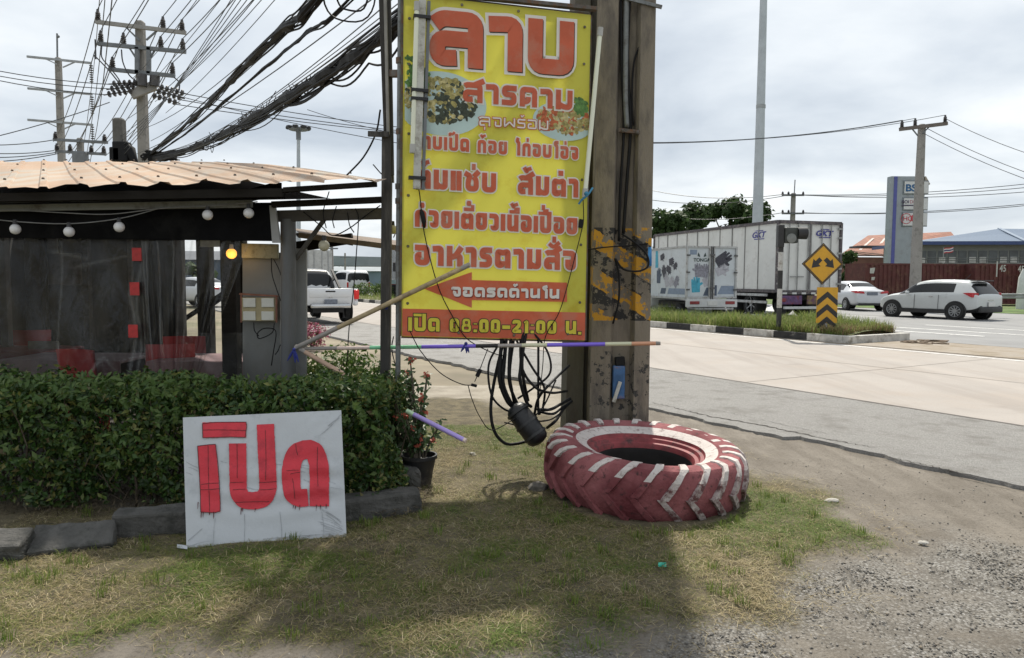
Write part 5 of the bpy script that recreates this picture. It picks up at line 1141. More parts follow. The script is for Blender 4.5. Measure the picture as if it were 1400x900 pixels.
def wheel(parent, x_, y_, r, w, side, spokes=10, name='wheel', rimr=.66, rim=None):
    d = Vector((side, 0, 0)); c = Vector((x_, y_, r)); rot = Matrix.Rotation(math.pi/2*side, 4, 'Y'); T_ = Matrix.Translation(c) @ rot
    hw = w/2; ty_ = MB().lathe([(r*.62, -hw), (r*.9, -hw), (r*.985, -hw*.75), (r, 0), (r*.985, hw*.75), (r*.9, hw), (r*.66, hw), (r*.62, hw*.6)], 28, T_)
    o = part(ty_, name, RUB, parent, False, 40)
    rm_ = MB(); rm_.lathe([(r*.66, hw*.95), (r*rimr-.01, hw*1.0), (r*rimr-.03, hw*.7)], 28, T_); rm_.lathe([(.001, hw*.80), (r*.14, hw*.85), (r*.16, hw*.6)], 14, T_); rm_.lathe([(.001, hw*.25), (r*.64, hw*.25)], 24, T_, 1)
    for k in range(spokes):
        a = 2*math.pi*k/spokes; p0 = T_ @ Vector((r*.1*math.cos(a), r*.1*math.sin(a), hw*.72)); p1 = T_ @ Vector((r*(rimr-.03)*math.cos(a+.1), r*(rimr-.03)*math.sin(a+.1), hw*.84)); rm_.bar(p0, p1, .035, .03, up=d)
    part(rm_, 'rim', [rim or ALY, BP_], o, False, 40); return o
def loft_body(root, st, mats, glass_fn, sub=2):
    """st: stations (y, zbot, zbelt, ztop, halfwidth, halfwidth_top). Cross-section ring mirrored; faces named by glass_fn(i_station, ring) -> material slot.
       builds one mesh per material slot: mats = [(part name, material)]"""
    bm = bmesh.new(); rings = []
    for (y, zb, zl, zt, w, wt) in st:
        zm = zb+(zl-zb)*.45
        sec = [(0, zb), (w*.86, zb), (w*.97, zb+.10), (w, zm), (w*.985, zl-.05), (w*.965, zl), (wt+.02, zt-.055), (wt-.06, zt-.005), (wt*.5, zt+.012), (0, zt+.018)]
        pts = [(x, y, z) for x, z in sec]+[(-x, y, z) for x, z in sec[-2:0:-1]]
        rings.append([bm.verts.new(p) for p in pts])
    n_ = len(rings[0])
    for i in range(len(rings)-1):
        for j in range(n_):
            j2 = (j+1) % n_; f = bm.faces.new((rings[i][j], rings[i+1][j], rings[i+1][j2], rings[i][j2])); q = j if j < 9 else n_-1-j; f.material_index = glass_fn(i, q)
    f = bm.faces.new(rings[0]); f.material_index = 0; f = bm.faces.new(rings[-1][::-1]); f.material_index = 0
    bmesh.ops.recalc_face_normals(bm, faces=bm.faces)
    me = bpy.data.meshes.new('tmp'); bm.to_mesh(me); bm.free()
    for _ in mats: me.materials.append(PW)
    o = bpy.data.objects.new('tmp', me); COL.objects.link(o); md = o.modifiers.new('s', 'SUBSURF'); md.levels = sub; md.render_levels = sub
    bpy.context.view_layer.update(); m2 = bpy.data.meshes.new_from_object(o.evaluated_get(bpy.context.evaluated_depsgraph_get())); bpy.data.objects.remove(o)
    V0 = [v.co.copy() for v in m2.vertices]
    for k, (nm, mt) in enumerate(mats):
        fs = [tuple(p.vertices) for p in m2.polygons if p.material_index == k]
        if not fs: continue
        us = sorted({i for f in fs for i in f}); mp = {a: b for b, a in enumerate(us)}; mb = MB(); mb.add([V0[i] for i in us], [tuple(mp[i] for i in f) for f in fs]); part(mb, nm, mt, root, False, 50)
    bpy.data.meshes.remove(m2)
def arch(root, x_, y_, r, side, mt, w=.03):
    mb = MB(); T_ = Matrix.Translation((x_, y_, r*.98)) @ Matrix.Rotation(math.pi/2*side, 4, 'Y'); mb.lathe([(.01, -.02), (r*1.16, -.02), (r*1.19, w*.5), (r*1.13, w), (r*1.0, w*.4), (.01, w*.3)], 32, T_); return part(mb, 'wheel_arch', mt, root, False, 40)
# ---- white hatchback (right)
hp = at(1280, 431, 30.0); CSV = M('car_pearl', (.50, .52, .52), .3, .03, 1.5, spec=.5, coat=.4, dirt=((.42, .43, .43), .2, 2))
hb = thing('hatchback', 'white hatchback with black windows and black alloy wheels on the far road', 'car', (hp.x, hp.y, .044), R(29))
st = [(-1.93, .42, .86, .89, .76, .68), (-1.90, .36, .93, .96, .80, .70), (-1.80, .30, .97, 1.10, .835, .665), (-1.58, .26, .98, 1.40, .85, .60), (-1.46, .25, .98, 1.455, .855, .595), (-1.12, .23, .965, 1.49, .862, .59), (-.5, .22, .95, 1.515, .866, .59), (.05, .22, .94, 1.50, .866, .60), (.42, .22, .935, 1.42, .866, .61), (.72, .22, .93, 1.20, .864, .65), (1.0, .22, .925, .99, .86, .69), (1.25, .22, .90, .965, .85, .68), (1.62, .24, .84, .89, .80, .62), (1.84, .30, .70, .76, .70, .50), (1.92, .36, .60, .64, .58, .42)]
def gfn(i, q):
    if q == 5 and 4 < i < 9: return 1
    if q == 5 and i in (9,): return 1
    if q >= 6 and i in (8, 9): return 1          # windscreen
    if q >= 6 and i in (1, 2): return 2          # rear window
    if q in (0, 1) : return 3
    return 0
loft_body(hb, st, [('body', CSV), ('side_windows', GL_), ('rear_window', GL_), ('lower_cladding', BP_)], gfn)
for s_ in (-1, 1):
    for y_ in (-1.18, 1.22): arch(hb, s_*.845, y_, .33, s_, BP_); wheel(hb, s_*.80, y_, .325, .20, s_)
    part(MB().bar((s_*.865, -.85, .30), (s_*.865, .92, .30), .03, .16, bev=.01), 'side_skirt', BP_, hb)
    part(MB().prism([(s_*.70, -1.85, .87), (s_*.845, -1.72, .86), (s_*.872, -1.42, 1.02), (s_*.84, -1.70, 1.03), (s_*.70, -1.86, 1.02)], (s_*.02, -.035, 0)), 'tail_light', TLR, hb)
    part(MB().box((s_*.94, .58, 1.0), (.16, .11, .13), bev=.04), 'mirror', CSV, hb, False, 50)
    part(MB().box((s_*.868, -.28, .86), (.02, .16, .03), bev=.008), 'door_handle', CHR, hb)
sm = MB()
for y_ in (-.55, .35): sm.bar((-.872, y_, .30), (-.868, y_-.02, .93), .012, .006, up=(-1, 0, 0))
part(sm, 'door_seams', BP_, hb)
part(MB().box((0, -1.93, .40), (1.42, .10, .22), bev=.03), 'rear_bumper', BP_, hb, False, 50); part(MB().box((.0, -1.965, .60), (.40, .03, .17), bev=.008), 'number_plate', PLT, hb)
part(MB().box((0, -1.60, 1.475), (1.05, .26, .035), bev=.015), 'spoiler', BP_, hb, False, 50); part(MB().bar((0, -1.0, 1.52), (0, -1.2, 1.72), .012, .012), 'antenna', BP_, hb)
part(MB().box((0, -1.925, .755), (.36, .02, .03), bev=.006), 'tailgate_trim', CHR, hb)
hb.scale = (1.07, 1.08, 1.02)
# ---- white sedan (partly hidden)
sp_ = at(1183, 420, 36.3); sd_ = thing('sedan', 'white saloon car mostly hidden between the box truck and the white hatchback', 'car', (sp_.x+.2, sp_.y+2.2, .044), R(2))
st = [(-2.30, .42, .80, .84, .76, .66), (-2.26, .34, .92, .97, .80, .68), (-2.1, .28, .98, 1.05, .85, .67), (-1.75, .25, .98, 1.08, .88, .67), (-1.45, .25, .97, 1.16, .885, .65), (-1.0, .24, .95, 1.40, .888, .59), (-.6, .24, .94, 1.46, .888, .58), (.1, .24, .93, 1.47, .888, .58), (.5, .24, .92, 1.38, .888, .60), (1.1, .24, .92, 1.02, .88, .66), (1.4, .25, .90, .96, .87, .66), (2.0, .27, .80, .85, .80, .58), (2.28, .36, .64, .68, .62, .46)]
loft_body(sd_, st, [('body', PS), ('side_windows', GL_), ('rear_window', GL_)], lambda i, q: 1 if (q == 5 and 4 < i < 9) or (q >= 6 and i in (8,)) else (2 if q >= 6 and i in (4,) else 0))
for s_ in (-1, 1):
    for y_ in (-1.40, 1.35): arch(sd_, s_*.865, y_, .31, s_, BP_); wheel(sd_, s_*.82, y_, .315, .2, s_)
    part(MB().prism([(s_*.40, -2.31, .86), (s_*.82, -2.22, .88), (s_*.885, -1.85, .97), (s_*.80, -2.2, 1.0), (s_*.42, -2.30, .97)], (s_*.012, -.03, 0)), 'tail_light', TLR, sd_)
    part(MB().box((s_*.97, .62, 1.0), (.16, .10, .12), bev=.04), 'mirror', PW, sd_, False, 50)
part(MB().box((0, -2.315, .86), (.52, .03, .16), bev=.008), 'number_plate', M('plate_dim', (.16, .18, .22), .5, .2, 20), sd_); part(MB().box((0, -2.32, .95), (.9, .03, .03), bev=.008), 'trim', CHR, sd_); part(MB().box((0, -2.27, .33), (1.35, .12, .12), bev=.03), 'diffuser', BP_, sd_)
# ---- white pickup (left)
pk_c = Vector((-7.12, 25.75, 0)); pk = thing('pickup', 'white pickup truck with red tail lights seen from behind on the road', 'pickup', (pk_c.x, pk_c.y, .045), R(31))
st = [(-.55, .5, 1.08, 1.12, .84, .80), (-.50, .48, 1.08, 1.66, .87, .66), (-.40, .46, 1.08, 1.74, .88, .64), (.2, .45, 1.07, 1.79, .88, .64), (.9, .45, 1.05, 1.77, .88, .65), (1.2, .45, 1.04, 1.66, .88, .67), (1.85, .45, 1.03, 1.14, .87, .72), (2.3, .47, 1.0, 1.06, .85, .70), (2.65, .5, .90, .95, .78, .62), (2.75, .55, .75, .8, .66, .5)]
loft_body(pk, st, [('cab', PW), ('side_windows', GL_), ('rear_window', GL_), ('roof', M('roof_black', (.03, .03, .032), .35, .1, 3, coat=.3))], lambda i, q: 1 if (q == 5 and 1 < i < 6) or (q >= 6 and i == 5) else (2 if q >= 5 and i == 0 else (3 if q >= 7 and 0 < i < 5 else 0)), 1)
for s_ in (-1, 1): part(MB().box((s_*.87, -1.55, .85), (.10, 2.05, .52), bev=.04).box((s_*.90, -1.5, 1.10), (.07, 2.1, .035), bev=.01), 'bed_side', PW, pk, False, 50)
part(MB().box((0, -1.5, .64), (1.66, 2.0, .08)), 'bed_floor', BP_, pk); tg = part(MB().box((0, -2.58, .86), (1.56, .06, .53), bev=.02).box((0, -2.615, .96), (1.36, .02, .22), bev=.01), 'tailgate', PW, pk, False, 50)
part(MB().box((0, -2.622, 1.035), (.32, .03, .05), bev=.012), 'handle', BP_, tg); part(MB().box((0, -2.622, .86), (.10, .015, .05), bev=.01), 'badge', CHR, tg)
for s_ in (-1, 1):
    part(MB().box((s_*.865, -2.575, .93), (.17, .11, .30), bev=.035), 'tail_light', TLR2, pk, False, 50); part(MB().box((s_*.84, -2.56, .66), (.16, .14, .18), bev=.05), 'bumper_corner', PW, pk, False, 50)
    part(MB().bar((s_*.74, -.5, 1.10), (s_*.60, -.95, 1.12), .05, .05).bar((s_*.72, -.45, 1.74), (s_*.79, -1.1, 1.12), .07, .06), 'sport_bar', BP_, pk)
    for y_ in (-1.75, 1.75): wheel(pk, s_*.76, y_, .38, .25, s_, 6); arch(pk, s_*.865, y_, .38, s_, BP_, .02)
    part(MB().box((s_*.93, .95, 1.14), (.2, .12, .18), bev=.05), 'mirror', PW, pk, False, 50); part(MB().box((s_*.70, -2.05, .32), (.24, .015, .34), bev=.004), 'mud_flap', BP_, pk)
part(MB().box((0, -2.66, .57), (1.30, .16, .13), bev=.03), 'rear_bumper', CHR, pk, False, 50); part(MB().box((0, -2.665, .70), (.42, .03, .16), bev=.008), 'number_plate', M('plate_dim'), pk); part(MB().bar((0, 2.2, .42), (0, -2.4, .42), 1.0, .14), 'chassis', BP_, pk)
# ---- distant white van and lorry left
vn = thing('van', 'small white van with tinted windows far down the road past the pickup', 'van', tuple(gp(478, 409).xy)+(.04,), R(28))
st = [(-2.3, .4, 1.2, 1.25, .78, .7), (-2.28, .35, 1.25, 1.9, .83, .72), (-2.1, .3, 1.25, 2.02, .85, .72), (-1, .3, 1.25, 2.05, .85, .72), (.6, .3, 1.22, 2.03, .85, .72), (1.2, .3, 1.2, 1.85, .85, .74), (1.9, .3, 1.15, 1.22, .83, .74), (2.2, .35, 1.0, 1.05, .78, .66), (2.3, .4, .7, .75, .7, .55)]
loft_body(vn, st, [('body', PW), ('windows', GL_)], lambda i, q: 1 if (q == 5 and 1 < i < 6) or (q >= 5 and i == 0) or (q >= 6 and i == 5) else 0, 1)
for s_ in (-1, 1):
    for y_ in (-1.45, 1.45): wheel(vn, s_*.78, y_, .32, .2, s_, 5)
    part(MB().box((s_*.76, -2.27, 1.0), (.12, .08, .36), bev=.02), 'tail_light', TLR, vn)
def container_box(mb, x0, x1, y0, y1, z0, z1, mi=0, pitch=.28, dep=.035):
    "corrugated steel box: ribbed long sides, plain ends and top"
    mb.box(((x0+x1)/2, (y0+y1)/2, (z0+z1)/2), (x1-x0-2*dep, y1-y0-.02, z1-z0), mi=mi); n_ = int((y1-y0)/pitch)
    for i in range(n_):
        yy = y0+(i+.5)*(y1-y0)/n_
        for xx in (x0+dep/2, x1-dep/2): mb.box((xx, yy, (z0+z1)/2), (dep, pitch*.55, z1-z0-.24), mi=mi)
    for xx in (x0+.03, x1-.03):
        for zz in (z0+.06, z1-.06): mb.box((xx, (y0+y1)/2, zz), (.08, y1-y0, .12), mi=mi)
        for yy in (y0+.05, y1-.05): mb.box((xx, yy, (z0+z1)/2), (.10, .12, z1-z0), mi=mi)
DGR = M('chassis_dark', (.04, .04, .042), .7, .3, 6, dirt=((.12, .10, .08), .4, 8))
def lorry(label, x_, y_, rz, ln, col, cab):
    t = thing('lorry', label, 'lorry', (x_, y_, .044), rz); mb = MB(); container_box(mb, -1.22, 1.22, -ln/2, ln/2, 1.35, 3.95); part(mb, 'cargo_box', col, t)
    dr = MB()
    for xx in (-.9, -.35, .35, .9): dr.cyl((xx, -ln/2-.03, 1.45), (xx, -ln/2-.03, 3.85), .025, n=8)
    part(dr, 'door_bars', M('galvanised', (.36, .37, .38), .5, .1, 6, metal=.6), t); part(MB().bar((0, -ln/2+.2, 1.15), (0, ln/2, 1.15), .9, .3).box((0, -ln/2+.05, .72), (2.2, .1, .16)), 'chassis', DGR, t)
    for y2 in (-ln/2+1.2, -ln/2+2.5):
        for s_ in (-1, 1): wheel(t, s_*.98, y2, .5, .5, s_, 6)
    if cab:
        part(MB().box((0, ln/2+1.3, 1.75), (2.4, 2.0, 2.5), bev=.15), 'cab', PW, t, False, 50); part(MB().box((0, ln/2+2.29, 2.2), (2.1, .06, .9), bev=.02), 'windscreen', GL_, t)
        for s_ in (-1, 1): wheel(t, s_*1.0, ln/2+1.3, .5, .35, s_, 6); part(MB().box((s_*1.40, ln/2+2.0, 2.2), (.18, .12, .6), bev=.03), 'mirror', BP_, t)
    for s_ in (-1, 1): part(MB().box((s_*.9, -ln/2-.01, .95), (.4, .05, .14)), 'tail_light', TLR, t)
    return t
q_ = at(556, 400, 52); lorry('grey corrugated container lorry seen between timber post and yellow banner', q_.x-.1, q_.y+2, R(192), 8.5, M('lorry_grey', (.33, .35, .36), .6, .12, 3, dirt=((.2, .19, .18), .4, 4)), True)
q_ = at(412, 400, 66); lorry('pale container lorry far off behind the pickup cab', q_.x-.6, q_.y+4, R(28), 9, M('lorry_pale', (.46, .46, .44), .6, .1, 3, dirt=((.3, .29, .27), .3, 4)), False)
# cars glimpsed through the shelter
q_ = at(268, 400, 38); c2 = copy_tree(sd_); c2.location = (q_.x, q_.y, .044); c2.rotation_euler = (0, 0, R(60)); c2['label'] = 'pale car glimpsed through the back of the shelter beside its posts'
# ---- small box truck with glove adverts
bt_c = at(938, 412, 24.4); bt = thing('small_truck', 'small white box truck printed with work gloves stopped behind the median', 'truck', tuple(bt_c.xy)+(.044,), R(13))
BW = M('box_white', (.50, .54, .57), .45, .06, 2, dirt=((.40, .41, .41), .3, 3)); BF = M('box_frame', (.40, .41, .41), .45, .15, 5, dirt=((.22, .2, .18), .4, 9), metal=.3)
W_, H0, H1, Lb = 1.78, .86, 2.58, 3.0     # origin at rear-left corner, x to the right, y forward
part(MB().box((W_/2, Lb/2, (H0+H1)/2), (W_, Lb, H1-H0), bev=.012), 'cargo_box', BW, bt)
fm = MB()
for xx in (.0, W_): fm.bar((xx, -.01, H0), (xx, -.01, H1), .06, .06)
for zz in (H0+.03, H1-.02): fm.bar((0, -.012, zz), (W_, -.012, zz), .06, .06)
fm.bar((-.01, 0, H1-.01), (-.01, Lb, H1-.01), .05, .06); fm.bar((-.01, 0, H0), (-.01, Lb, H0), .05, .07)
for xx in (W_*.455, W_*.545): fm.bar((xx, -.015, H0), (xx, -.015, H1), .05, .05)
part(fm, 'box_frame', BF, bt)
db = MB(); lx_ = MB()
for xx in (W_*.48, W_*.52): db.cyl((xx, -.06, H0-.03), (xx, -.06, H1), .018, n=8)
for xx in (.03, W_-.03):
    for zz in (1.15, 1.72, 2.28): db.box((xx, -.05, zz), (.12, .04, .05))
for zz in (1.2, 2.3): db.box((W_*.5, -.07, zz), (.16, .03, .06))
part(db, 'door_hardware', M('hardware_dark', (.10, .10, .10), .5, .2, 9, metal=.5), bt)
def glove(mb, c, h, xa, ya, nrm, mi, rot=0, mirror=1):
    xa, ya, nrm, c = (Vector(v) for v in (xa, ya, nrm, c)); pts = [(-.28, -.5), (.28, -.5), (.30, -.1), (.50, .02), (.46, .14), (.30, .10), (.30, .42), (.20, .44), (.17, .16), (.14, .5), (.03, .5), (.01, .18), (-.04, .48), (-.14, .46), (-.14, .16), (-.20, .36), (-.30, .33), (-.30, -.05)]
    cr_, s_ = math.cos(rot), math.sin(rot); vs = []
    for a, b in pts: a *= mirror; vs.append(c+xa*(a*cr_-b*s_)*h+ya*(a*s_+b*cr_)*h)
    k = len(vs); mb.add([c+nrm*0]+vs, [(0, i+1, (i+1) % k+1) if mirror > 0 else (0, (i+1) % k+1, i+1) for i in range(k)], mi)
X_, Z_, NB_ = (1, 0, 0), (0, 0, 1), (0, -1, 0)
gm = [M('glove_grey', (.22, .22, .26), .6, .3, 20), M('glove_dark', (.05, .05, .065), .6, .3, 20), M('glove_cyan', (.06, .33, .46), .6, .15, 10), M('glove_pale', (.38, .38, .42), .6, .15, 14), M('print_navy', (.07, .09, .13), .6, .2, 9), M('print_slate', (.20, .25, .33), .6, .1, 9)]
pr = MB(); pr2 = MB(); yy = -.003
glove(pr, (.42, yy, 1.80), .46, X_, Z_, NB_, 0, .05, -1); glove(pr, (.64, yy-.001, 1.78), .46, X_, Z_, NB_, 0, -.1); glove(pr, (.33, yy, 1.32), .52, X_, Z_, NB_, 2, .05); glove(pr, (.68, yy, 1.42), .34, X_, Z_, NB_, 3, .3); glove(pr2, (1.32, yy, 2.18), .62, X_, Z_, NB_, 1, -1.0); glove(pr2, (1.28, yy, 1.82), .50, X_, Z_, NB_, 3, -1.1)
pr.add([(.60, yy, .95), (.82, yy, .95), (.82, yy, 1.22), (.72, yy, 1.22)], [(0, 1, 2, 3)], 4); pr2.add([(1.12, yy, 1.0), (1.72, yy, 1.0), (1.72, yy, 1.28), (1.26, yy, 1.28)], [(0, 1, 2, 3)], 5); pr2.add([(.98, yy, .95), (1.10, yy, .95), (1.10, yy, 1.3), (.98, yy, 1.3)], [(0, 1, 2, 3)], 4)
pr.add([(.10, yy, 2.30), (.34, yy, 2.30), (.36, yy, 2.46), (.10, yy, 2.46)], [(0, 1, 2, 3)], 5)
part(pr, 'door_print', gm, bt); part(pr2, 'door_print', gm, bt)
tm_ = MB(); text_on(tm_, 'TONGA', (.53, yy-.002, 2.13), X_, Z_, .12, off=.02); 
for s_ in (-1, 1): tm_.add([(.53+s_*.06, yy-.002, 2.22), (.53+s_*.16, yy-.002, 2.26), (.53+s_*.13, yy-.002, 2.38), (.53+s_*.08, yy-.002, 2.30)], [(0, 1, 2, 3) if s_ > 0 else (3, 2, 1, 0)])
part(tm_, 'door_lettering', M('print_dark', (.04, .06, .06), .6, .2, 9), bt)
ps_ = MB(); xo = -.004; Y_ = (0, -1, 0); NL_ = (-1, 0, 0)
def side_pt(u_, z): return (xo, u_, z)
for (u_, z, h_, mi, r_) in ((2.2, 1.62, .55, 4, 0), (1.75, 1.75, .5, 1, .6), (1.35, 1.82, .4, 1, -1.9), (1.55, 1.45, .48, 3, .3), (1.15, 1.42, .42, 3, -.9), (.75, 1.42, .45, 0, -.7), (1.15, 2.10, .40, 1, -1.4), (1.9, 2.28, .35, 1, -1.3), (.85, 1.95, .32, 1, -1.1)):
    glove(ps_, (xo-.0006*len(ps_.f)*.05, u_, z), h_, (0, -1, 0), Z_, NL_, mi, r_)
ps_.add([side_pt(2.05, .98), side_pt(1.62, .98), side_pt(1.55, 1.18), side_pt(1.95, 1.18)], [(0, 1, 2, 3)], 4); ps_.add([side_pt(1.45, .98), side_pt(.1, .98), side_pt(.1, 1.18), side_pt(1.35, 1.18)], [(0, 1, 2, 3)], 5); ps_.add([side_pt(2.5, 1.9), side_pt(2.25, 1.9), side_pt(2.3, 2.5), side_pt(2.5, 2.5)], [(0, 1, 2, 3)], 2)
part(ps_, 'side_print', gm, bt)
part(MB().box((W_/2, -.05, .70), (W_+.04, .14, .26), bev=.02), 'rear_bumper', M('bumper_grey', (.52, .53, .53), .5, .08, 4), bt); part(MB().box((W_/2+.1, -.03, .52), (W_*.8, .06, .06), bev=.01), 'underrun_bar', BF, bt)
for xx in (.25, W_-.25): part(MB().box((xx, -.125, .72), (.34, .03, .10), bev=.01), 'tail_light', M('tail_dim', (.22, .03, .03), .4, .2, 20), bt)
part(MB().box((W_/2, -.125, .70), (.36, .02, .15), bev=.006), 'number_plate', PLT, bt)
for xx in (.18, W_-.18):
    for y_ in (.75, 3.7): wheel(bt, xx, y_, .33, .22, -1 if xx < 1 else 1, 6)
part(MB().box((W_/2, 3.9, 1.15), (1.65, 1.5, 1.4), bev=.15), 'cab', PW, bt, False, 50); part(MB().box((W_/2, 3.75, 1.6), (1.67, .8, .42), bev=.05), 'cab_windows', GL_, bt); part(MB().box((W_/2, 1.8, .62), (.9, 3.6, .18)), 'chassis', DGR, bt)
# ---- big box truck
tk_c = at(1061, 395, 28.5); tk = thing('box_truck', 'long white ribbed box truck seen from rear corner behind the traffic light', 'truck', tuple(tk_c.xy)+(.044,), R(17))
W_, H0, H1, Lb = 2.9, 1.06, 3.74, 9.9
CW_ = M('cargo_white', (.62, .62, .59), .5, .06, 1.2, dirt=((.50, .48, .45), .25, 2.5)); CD = M('cargo_edge', (.075, .065, .07), .6, .3, 6, dirt=((.2, .17, .15), .4, 9)); SEAM = M('seam_grey', (.22, .22, .21), .6, .2, 6)
part(MB().box((W_/2, Lb/2, (H0+H1)/2), (W_, Lb, H1-H0)), 'cargo_box', CW_, tk)
ed = MB()
for xx in (0, W_): ed.bar((xx, -.03, H0-.05), (xx, -.03, H1), .10, .10)
ed.bar((0, -.03, H1-.02), (W_, -.03, H1-.02), .10, .12); ed.bar((0, -.03, H0), (W_, -.03, H0), .10, .08); ed.bar((-.02, 0, H1-.02), (-.02, Lb, H1-.02), .06, .12); ed.bar((-.02, 0, H0), (-.02, Lb, H0), .06, .12); ed.bar((-.02, Lb, H0), (-.02, Lb, H1), .08, .08)
part(ed, 'box_frame', CD, tk)
sm = MB()
for k in range(1, 11): yv = .25+k*.92; sm.bar((-.012, yv, H0+.06), (-.012, yv, H1-.08), .03, .03 if k % 3 else .06)
part(sm, 'side_seams', SEAM, tk)
db = MB()
for xx in (.5, .9, 1.40, 1.50, 2.0, 2.42): db.cyl((xx, -.06, H0+.02), (xx, -.06, H1-.08), .020, n=8)
for xx in (.05, W_-.05):
    for zz in (1.35, 1.95, 2.55, 3.15, 3.5): db.box((xx, -.07, zz), (.20, .04, .07))
for xx in (.7, 1.05, 1.8, 2.2): db.box((xx, -.085, 1.62), (.26, .03, .045))
part(db, 'door_bars', M('bar_grey', (.27, .27, .26), .5, .2, 8, metal=.4), tk); part(MB().box((1.45, -.052, (H0+H1)/2), (.035, .012, H1-H0-.15)), 'door_gap', CD, tk)
lg = MB(); text_on(lg, 'GKT', (2.15, -.030, 3.32), X_, Z_, .22, shear=.25, off=.03, squeeze=1.35); lg.box((2.15, -.030, 3.16), (.52, .006, .035)); lg.box((2.15, -.030, 3.47), (.40, .006, .03)); text_on(lg, 'GKT', (-.006, 1.15, 3.28), (0, -1, 0), Z_, .24, shear=.25, off=.03, squeeze=1.35); lg.box((-.006, 1.15, 3.11), (.006, .66, .035)); lg.box((-.006, 1.15, 3.44), (.006, .5, .03))
part(lg, 'lettering', M('logo_blue', (.05, .05, .24), .5, .15, 9), tk)
rb_ = MB(); cols = ['cargo_edge', 'plate_white']
for k in range(12): rb_.box((.11+k*.218, -.09, .98), (.20, .03, .07), mi=k % 2)
part(rb_, 'reflective_strip', [MATS[c] for c in cols], tk)
part(MB().box((.60, -.10, .72), (1.02, .06, .34), bev=.02), 'rear_panel', M('panel_purple', (.10, .05, .13), .5, .3, 9, dirt=((.16, .03, .04), .4, 6)), tk); part(MB().box((1.85, -.10, .72), (1.0, .06, .34), bev=.02), 'rear_panel', M('panel_olive', (.17, .12, .05), .5, .3, 9, dirt=((.12, .04, .10), .5, 5)), tk)
for xx in (.2, 2.4): part(MB().box((xx, -.14, .72), (.28, .03, .14), bev=.02), 'tail_light', M('tail_dim'), tk)
ug = MB()
for zz in (.62, .90): ug.bar((-.03, .5, zz), (-.03, 6.5, zz), .05, .10)
part(ug, 'side_guard', BF, tk); part(MB().bar((W_/2, .2, .85), (W_/2, Lb, .85), 1.0, .3), 'chassis', DGR, tk)
for y_ in (1.7, 3.0, 9.0):
    for xx in (.28, W_-.28): wheel(tk, xx, y_, .5, .48, -1 if xx < 1 else 1, 6)
part(MB().box((W_/2, -.12, .42), (2.3, .10, .10), bev=.01), 'underrun_bar', PLT, tk); part(MB().box((W_/2, Lb+1.3, 1.8), (2.4, 2.0, 2.5), bev=.15), 'cab', PW, tk, False, 50)
for xx in (.60, 2.2): part(MB().box((xx, .5, .32), (.55, .02, .5)), 'mud_flap', BP_, tk)

# ================================================================== MEDIAN FURNITURE
SY = M('sign_yellow', (.56, .30, .015), .45, .06, 4, spec=.5, dirt=((.40, .22, .04), .25, 6)); SKB = M('sign_black', (.025, .025, .025), .5, .2, 9); GAL = M('galvanised', (.36, .37, .38), .5, .1, 6, metal=.6)
def frame_to(D_, px, py): return at(px, py, D_)
dsn = thing('warning_sign', 'yellow diamond road sign with two diverging black arrows on the median', 'road sign', tuple(at(1127, 440, 18.6).xy)+(.2,))
D_ = 18.6; c_ = at(1125, 361, D_); hd_ = 28.5/F*D_*1.0
def dpt(a, b, o=0): return c_+Vector((a, -o, b))
part(MB().bar((c_.x+.03, D_+.05, .2), (c_.x+.03, D_+.05, c_.z+.3), .07, .07, up=(0, 1, 0)), 'post', GAL, dsn, True)
k = hd_; part(MB().prism([dpt(-k, 0), dpt(0, -k*1.0), dpt(k, 0), dpt(0, k)], (0, .02, 0)), 'plate', SKB, dsn, True); k *= .94; part(MB().add([dpt(-k, 0, .003), dpt(0, -k, .003), dpt(k, 0, .003), dpt(0, k, .003)], [(0, 1, 2, 3)]), 'border', SY, dsn, True)
rim_ = MB(); 
for a, b in (((-1, 0), (0, -1)), ((0, -1), (1, 0)), ((1, 0), (0, 1)), ((0, 1), (-1, 0))): rim_.bar(dpt(a[0]*k*.955, a[1]*k*.955, .006), dpt(b[0]*k*.955, b[1]*k*.955, .006), .022, .004, up=(0, 1, 0))
part(rim_, 'rim', SKB, dsn, True)
aw = MB()
for s_ in (-1, 1):
    def ap(u_, v_): d = Vector((s_*.707, 0, -.707)); e_ = Vector((s_*.707, 0, .707)); return c_+Vector((s_*.055, -.007, .125))+d*u_+e_*v_
    q = [ap(0, -.055), ap(.13, -.055), ap(.13, -.13), ap(.32, 0), ap(.13, .13), ap(.13, .055), ap(0, .055)]; aw.add(q, [(0, 1, 5, 6) if s_ < 0 else (6, 5, 1, 0), (2, 3, 4) if s_ < 0 else (4, 3, 2)])
part(aw, 'arrow_print', SKB, dsn, True)
ch = thing('chevron_board', 'black and yellow chevron board standing in median grass under the diamond sign', 'hazard board', tuple(at(1131, 440, 18.35).xy)+(.2,))
c_ = at(1131, 414, 18.35); w2 = 14.2/F*18.35; h2 = .38
part(MB().box(c_+Vector((0, .012, -.06)), (w2*2, .02, h2*2+.12)), 'plate', SY, ch, True); cv_ = MB()
for k in range(3):
    z0 = c_.z+h2-.16-k*.31; t_ = .145
    for s_ in (-1, 1): q = [Vector((c_.x, c_.y-.002, z0+.06)), Vector((c_.x+s_*w2, c_.y-.002, z0-.16)), Vector((c_.x+s_*w2, c_.y-.002, z0-.16-t_)), Vector((c_.x, c_.y-.002, z0+.06-t_))]; cv_.add(q, [(0, 1, 2, 3) if s_ < 0 else (3, 2, 1, 0)])
part(cv_, 'chevrons', SKB, ch, True); part(MB().bar(c_+Vector((0, .05, -.7)), c_+Vector((0, .05, .4)), .06, .05, up=(0, 1, 0)), 'post', GAL, ch, True)
tl = thing('traffic_light', 'short traffic light on black and white striped pole in median grass', 'traffic light', tuple(at(1066, 437, 19.2).xy)+(.2,))
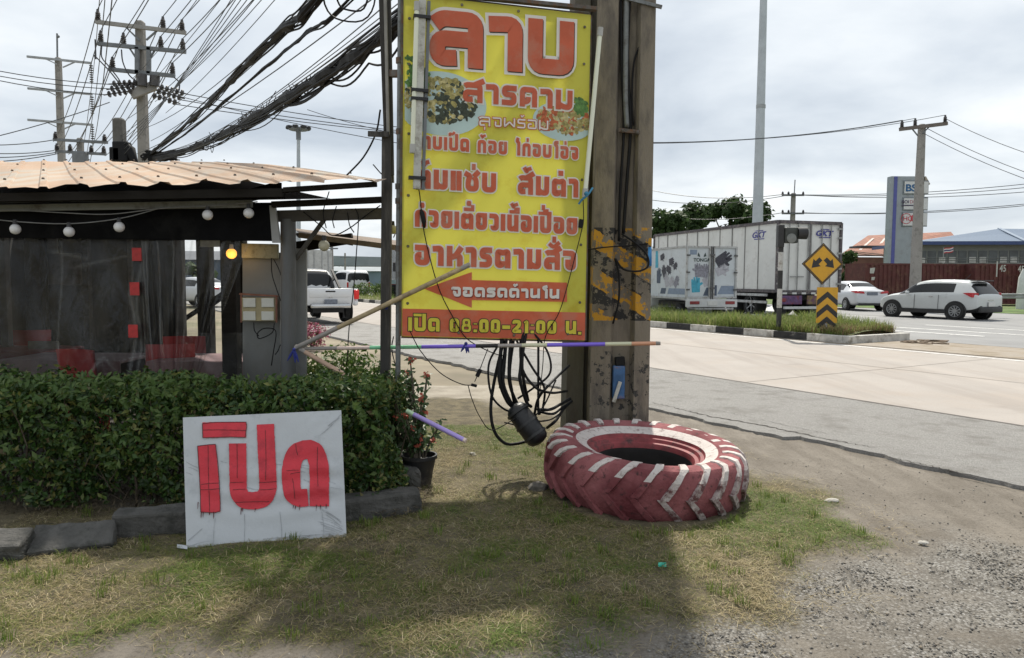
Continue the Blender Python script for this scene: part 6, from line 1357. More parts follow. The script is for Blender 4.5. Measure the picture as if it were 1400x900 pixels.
D_ = 19.2; x_ = at(1066, 400, D_).x; pm_ = MB(); ys = [447, 421, 395, 370, 345, 310]
for k in range(5): pm_.cyl((x_, D_, at(1066, ys[k], D_).z), (x_, D_, at(1066, ys[k+1], D_).z), .065, n=14, mi=k % 2)
part(pm_, 'pole', [M('pole_black', (.03, .03, .03), .6, .3, 9), M('pole_white', (.50, .50, .48), .6, .12, 9, dirt=((.25, .23, .2), .4, 9))], tl, True, 50)
hz0 = at(1064, 322, D_).z; part(MB().box((x_-.03, D_, hz0-.02), (.16, .2, .58), bev=.02), 'bracket', SKB, tl, True)
hd2 = part(MB().box((x_+.22, D_-.02, hz0), (.34, .26, .40), bev=.03), 'lamp_head', M('head_dark', (.045, .05, .045), .5, .2, 9), tl, True)
vz = MB(); T_ = Matrix.Translation((x_+.36, D_-.10, hz0+.05)) @ Matrix.Rotation(math.pi/2, 4, 'Y') @ Matrix.Rotation(R(0), 4, 'X'); vz.lathe([(.15, 0), (.155, .24), (.145, .24), (.14, 0)], 20, T_); vz.lathe([(.001, .02), (.14, .03)], 20, T_); part(vz, 'visor', BP_, hd2, True, 40)
part(MB().lathe([(.001, 0), (.12, .0), (.12, .03), (.001, .04)], 18, Matrix.Translation((x_+.2, D_-.155, hz0-.08)) @ Matrix.Rotation(math.pi/2, 4, 'X')), 'lens', M('lens_grey', (.17, .18, .17), .3, .1, 9), hd2, True, 40)
solo(MB().tube(spline([gp(1094, 447, .25)+Vector((0, 0, .02)), gp(1103, 447, .3), gp(1110, 448, .25)], 6), [.03]*6+[.06]*7, 8), 'litter_scrap', M('yellow_plastic', (.60, .45, .10), .5, .1, 9), 'crumpled yellow litter on the median kerb', 'litter', smooth=60)
solo(MB().prism([gp(1030, 432, .1), gp(1062, 432, .1), gp(1058, 420, .1)], (0, .3, .05)), 'fallen_board', PLT, 'pale slab lying in long median grass under the box truck', 'slab')
# debris on the apron
dbm = MB(); 
for i in range(22): p = gp(random.uniform(1240, 1292), random.uniform(468, 473)); dbm.box(p+Vector((0, 0, .045)), (random.uniform(.1, .4), random.uniform(.1, .25), .03), Matrix.Rotation(random.uniform(0, 3), 3, 'Z'))
for o_ in (struct(dbm, 'rubble', M('rubble_brown', (.13, .095, .065), .95, .4, 5), kind='stuff'),): pass
# ================================================================== BEYOND THE ROAD
CTR = M('container_maroon', (.095, .026, .026), .7, .2, 2, dirt=((.15, .07, .05), .35, 3))
def cont(label, px, D_, ln, rz, txt=None):
    p = at(px, 400, D_); t = thing('shipping_container', label, 'container', (p.x, p.y, .02), rz, 'maroon containers beyond the road'); mb = MB(); container_box(mb, -1.22, 1.22, 0, ln, .12, 2.62); part(mb, 'shell', CTR, t)
    return t
GZ = M('guard_steel', (.30, .31, .31), .5, .15, 5, metal=.5)
ct = math.pi/2*-1
c1 = cont('maroon shipping container ending beside the bush at the left of the row', 1168, 47.5, 7.3, R(-86)); c2_ = cont('maroon shipping container across the middle of the row marked 45', 1314, 47.0, 3.2, R(-86)); c3 = cont('maroon shipping container at right end of row, cut by photo edge', 1388, 46.5, 9, R(-86))
lt = MB(); p = at(1371, 367, 45.4); text_on(lt, '45', p, X_, Z_, .42, off=.01, squeeze=.7); part(lt, 'lettering', M('faded_white', (.45, .43, .42), .7, .1, 9), c2_, True)
mk_ = MB(); p = at(1363, 368, 45.4); mk_.box(p, (.07, .02, .95)); part(mk_, 'lettering_bar', M('faded_white'), c2_, True)
lt = MB(); p = at(1396, 368, 45.0); text_on(lt, '45', p, X_, Z_, .4, off=.01, squeeze=.7); part(lt, 'lettering', M('faded_white'), c3, True)
mk_ = MB(); 
for px, py, w_, h_ in ((1193, 370, .30, .35), (1194, 381, .22, .2)): p = at(px, py, 45.6); mk_.prism([p+Vector((-w_/2, 0, -h_/2)), p+Vector((w_*.3, 0, -h_/2)), p+Vector((w_/2, 0, h_/2)), p+Vector((-w_/2, 0, h_*.4))], (0, .02, 0))
part(mk_, 'lettering', M('faded_white'), c1, True)
gr_ = thing('guardrail', 'grey steel guardrail at right edge beyond the far road', 'guardrail', tuple(at(1395, 410, 36).xy)+(0,))
a_, b_ = at(1362, 403, 37), at(1500, 403, 34.5); rl = MB()
for o in (0, -.14): rl.bar(a_+Vector((0, 0, o)), b_+Vector((0, 0, o)), .06, .12, bev=.02)
part(rl, 'rail', GZ, gr_, True)
for k in range(4): q = a_.lerp(b_, k/3); part(MB().bar((q.x, q.y+.1, 0), (q.x, q.y+.1, q.z+.05), .12, .1, up=(0, 1, 0)), 'post', GZ, gr_, True)
solo(MB().tube([at(1399, 395, 40)+Vector((0, 0, -1.3)), at(1399, 395, 40)+Vector((0, 0, -.3)), at(1400, 380, 40), at(1401, 368, 40)], [.3, .3, .25, .1], 14), 'water_tank', M('tank_white', (.55, .56, .55), .5, .08, 3), 'pale rounded tank cut by right edge of photo before the containers', 'tank', smooth=60)
# pylon sign
py_ = thing('pylon_sign', 'tall grey company pylon sign with blue stripe behind the utility pole', 'sign', tuple(at(1240, 400, 56).xy)+(0,))
D_ = 56; zt = at(1240, 241, D_).z; xl, xr = at(1216, 300, D_).x, at(1263, 300, D_).x
PG = M('pylon_grey', (.30, .33, .36), .5, .08, 1.5, dirt=((.25, .25, .25), .3, 2)); part(MB().box(((xl+xr)/2, D_+.3, zt/2), (xr-xl, .6, zt), bev=.03), 'body', PG, py_, True)
part(MB().box((at(1222.5, 300, D_).x, D_-.01, zt/2), (.25, .03, zt-.05)), 'stripe', M('stripe_blue', (.09, .10, .32), .5, .1, 3), py_, True)
for i, (y0, y1) in enumerate(((248, 265), (271, 287), (291, 309))):
    za, zb = at(1240, y1, D_).z, at(1240, y0, D_).z; fx_ = MB().box((at(1250, 300, D_).x, D_-.02, (za+zb)/2), (1.9, .05, zb-za+.1)); pf = part(fx_, 'panel_frame', M('frame_slate', (.16, .18, .20), .5, .1, 5), py_, True); part(MB().box((at(1250.5, 300, D_).x, D_-.06, (za+zb)/2), (1.78, .04, zb-za-.04)), 'panel', M('panel_white', (.60, .60, .61), .5, .05, 5), pf, True)
ll = MB(); P_ = lambda px, py: at(px, py, D_-.09)
text_on(ll, 'BS', P_(1246, 257), X_, Z_, .55, off=.03, squeeze=1.15); part(ll, 'lettering', M('logo_navy', (.02, .10, .24), .5, .1, 9), py_, True)
ll = MB(); text_on(ll, 'BOI', P_(1238, 276), X_, Z_, .24, off=.02); ll.box(P_(1244, 281), (1.2, .01, .09)); part(ll, 'lettering', M('logo_dark', (.06, .05, .09), .5, .1, 9), py_, True)
ll = MB(); text_on(ll, 'DEC', P_(1250, 276), X_, Z_, .24, off=.0); part(ll, 'lettering', M('logo_pink', (.42, .12, .16), .5, .1, 9), py_, True)
ll = MB(); text_on(ll, 'HC', P_(1241, 299), X_, Z_, .34, off=.01); ll.lathe([(.36, -.01), (.40, -.01), (.40, .01), (.36, .01)], 22, Matrix.Translation(P_(1239, 299)) @ Matrix.Rotation(math.pi/2, 4, 'X'), close=True); ll.ball(P_(1250, 298.5), .28, 12, sq=(1, .05, 1)); part(ll, 'lettering', M('logo_red', (.50, .05, .07), .5, .1, 9), py_, True)
part(MB().prism([at(1262, 243, D_), at(1266, 241, D_), at(1272, 252, D_), at(1262, 257, D_)], (0, .7, 0)), 'torn_cladding', M('torn_tan', (.36, .31, .25), .7, .1, 4), py_, True)
# buildings
BB = thing('office_building', 'low grey office building with hipped blue roof beyond the containers', 'building', tuple(at(1350, 400, 72).xy)+(0,))
D_ = 72; g0, g1 = at(1254, 331, D_), at(1560, 331, D_-3); zE = at(1300, 331, D_).z; rd = Vector((g1.x-g0.x, g1.y-g0.y, 0)); 
xa = rd.normalized(); ya = Vector((-xa.y, xa.x, 0)); Lw = rd.length; O_ = Vector((g0.x, g0.y, 0))
def bp(a, b, z): return O_+xa*a+ya*b+Vector((0, 0, z))
part(MB().prism([bp(.6, .6, 0), bp(Lw-.6, .6, 0), bp(Lw-.6, 11.4, 0), bp(.6, 11.4, 0)], (0, 0, zE-.05)), 'wall', M('office_grey', (.19, .205, .20), .7, .1, 1.5), BB, True)
zR = at(1350, 315.5, D_+6).z; m_ = at(1357, 316, D_+6); mid = (Vector((m_.x, m_.y, 0))-O_).dot(xa)
rv = [bp(-.3, -.3, zE), bp(Lw+.3, -.3, zE), bp(Lw+.3, 12.3, zE), bp(-.3, 12.3, zE), bp(mid-.1, 6, zR+.1), bp(mid+5, 6, zR)]
part(MB().add(rv, [(0, 1, 5, 4), (1, 2, 5), (2, 3, 4, 5), (3, 0, 4)]), 'roof', M('roof_blue', (.10, .145, .215), .6, .1, 2, stretch=(3, 3, 3)), BB, True)
eb = MB(); zz = zE-.14; eb.bar(bp(-.3, -.32, zz), bp(Lw+.3, -.32, zz), .10, .34); eb.bar(bp(-.32, -.3, zz), bp(-.32, 12.3, zz), .10, .34); part(eb, 'eave', M('eave_blue', (.035, .06, .16), .5, .1, 4), BB, True)
hr = MB().bar(bp(mid-.1, 6, zR+.14), bp(mid-.6, -.3, zE+.06), .35, .08); part(hr, 'hip_cap', M('cap_blue', (.20, .25, .32), .5, .1, 4), BB, True)
for k in range(11):
    px = 1263+k*13; c_ = at(px, 351, D_); a = (Vector((c_.x, c_.y, 0))-O_).dot(xa); wf = MB()
    w_ = part(MB().prism([bp(a-.38, .56, c_.z-.6), bp(a+.38, .56, c_.z-.6), bp(a+.38, .56, c_.z+.55), bp(a-.38, .56, c_.z+.55)], tuple(ya*.05)), 'window', M('dim_window', (.05, .06, .065), .3, .4, 1.2, spec=.6), BB, True)
    if k % 3 != 1: part(MB().prism([bp(a-.30, .53, c_.z-.6), bp(a+.30, .53, c_.z-.6), bp(a+.30, .53, c_.z-.05), bp(a-.30, .53, c_.z-.05)], tuple(ya*.02)), 'blind', M('pale_blind', (.40, .41, .40), .7, .2, 3), w_, True)
fl_ = thing('flag', 'small red, white and dark blue striped flag before the blue roofed office', 'flag', tuple(at(1299, 350, 66)))
f0_ = at(1290, 344, 66)
for k, (nm, zz) in enumerate((('flag_red', .30), ('flag_white', .15), ('flag_blue', -.05), ('flag_white', -.25), ('flag_red', -.4))):
    M('flag_red', (.35, .03, .04), .7, .1, 9); M('flag_white', (.55, .55, .55), .7, .05, 9); M('flag_blue', (.03, .03, .13), .7, .1, 9)
    part(MB().sheet(lambda a, b: f0_+Vector((a*.85, .05*math.sin(a*6), zz*.55+a*.18+.10*b+.03*math.sin(a*7))), 8, 1), 'stripe', nm, fl_, True)
part(MB().cyl(f0_+Vector((0, 0, -2.4)), f0_+Vector((0, 0, .35)), .03, n=8), 'pole', GZ, fl_, True)
RB = thing('red_roofed_shed', 'long shed with rust red roof and pale skylight strips behind the pylon', 'building', tuple(at(1210, 400, 88).xy)+(0,))
D_ = 88; e0, e1, r0_, r1_ = at(1150, 356, D_), at(1300, 356, D_), at(1188, 322, D_+9), at(1262, 318, D_+9)
e0, e1 = at(1146, 350, D_), at(1330, 352, D_); r0_, r1_ = at(1187, 322, D_+9), at(1300, 317, D_+9)
RRF = M('roof_rust', (.27, .115, .075), .75, .2, .7, stretch=(3, .6, 1), dirt=((.20, .08, .05), .5, 1.5))
part(MB().add([e0, e1, r1_, r0_], [(0, 1, 2, 3)]), 'roof', RRF, RB, True)
sk = MB()
for k in range(4): a = .10+k*.13; sk.add([e0.lerp(e1, a).lerp(r0_.lerp(r1_, a), f)+Vector((0, -.05, .08)) for f in (.25,)]+[e0.lerp(e1, a+.025).lerp(r0_.lerp(r1_, a+.025), .25)+Vector((0, -.05, .08)), e0.lerp(e1, a+.025).lerp(r0_.lerp(r1_, a+.025), .8)+Vector((0, -.05, .08)), e0.lerp(e1, a).lerp(r0_.lerp(r1_, a), .8)+Vector((0, -.05, .08))], [(0, 1, 2, 3)])
part(sk, 'skylights', M('skylight_pale', (.52, .46, .42), .6, .1, 4), RB, True)
part(MB().prism([(e0.x, D_+.3, 0), (e1.x, D_+.3, 0), (e1.x, D_+14, 0), (e0.x, D_+14, 0)], (0, 0, min(e0.z, e1.z)-.05)), 'wall', M('shed_wall', (.24, .13, .10), .8, .15, 1), RB, True)
part(MB().box(at(1195, 338, D_-.6), (4.5, 3, .22)), 'porch_roof', M('porch_dark', (.05, .05, .055), .6, .2, 4), RB, True)
# low buildings and viaduct down the road at left
vd = thing('viaduct', 'grey road bridge crossing far off behind the pickup', 'bridge', tuple(at(470, 380, 170).xy)+(0,))
a_, b_ = at(395, 356, 165), at(640, 361, 190); part(MB().bar(a_, b_, 8, 2.2), 'deck', M('bridge_grey', (.24, .27, .29), .8, .1, .3), vd, True)
for f in (.05, .3, .55, .8): q = a_.lerp(b_, f); part(MB().bar((q.x, q.y, 0), (q.x, q.y, q.z), 2.4, 2.4, up=(0, 1, 0)), 'pier', M('bridge_grey'), vd, True)
def shed(label, px0, px1, ytop, D_, col, roofc, group=None):
    a_, b_ = at(px0, ytop, D_), at(px1, ytop, D_); t = thing('warehouse', label, 'building', ((a_.x+b_.x)/2, D_, 0), 0, group)
    part(MB().box(((a_.x+b_.x)/2, D_+5, a_.z/2-.3), (b_.x-a_.x, 10, a_.z-.6)), 'wall', col, t, True); part(MB().prism([(a_.x-.4, D_-.4, a_.z-.6), (a_.x-.4, D_+5, a_.z+.3), (a_.x-.4, D_+10.4, a_.z-.6)], (b_.x-a_.x+.8, 0, 0)), 'roof', roofc, t, True)
shed('long low bluish warehouse far off behind the white van', 425, 530, 366, 140, M('wh_blue', (.16, .21, .25), .8, .1, .3), M('wh_roof', (.24, .27, .29), .7, .1, .3))
shed('dark blue shed glimpsed through the back of the shelter', 200, 345, 345, 62, M('wh_dark', (.05, .075, .11), .8, .2, .3), M('wh_roof_dark', (.09, .10, .12), .7, .1, .3))
shed('pale industrial shed along the horizon left of the shelter', -200, 190, 366, 150, M('wh_pale', (.32, .33, .33), .8, .1, .2), M('wh_roof'))
shed('distant grey shed between the twin poles and box truck', 880, 930, 365, 130, M('wh_mid', (.25, .26, .26), .8, .1, .2), M('wh_roof'))
# trees
TL = [(.03, .055, .018), (.05, .085, .025), (.038, .066, .02), (.065, .105, .034), (.04, .07, .022), (.025, .045, .016)]
def tree(label, px, ytop, D_, wpx, nn=3600, crown_base=.35, group='trees behind the box truck', sd=1, size=.55):
    top = at(px, ytop, D_); H = top.z; rw = wpx/F*D_/2; t = thing('tree', label, 'tree', (top.x, D_, 0), 0, group); r_ = np.random.default_rng(sd)
    tr_ = MB(); tr_.tube([(0, 0, 0), (.1, 0, H*.3), (.05, .1, H*.7)], [.28, .22, .08], 9); ccs = []
    for i in range(11):
        a = r_.uniform(0, 6.28); q = r_.uniform(.15, .72); cz = H*(crown_base+.1+(.78-crown_base)*r_.uniform(0, 1)); c = np.array([rw*q*math.cos(a), rw*q*math.sin(a), cz]); ccs.append((c, rw*r_.uniform(.26, .46)))
        tr_.tube([(0.05, 0, H*.32), (c[0]*.5, c[1]*.5, (H*.32+cz)/2+.2), tuple(c)], [.12, .08, .03], 6)
    ccs.append((np.array([0, 0, H*.86]), H*.15)); part(tr_, 'trunk', M('bark', (.10, .08, .06), .95, .25, 4), t)
    P_, N_ = [], []
    for c, r0 in ccs:
        k = nn//len(ccs); d = r_.normal(size=(k, 3)); d /= np.linalg.norm(d, axis=1)[:, None]; q = r_.uniform(.3, 1, k)**.5; lump = 1+.3*fbm(d[:, 0]*1.5, d[:, 1]*1.5+d[:, 2], 3, sd); P_.append(c+d*(q*lump)[:, None]*r0*np.array([1, 1, .75])); N_.append(d+[0, 0, .4])
    V, T = leaves(np.concatenate(P_), np.concatenate(N_), size, .6, .6); o = np_mesh('crown', V, T, M('tree_leaf', island=TL, rough=.6, trans=.3, spec=.2)); o.parent = t
for i, (px, yt, w_, lb) in enumerate(((903, 281, 34, 'small dark tree right beside the banded pole'), (950, 272, 68, 'broad dark tree left of the high mast above the truck'), (1003, 264, 74, 'tallest dark tree just left of the high mast'), (926, 284, 40, 'lower dark tree between two broad crowns over the truck'), (1036, 272, 34, 'dark tree crown standing behind the high mast'))):
    tree(lb, px, yt, 66+3*(i % 3), w_, sd=20+i)
bc = at(1160, 378, 44); tree('dark green bush-like tree between box truck and red roofed shed', 1161, 341, 50, 34, 2200, .15, None, 40, .34)
for i, (px, w_) in enumerate(((490, 46), (516, 30))): bp_ = gp(px, 412); bush('roadside_bush', ['wide green bush on verge just past the pickup', 'small green bush beside the lorry wheels'][i], bp_.x, bp_.y+2, .45, w_/F*bp_.y/2, .8, .75, 1500, .16, [(.06, .11, .02), (.09, .15, .03), (.12, .17, .045), (.05, .09, .02)], 'verge_leaf', 60+i, thick=.03, asp=.5, group=None)
q_ = gp(425, 478); bush('flowering_bush', 'low bush of pink flowers by the shelter post', q_.x+.02, q_.y, .3, .36, .25, .27, 900, .06, [(.42, .10, .18), (.50, .22, .28), (.30, .05, .10), (.07, .10, .03), (.45, .15, .22)], 'pink_bloom', 70, asp=.7)
tree('round dark tree seen past shelter right of its rear posts', 272, 360, 48, 60, 2000, .1, None, 44, .4)
def wood(seed=5):
    xs = rng.uniform(-330, 330, 5200); ds = 230+rng.uniform(0, 25, 5200); hh = 3.5+3.0*np.abs(fbm(xs, xs*0, .045, 71))+1.3*fbm(xs, xs*0, .3, 72); z = hh*rng.uniform(0, 1, 5200)**.6
    V, T = leaves(np.stack([xs, ds, z], -1), np.tile((0, -1, .5), (5200, 1)), 2.6, .6, .8); np_mesh('far_treeline', V, T, M('far_leaf', island=[(.05, .075, .04), (.07, .095, .05), (.06, .085, .05), (.085, .11, .065)], rough=.9))['kind'] = 'stuff'
wood()

# ================================================================== POLES, MASTS AND WIRES
CONC = M('pole_concrete', (.27, .255, .235), .9, .1, 2, dirt=((.18, .17, .155), .4, 4)); ARM = M('arm_steel', (.17, .18, .19), .6, .15, 5, metal=.3); INS = M('insulator', (.055, .05, .05), .35, .2, 9, spec=.5); ARMC = M('arm_concrete', (.30, .29, .275), .9, .1, 4)
AX = Vector((V_.x, V_.y, 0))       # across the road line
def ins(parent, p, h=.34, r=.085):
    z = p.z; prof = [(.02, 0), (r*.7, .0), (r*.7, h*.08)]
    for k in range(4): prof += [(r*(1-.06*k), h*(.12+.17*k)), (r*.62, h*(.22+.17*k))]
    prof += [(r*.45, h*.86), (r*.4, h), (.001, h)]; part(MB().lathe(prof, 12, Matrix.Translation(p)), 'insulator', INS, parent, True, 50)
def disc_string(parent, p, d, n_=6, step=.14, r=.10, name='insulator_string'):
    mb = MB(); d = Vector(d).normalized(); q = d.to_track_quat('Z', 'Y').to_matrix().to_4x4(); mb.tube([p, p+d*(n_*step+.1)], .02, 6)
    for k in range(n_): mb.lathe([(.02, 0), (r, .02), (r*.8, .06), (.02, .07)], 12, Matrix.Translation(p+d*(.05+k*step)) @ q)
    part(mb, name, INS, parent, True, 50)
def pole(name, label, p, top, w0, w1, group=None, mt=None):
    t = thing(name, label, 'utility pole', (p.x, p.y, 0), 0, group); mb = MB(); vs = []
    for z, w_ in ((-.1, w0), (top*.5, (w0+w1)/2), (top-.05, w1), (top, w1*.7)): vs += [(p.x+a*w_/2, p.y+b*w_/2, z) for a, b in ((-.7, -1), (.7, -1), (1, -.7), (1, .7), (.7, 1), (-.7, 1), (-1, .7), (-1, -.7))]
    fs = [(i*8+j, i*8+(j+1) % 8, (i+1)*8+(j+1) % 8, (i+1)*8+j) for i in range(3) for j in range(8)]+[tuple(24+j for j in range(8))]; mb.add(vs, fs); part(mb, 'shaft', mt or CONC, t, True); return t
# A: main crossarm pole on the left
DA = 25; pa = at(194, 120, DA); PA = Vector((pa.x, pa.y, 0)); topA = at(194, 29, DA).z
A = pole('utility_pole', 'big concrete utility pole with three crossarms of insulators over the shelter roof', PA, topA, .36, .26)
WA = []     # wire attachments on A: (point)
def arm_px(parent, p0, p1, D0, D1, w_, h_, mt=ARM, name='crossarm'): a, b = at(*p0, D0), at(*p1, D1); part(MB().bar(a, b, w_, h_), name, mt, parent, True); return a, b
arms = [((131, 30), (254, 45), ARMC, [(134, 30), (223, 40), (249, 44)]), ((134, 60), (254, 71), ARM, [(138, 59), (169, 62), (220, 67), (250, 70)]), ((150, 95), (239, 104), ARM, [(154, 95), (236, 103)])]
for (p0, p1, mt, il) in arms:
    dA = lambda px: DA-.3-.0*(px-190)
    a, b = arm_px(A, p0, p1, DA-.25, DA-.25, .10, .12, mt)
    for k in il: q = at(k[0], k[1]-1.5, DA-.25); ins(A, q, .36, .10); WA.append(q+Vector((0, 0, .36)))
for q0, q1 in (((172, 37), (191, 56)), ((216, 41), (200, 55)), ((176, 64), (190, 86)), ((212, 68), (203, 84))): part(MB().bar(at(*q0, DA-.22), at(*q1, DA-.22), .05, .05), 'brace', ARM, A, True)
for px in (187.5, 203.5): part(MB().bar(at(px, 65, DA-.25), at(px, 101, DA-.25), .12, .10, up=(0, 1, 0)), 'side_plate', ARM, A, True)
part(MB().bar(at(179, 130, DA-.3), at(212, 117, DA-.1), .22, .28), 'strut_arm', ARMC, A, True); part(MB().cyl(at(211, 118, DA-.2), at(212, 104, DA-.2), .16, n=12).cyl(at(194.5, 118, DA-.35), at(194.5, 102, DA-.35), .14, n=12), 'cutouts', INS, A, True)
for k, (p0, dr) in enumerate((((188, 113), (-1, 0, -.06)), ((185, 118), (-1, 0, -.12)), ((181, 124), (-1, 0, -.16)), ((218, 119), (1, 0, -.25)), ((214, 124), (1, 0, -.28)), ((208, 130), (1, 0, -.30)))): disc_string(A, at(*p0, DA-.3-.1*(k % 3)), dr, 5, .17, .11)
JW = M('jumper', (.05, .05, .055), .5, .2, 9)
for pts in (([(139, 62), (139, 78), (148, 90), (160, 105), (165, 113)]), ([(166, 68), (168, 85), (176, 102), (187, 112)]), ([(128, 75), (140, 87), (152, 100), (163, 114)]), ([(238, 106), (245, 113), (245, 124)]), ([(130, 54), (131, 80), (129, 76)])):
    part(MB().tube(spline([at(a, b, DA-.4) for a, b in pts], 5), .022, 6), 'jumper_wire', JW, A, True)
# B: pole with three long thin arms
DB = 44; pb = at(82, 150, DB); B = pole('utility_pole', 'slim concrete pole with three long thin arms and hanging insulator strings', Vector((pb.x, pb.y, 0)), at(82, 79, DB).z, .42, .30)
WB_ = []
for p0, p1, st_ in (((37, 77.5), (125, 86.5), (124.5, 88)), ((38, 121), (126, 129), (125.5, 131)), ((38, 164), (127, 171), (126, 172))):
    arm_px(B, p0, p1, DB-.3, DB-.3, .10, .12, GZ); q = at(*st_, DB-.35); disc_string(B, q, (0, 0, -1), 8, .13, .11); WB_.append(q-Vector((0, 0, 1.2)))
    for s_, x2 in ((-1, 62), (1, 103)): y2 = p0[1]+(p1[1]-p0[1])*(x2-p0[0])/(p1[0]-p0[0]); part(MB().bar(at(x2, y2+.5, DB-.3), at(82+s_*4, y2+8, DB-.3), .06, .06), 'brace', GZ, B, True)
part(MB().cyl(at(78.5, 84, DB), at(78, 46, DB), .05, n=8).ball(at(79.5, 50, DB), .09), 'spike', ARM, B, True)
# C: short pole with two crossarms; D: stub pole with boxes
DC = 34; pc_ = at(110, 205, DC); C_ = pole('utility_pole', 'short concrete pole with two low crossarms peeping over the shelter roof', Vector((pc_.x, pc_.y, 0)), at(110, 189, DC).z, .30, .24)
for p0, p1, il in (((73, 191), (147, 195), (76, 143)), ((76, 207), (145, 211), (78, 96, 125, 142))):
    arm_px(C_, p0, p1, DC-.2, DC-.2, .10, .12)
    for x2 in il: ins(C_, at(x2, p0[1]+(p1[1]-p0[1])*(x2-p0[0])/(p1[0]-p0[0])-1, DC-.2), .32, .12)
part(MB().box(at(110, 216, DC-.35), (.55, .4, .5), bev=.03), 'transformer', ARM, C_, True)
DD = 21; pd = at(164, 205, DD); D1 = pole('utility_pole', 'squat dark concrete pole wrapped in black cable boxes beside the crossarm pole', Vector((pd.x, pd.y, 0)), at(160, 162, DD).z, .36, .28, None, M('pole_dark', (.12, .115, .105), .9, .2, 3))
part(MB().box(at(167, 208, DD-.3), (.42, .3, .55), bev=.04).box(at(160, 212, DD-.3), (.3, .3, .4), bev=.04), 'cable_box', BLC, D1, True); part(MB().tube([at(174, 198, DD-.3), at(177, 205, DD-.3), at(184, 224, DD-.3)], [.06, .16, .10], 12), 'splice_case', BLC, D1, True, 50)
cbl = MB()
for i in range(16): cbl.tube(spline([at(203+random.uniform(-8, 40), 212+random.uniform(-6, 8), DA-2) for _ in range(4)], 5), .03, 5)
part(cbl, 'cable_tangle', BLC, A, True)
# E: right pole by the far road; F: far pole above the truck
DE = 36; pe = at(1255, 300, DE); E_ = pole('utility_pole', 'concrete utility pole with one crossarm rising behind the white hatchback', Vector((pe.x, pe.y, 0)), at(1258, 170, DE).z, .46, .28)
arm_px(E_, (1230, 177), (1295, 169), DE-.2, DE-.2, .14, .16, M('arm_brown', (.14, .12, .105), .8, .2, 4)); WE = []
for x2, y2 in ((1233, 176), (1251, 173.5), (1292, 169)): q = at(x2, y2-1, DE-.2); ins(E_, q, .36, .10); WE.append(q+Vector((0, 0, .36)))
for x2, y2, x3 in ((1246, 175, 1255), (1272, 172, 1261)): part(MB().bar(at(x2, y2, DE-.15), at(x3, y2+11, DE-.15), .05, .05), 'brace', ARM, E_, True)
DF = 70; pf_ = at(1084, 290, DF); F_ = pole('utility_pole', 'thin distant pole with two crossarms above the box truck', Vector((pf_.x, pf_.y, 0)), at(1084, 264, DF).z, .5, .36); part(MB().cyl(at(1086, 264, DF), at(1087, 246, DF), .05, n=8), 'spike', ARM, F_, True)
for y2 in (267, 292):
    arm_px(F_, (1069, y2), (1099, y2), DF-.3, DF-.3, .14, .16)
    for x2 in (1070, 1078, 1098): ins(F_, at(x2, y2-.5, DF-.3), .3, .13)
# high masts
hm = thing('high_mast', 'tall tapering grey steel lighting mast rising out of frame behind truck', 'lamp post', tuple(at(1035, 400, 46).xy)+(0,))
part(MB().tube([(hm.location.x, 46, 0), (at(1036, 290, 46).x, 46, at(1036, 290, 46).z), (at(1045, -40, 46).x, 46, at(1045, -40, 46).z)], [.40, .31, .20], 16), 'mast', M('mast_grey', (.40, .43, .45), .5, .08, 2, metal=.2), hm, True, 60)
part(MB().cyl(at(1040.2, 146, 46)+Vector((0, 0, -.1)), at(1040.2, 146, 46)+Vector((0, 0, .1)), .285, n=16), 'joint_collar', GZ, hm, True, 60)
hm2 = thing('high_mast', 'distant lighting mast with ring of floodlights above the shelter roof', 'lamp post', tuple(at(407, 400, 95).xy)+(0,))
tp = at(408, 178, 95); part(MB().tube([(at(407, 300, 95).x, 95, 0), tuple(tp)], [.34, .2], 12), 'mast', M('mast_grey'), hm2, True, 60)
rg = MB(); rg.lathe([(.5, 0), (1.2, .0), (1.2, .2), (.5, .2)], 18, Matrix.Translation(tp), close=True); rg.cyl(tp-Vector((0, 0, 1.2)), tp, .3, n=12); part(rg, 'head_frame', ARM, hm2, True)
for k in range(8): a = 6.283*k/8; part(MB().box(tp+Vector((1.25*math.cos(a), 1.25*math.sin(a), .25)), (.6, .6, .3), Matrix.Rotation(a, 3, 'Z'), bev=.05), 'floodlight', BP_, hm2, True)
# thin far poles at left
for px, yt, D_, lb in ((454, 340, 75, 'thin far pole with a crossarm over the white van'), (402+12, 350, 120, 'faint far pole left of the white van'), (472, 352, 130, 'faint far pole above the white van roof')):
    q = at(px, 380, D_); t = pole('utility_pole', lb, Vector((q.x, q.y, 0)), at(px, yt-6, D_).z, .35, .25); arm_px(t, (px-7, yt), (px+8, yt), D_-.2, D_-.2, .12, .14)
# ---- wires
WR = M('line_wire', (.055, .058, .062), .5, .15, 9)
nwire = [0]
def wire(label, p, q, sag=0, r=.011, n_=12, group=None, mt=None, name='overhead_wire'):
    return solo(MB().tube(catenary(p, q, sag, n_), r, 5), name, mt or WR, label, 'wire', group)
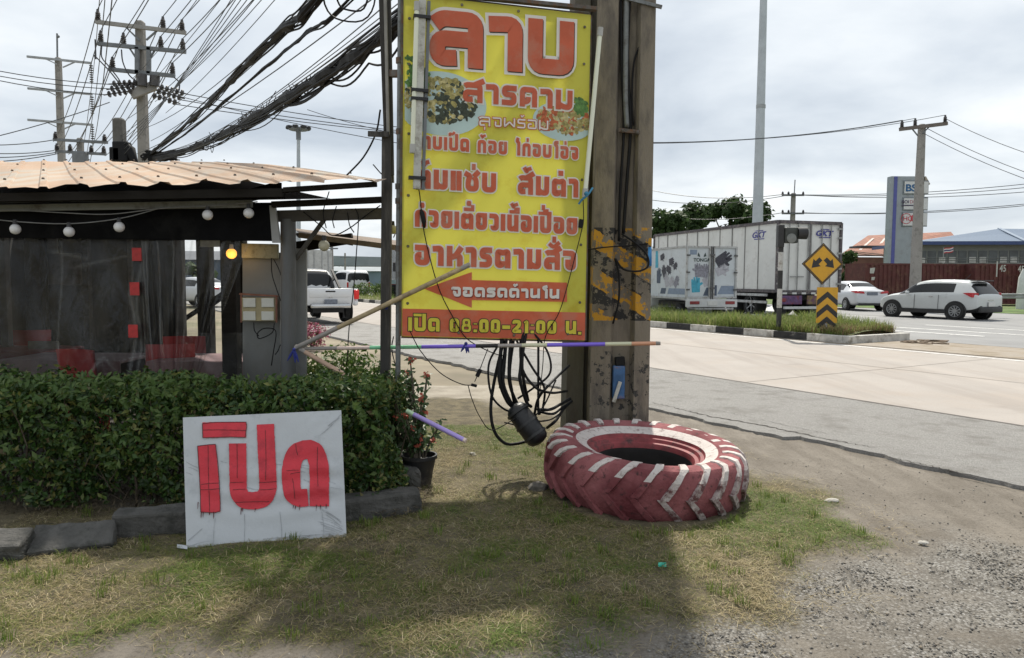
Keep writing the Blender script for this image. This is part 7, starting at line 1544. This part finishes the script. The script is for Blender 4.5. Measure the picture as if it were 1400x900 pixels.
# line conductors from pole A toward the twin poles by the banner and on past the camera
NP = P1+Vector((0, .15, 0))
for i, q in enumerate(WA):
    d = q-Vector((PA.x, PA.y, 0)); lat = d.x*.86; tgt = Vector((NP.x+lat*AX.x*1.0, NP.y+lat*AX.y*1.0, q.z+.9)); wire('power line fanning from crossarm pole over the road verge to the twin poles', q, tgt, .45, .014, 16, 'power lines from the crossarm pole')
    back = q+(q-tgt)*.85+Vector((0, 0, -.6)); wire('power line running on from the crossarm pole down the road', q, back, .5, .016, 12, 'power lines beyond the crossarm pole')
for i, q in enumerate(WB_):
    for s_ in (0,): tgt = Vector((NP.x-4.4, NP.y+1.5, 12.5-1.6*i)); wire('long transmission wire from thin armed pole toward the camera side', q, tgt, 1.0, .016, 18, 'transmission wires'); wire('long transmission wire beyond the thin armed pole', q, q+Vector((-22, 36, -.5)), .6, .02, 10, 'transmission wires beyond')
# mid-height service wires
for i in range(9):
    za = 4.6+.33*((i*4) % 9); zb = 4.4+.42*((i*4) % 9)+.2*(i % 3); wire('service wire strung below the power lines to the twin poles', PA+Vector((-.5+.13*i, -.3+.1*i, za+.8)), NP+Vector((-.45+.09*i, -.1, zb+.6)), .35+.09*(i % 4), .009, 16, 'service wires above the shelter')
for i in range(5): wire('service wire between the squat pole and the crossarm pole top', Vector((pd.x, DD, 5.4-.15*i)), NP+Vector((-.4, 0, 7.2+.35*i)), .5, .008, 16, 'service wires from the squat pole')
# crossing conductors: left edge -> A -> right pole E
for k, (pl, pr_, pe_) in enumerate(((((-60, 85), (160, 116)), ((250, 128), None), 0), (((-60, 92), (158, 122)), ((243, 136), None), 1), (((-60, 97), (150, 130)), ((235, 142), None), 2))):
    wire('conductor crossing from left edge of the photo to the crossarm pole', at(*pl[0], 23), at(*pl[1], DA-.4), .12, .014, 8, 'crossing conductors on the left'); wire('conductor crossing behind the yellow banner to the far right pole', at(*pr_[0], DA-.4), WE[k], 1.3, .014, 24, 'crossing conductors behind the banner')
for k, (a, b) in enumerate((((1292, 162), (1500, 236)), ((1268, 176), (1500, 266)), ((1262, 182), (1500, 276)))): wire('wire running from the single crossarm pole out of the right edge', at(*a, DE-.2), at(*b, 30), .25, .014, 10, 'wires leaving at the right')
for k, (a, b) in enumerate((((880, 258), (1070, 266)), ((880, 272), (1078, 267)), ((880, 292), (1070, 291)), ((1070, 266), (1500, 240)), ((1078, 266.5), (1500, 246)), ((1098, 267), (1500, 253)), ((1070, 291), (1500, 268)), ((1098, 291), (1500, 270)), ((1160, 343), (1500, 345)), ((1160, 345), (1500, 349)))): wire('faint wire on the distant poles beyond the far road', at(*a, DF-8 if k > 7 else DF-.3), at(*b, 60 if k < 8 else 52), .55, .028, 12, 'faint wires on distant poles')
for k, (a, b) in enumerate((((-40, 195), (150, 140)), ((-40, 198), (76, 191)), ((-40, 215), (80, 208)), ((-40, 222), (80, 210)), ((-40, 208), (74, 206)))): wire('thin wire running from the short poles out of the left edge', at(*a, 30), at(*b, DC), .1, .02, 8, 'wires leaving at the left')
for k, (a, b, c) in enumerate((((230, 128), (545, 196), 30), ((420, 150), (560, 186), 34))): wire('faint wire above the shelter roof between crossarm pole and banner', at(*a, c), at(*b, c), .1, .014, 8, 'faint wires above the roof')
# telecom bundles
def bundle(name, label, pts, r, strands, sd, loose=.06):
    t = thing(name, label, 'cable bundle', tuple(pts[len(pts)//2])); c = spline(pts, 10); n_ = len(c); r_ = np.random.default_rng(sd)
    part(MB().tube([v+Vector((0, 0, .015*math.sin(i*1.3))) for i, v in enumerate(c)], [r*(.75+.25*math.sin(i*.9)+.12*math.sin(i*2.1)) for i in range(n_)], 8), 'core', BLC, t, True)
    for k in range(strands):
        ph = r_.uniform(0, 6.28, 3); am = r*r_.uniform(.6, 1.2); dn = r_.uniform(0, loose)*(k % 3 == 0); s_ = MB()
        s_.tube([v+Vector((am*math.sin(i*.11+ph[0]), 0, am*math.cos(i*.09+ph[1])-dn*abs(math.sin(i*.35+ph[2])))) for i, v in enumerate(c)], .008+.006*r_.random(), 5); part(s_, 'strand', BLC, t, True)
    return t
bundle('cable_bundle', 'thick black cable bundle sweeping from squat pole up to top of photo', [at(196, 218, 23.5), at(212, 205, 22.5), at(255, 170, 18), at(292, 135, 14.5), at(330, 95, 11.5), at(388, 40, 9.2), at(430, 2, 8.3), Vector((-.9, 7.2, 5.5)), NP+Vector((-.2, -.1, 6.0))], .060, 7, 3, .05)
bundle('cable_bundle', 'sagging heavy cable bundle passing behind timber post and banner top', [at(205, 218, 23.5), at(250, 208, 20), at(290, 192, 16.5), at(350, 160, 12.5), at(420, 118, 9.8), at(480, 82, 8.5), at(548, 32, 7.4), Vector((-.3, 6.9, 4.35)), NP+Vector((-.15, -.1, 4.75)), NP-U*6+Vector((0, 0, 4.5)), NP-U*16+Vector((0, 0, 5.2))], .085, 14, 5, .13)
bundle('cable_bundle', 'thinner black twin cable rising to the coil at top of photo', [at(205, 216, 23.5), at(260, 178, 19), at(350, 103, 12), at(420, 45, 9.5), at(478, 0, 8.2), NP+Vector((-.25, -.1, 5.8))], .025, 3, 8, .02)
for k, (c0, r_) in enumerate((((478, -2), .28), ((482, -4), .17))):
    q = at(*c0, 8.2); solo(MB().tube([q+Vector((r_*math.cos(.26*i), .03*math.sin(i), r_*.9*math.sin(.26*i))) for i in range(25)], .010, 6), 'cable_coil', BLC, ['large loop of slack black cable at top of photo', 'small inner loop of slack black cable at top of photo'][k], 'cable coil', 'slack loops on the twin cable')
for i in range(26):
    u_ = random.uniform(.05, .62); x2 = 250+300*u_; y2 = 208-(300*u_)*.60; D_ = 20-13*u_
    solo(MB().tube(spline([at(x2, y2, D_), at(x2+random.uniform(-18, 5), y2+random.uniform(8, 24), D_), at(x2+random.uniform(-10, 18), y2+random.uniform(4, 20), D_), at(x2+random.uniform(0, 26), y2-random.uniform(0, 8), D_)], 6), .008, 5), 'slack_cable', BLC, 'loose black cable end dangling under the sagging bundle', 'cable', 'loose ends under the bundle')
for i in range(7):
    wire('thin wire strung just above the sagging cable bundle', at(235+6*i, 212-3*i, 21), at(556, 14-3*i+6*(i % 2), 7.3), .25-.02*i, .006, 14, 'thin wires above the bundle')
solo(MB().tube(spline([at(472, 242, 5.7), at(497, 215, 5.7), at(514, 182, 5.65), at(520, 150, 5.6)], 6), .007, 6), 'hanging_cable', BLC, 'grey-black cable curving down from timber post bracket to shelter roof', 'cable')
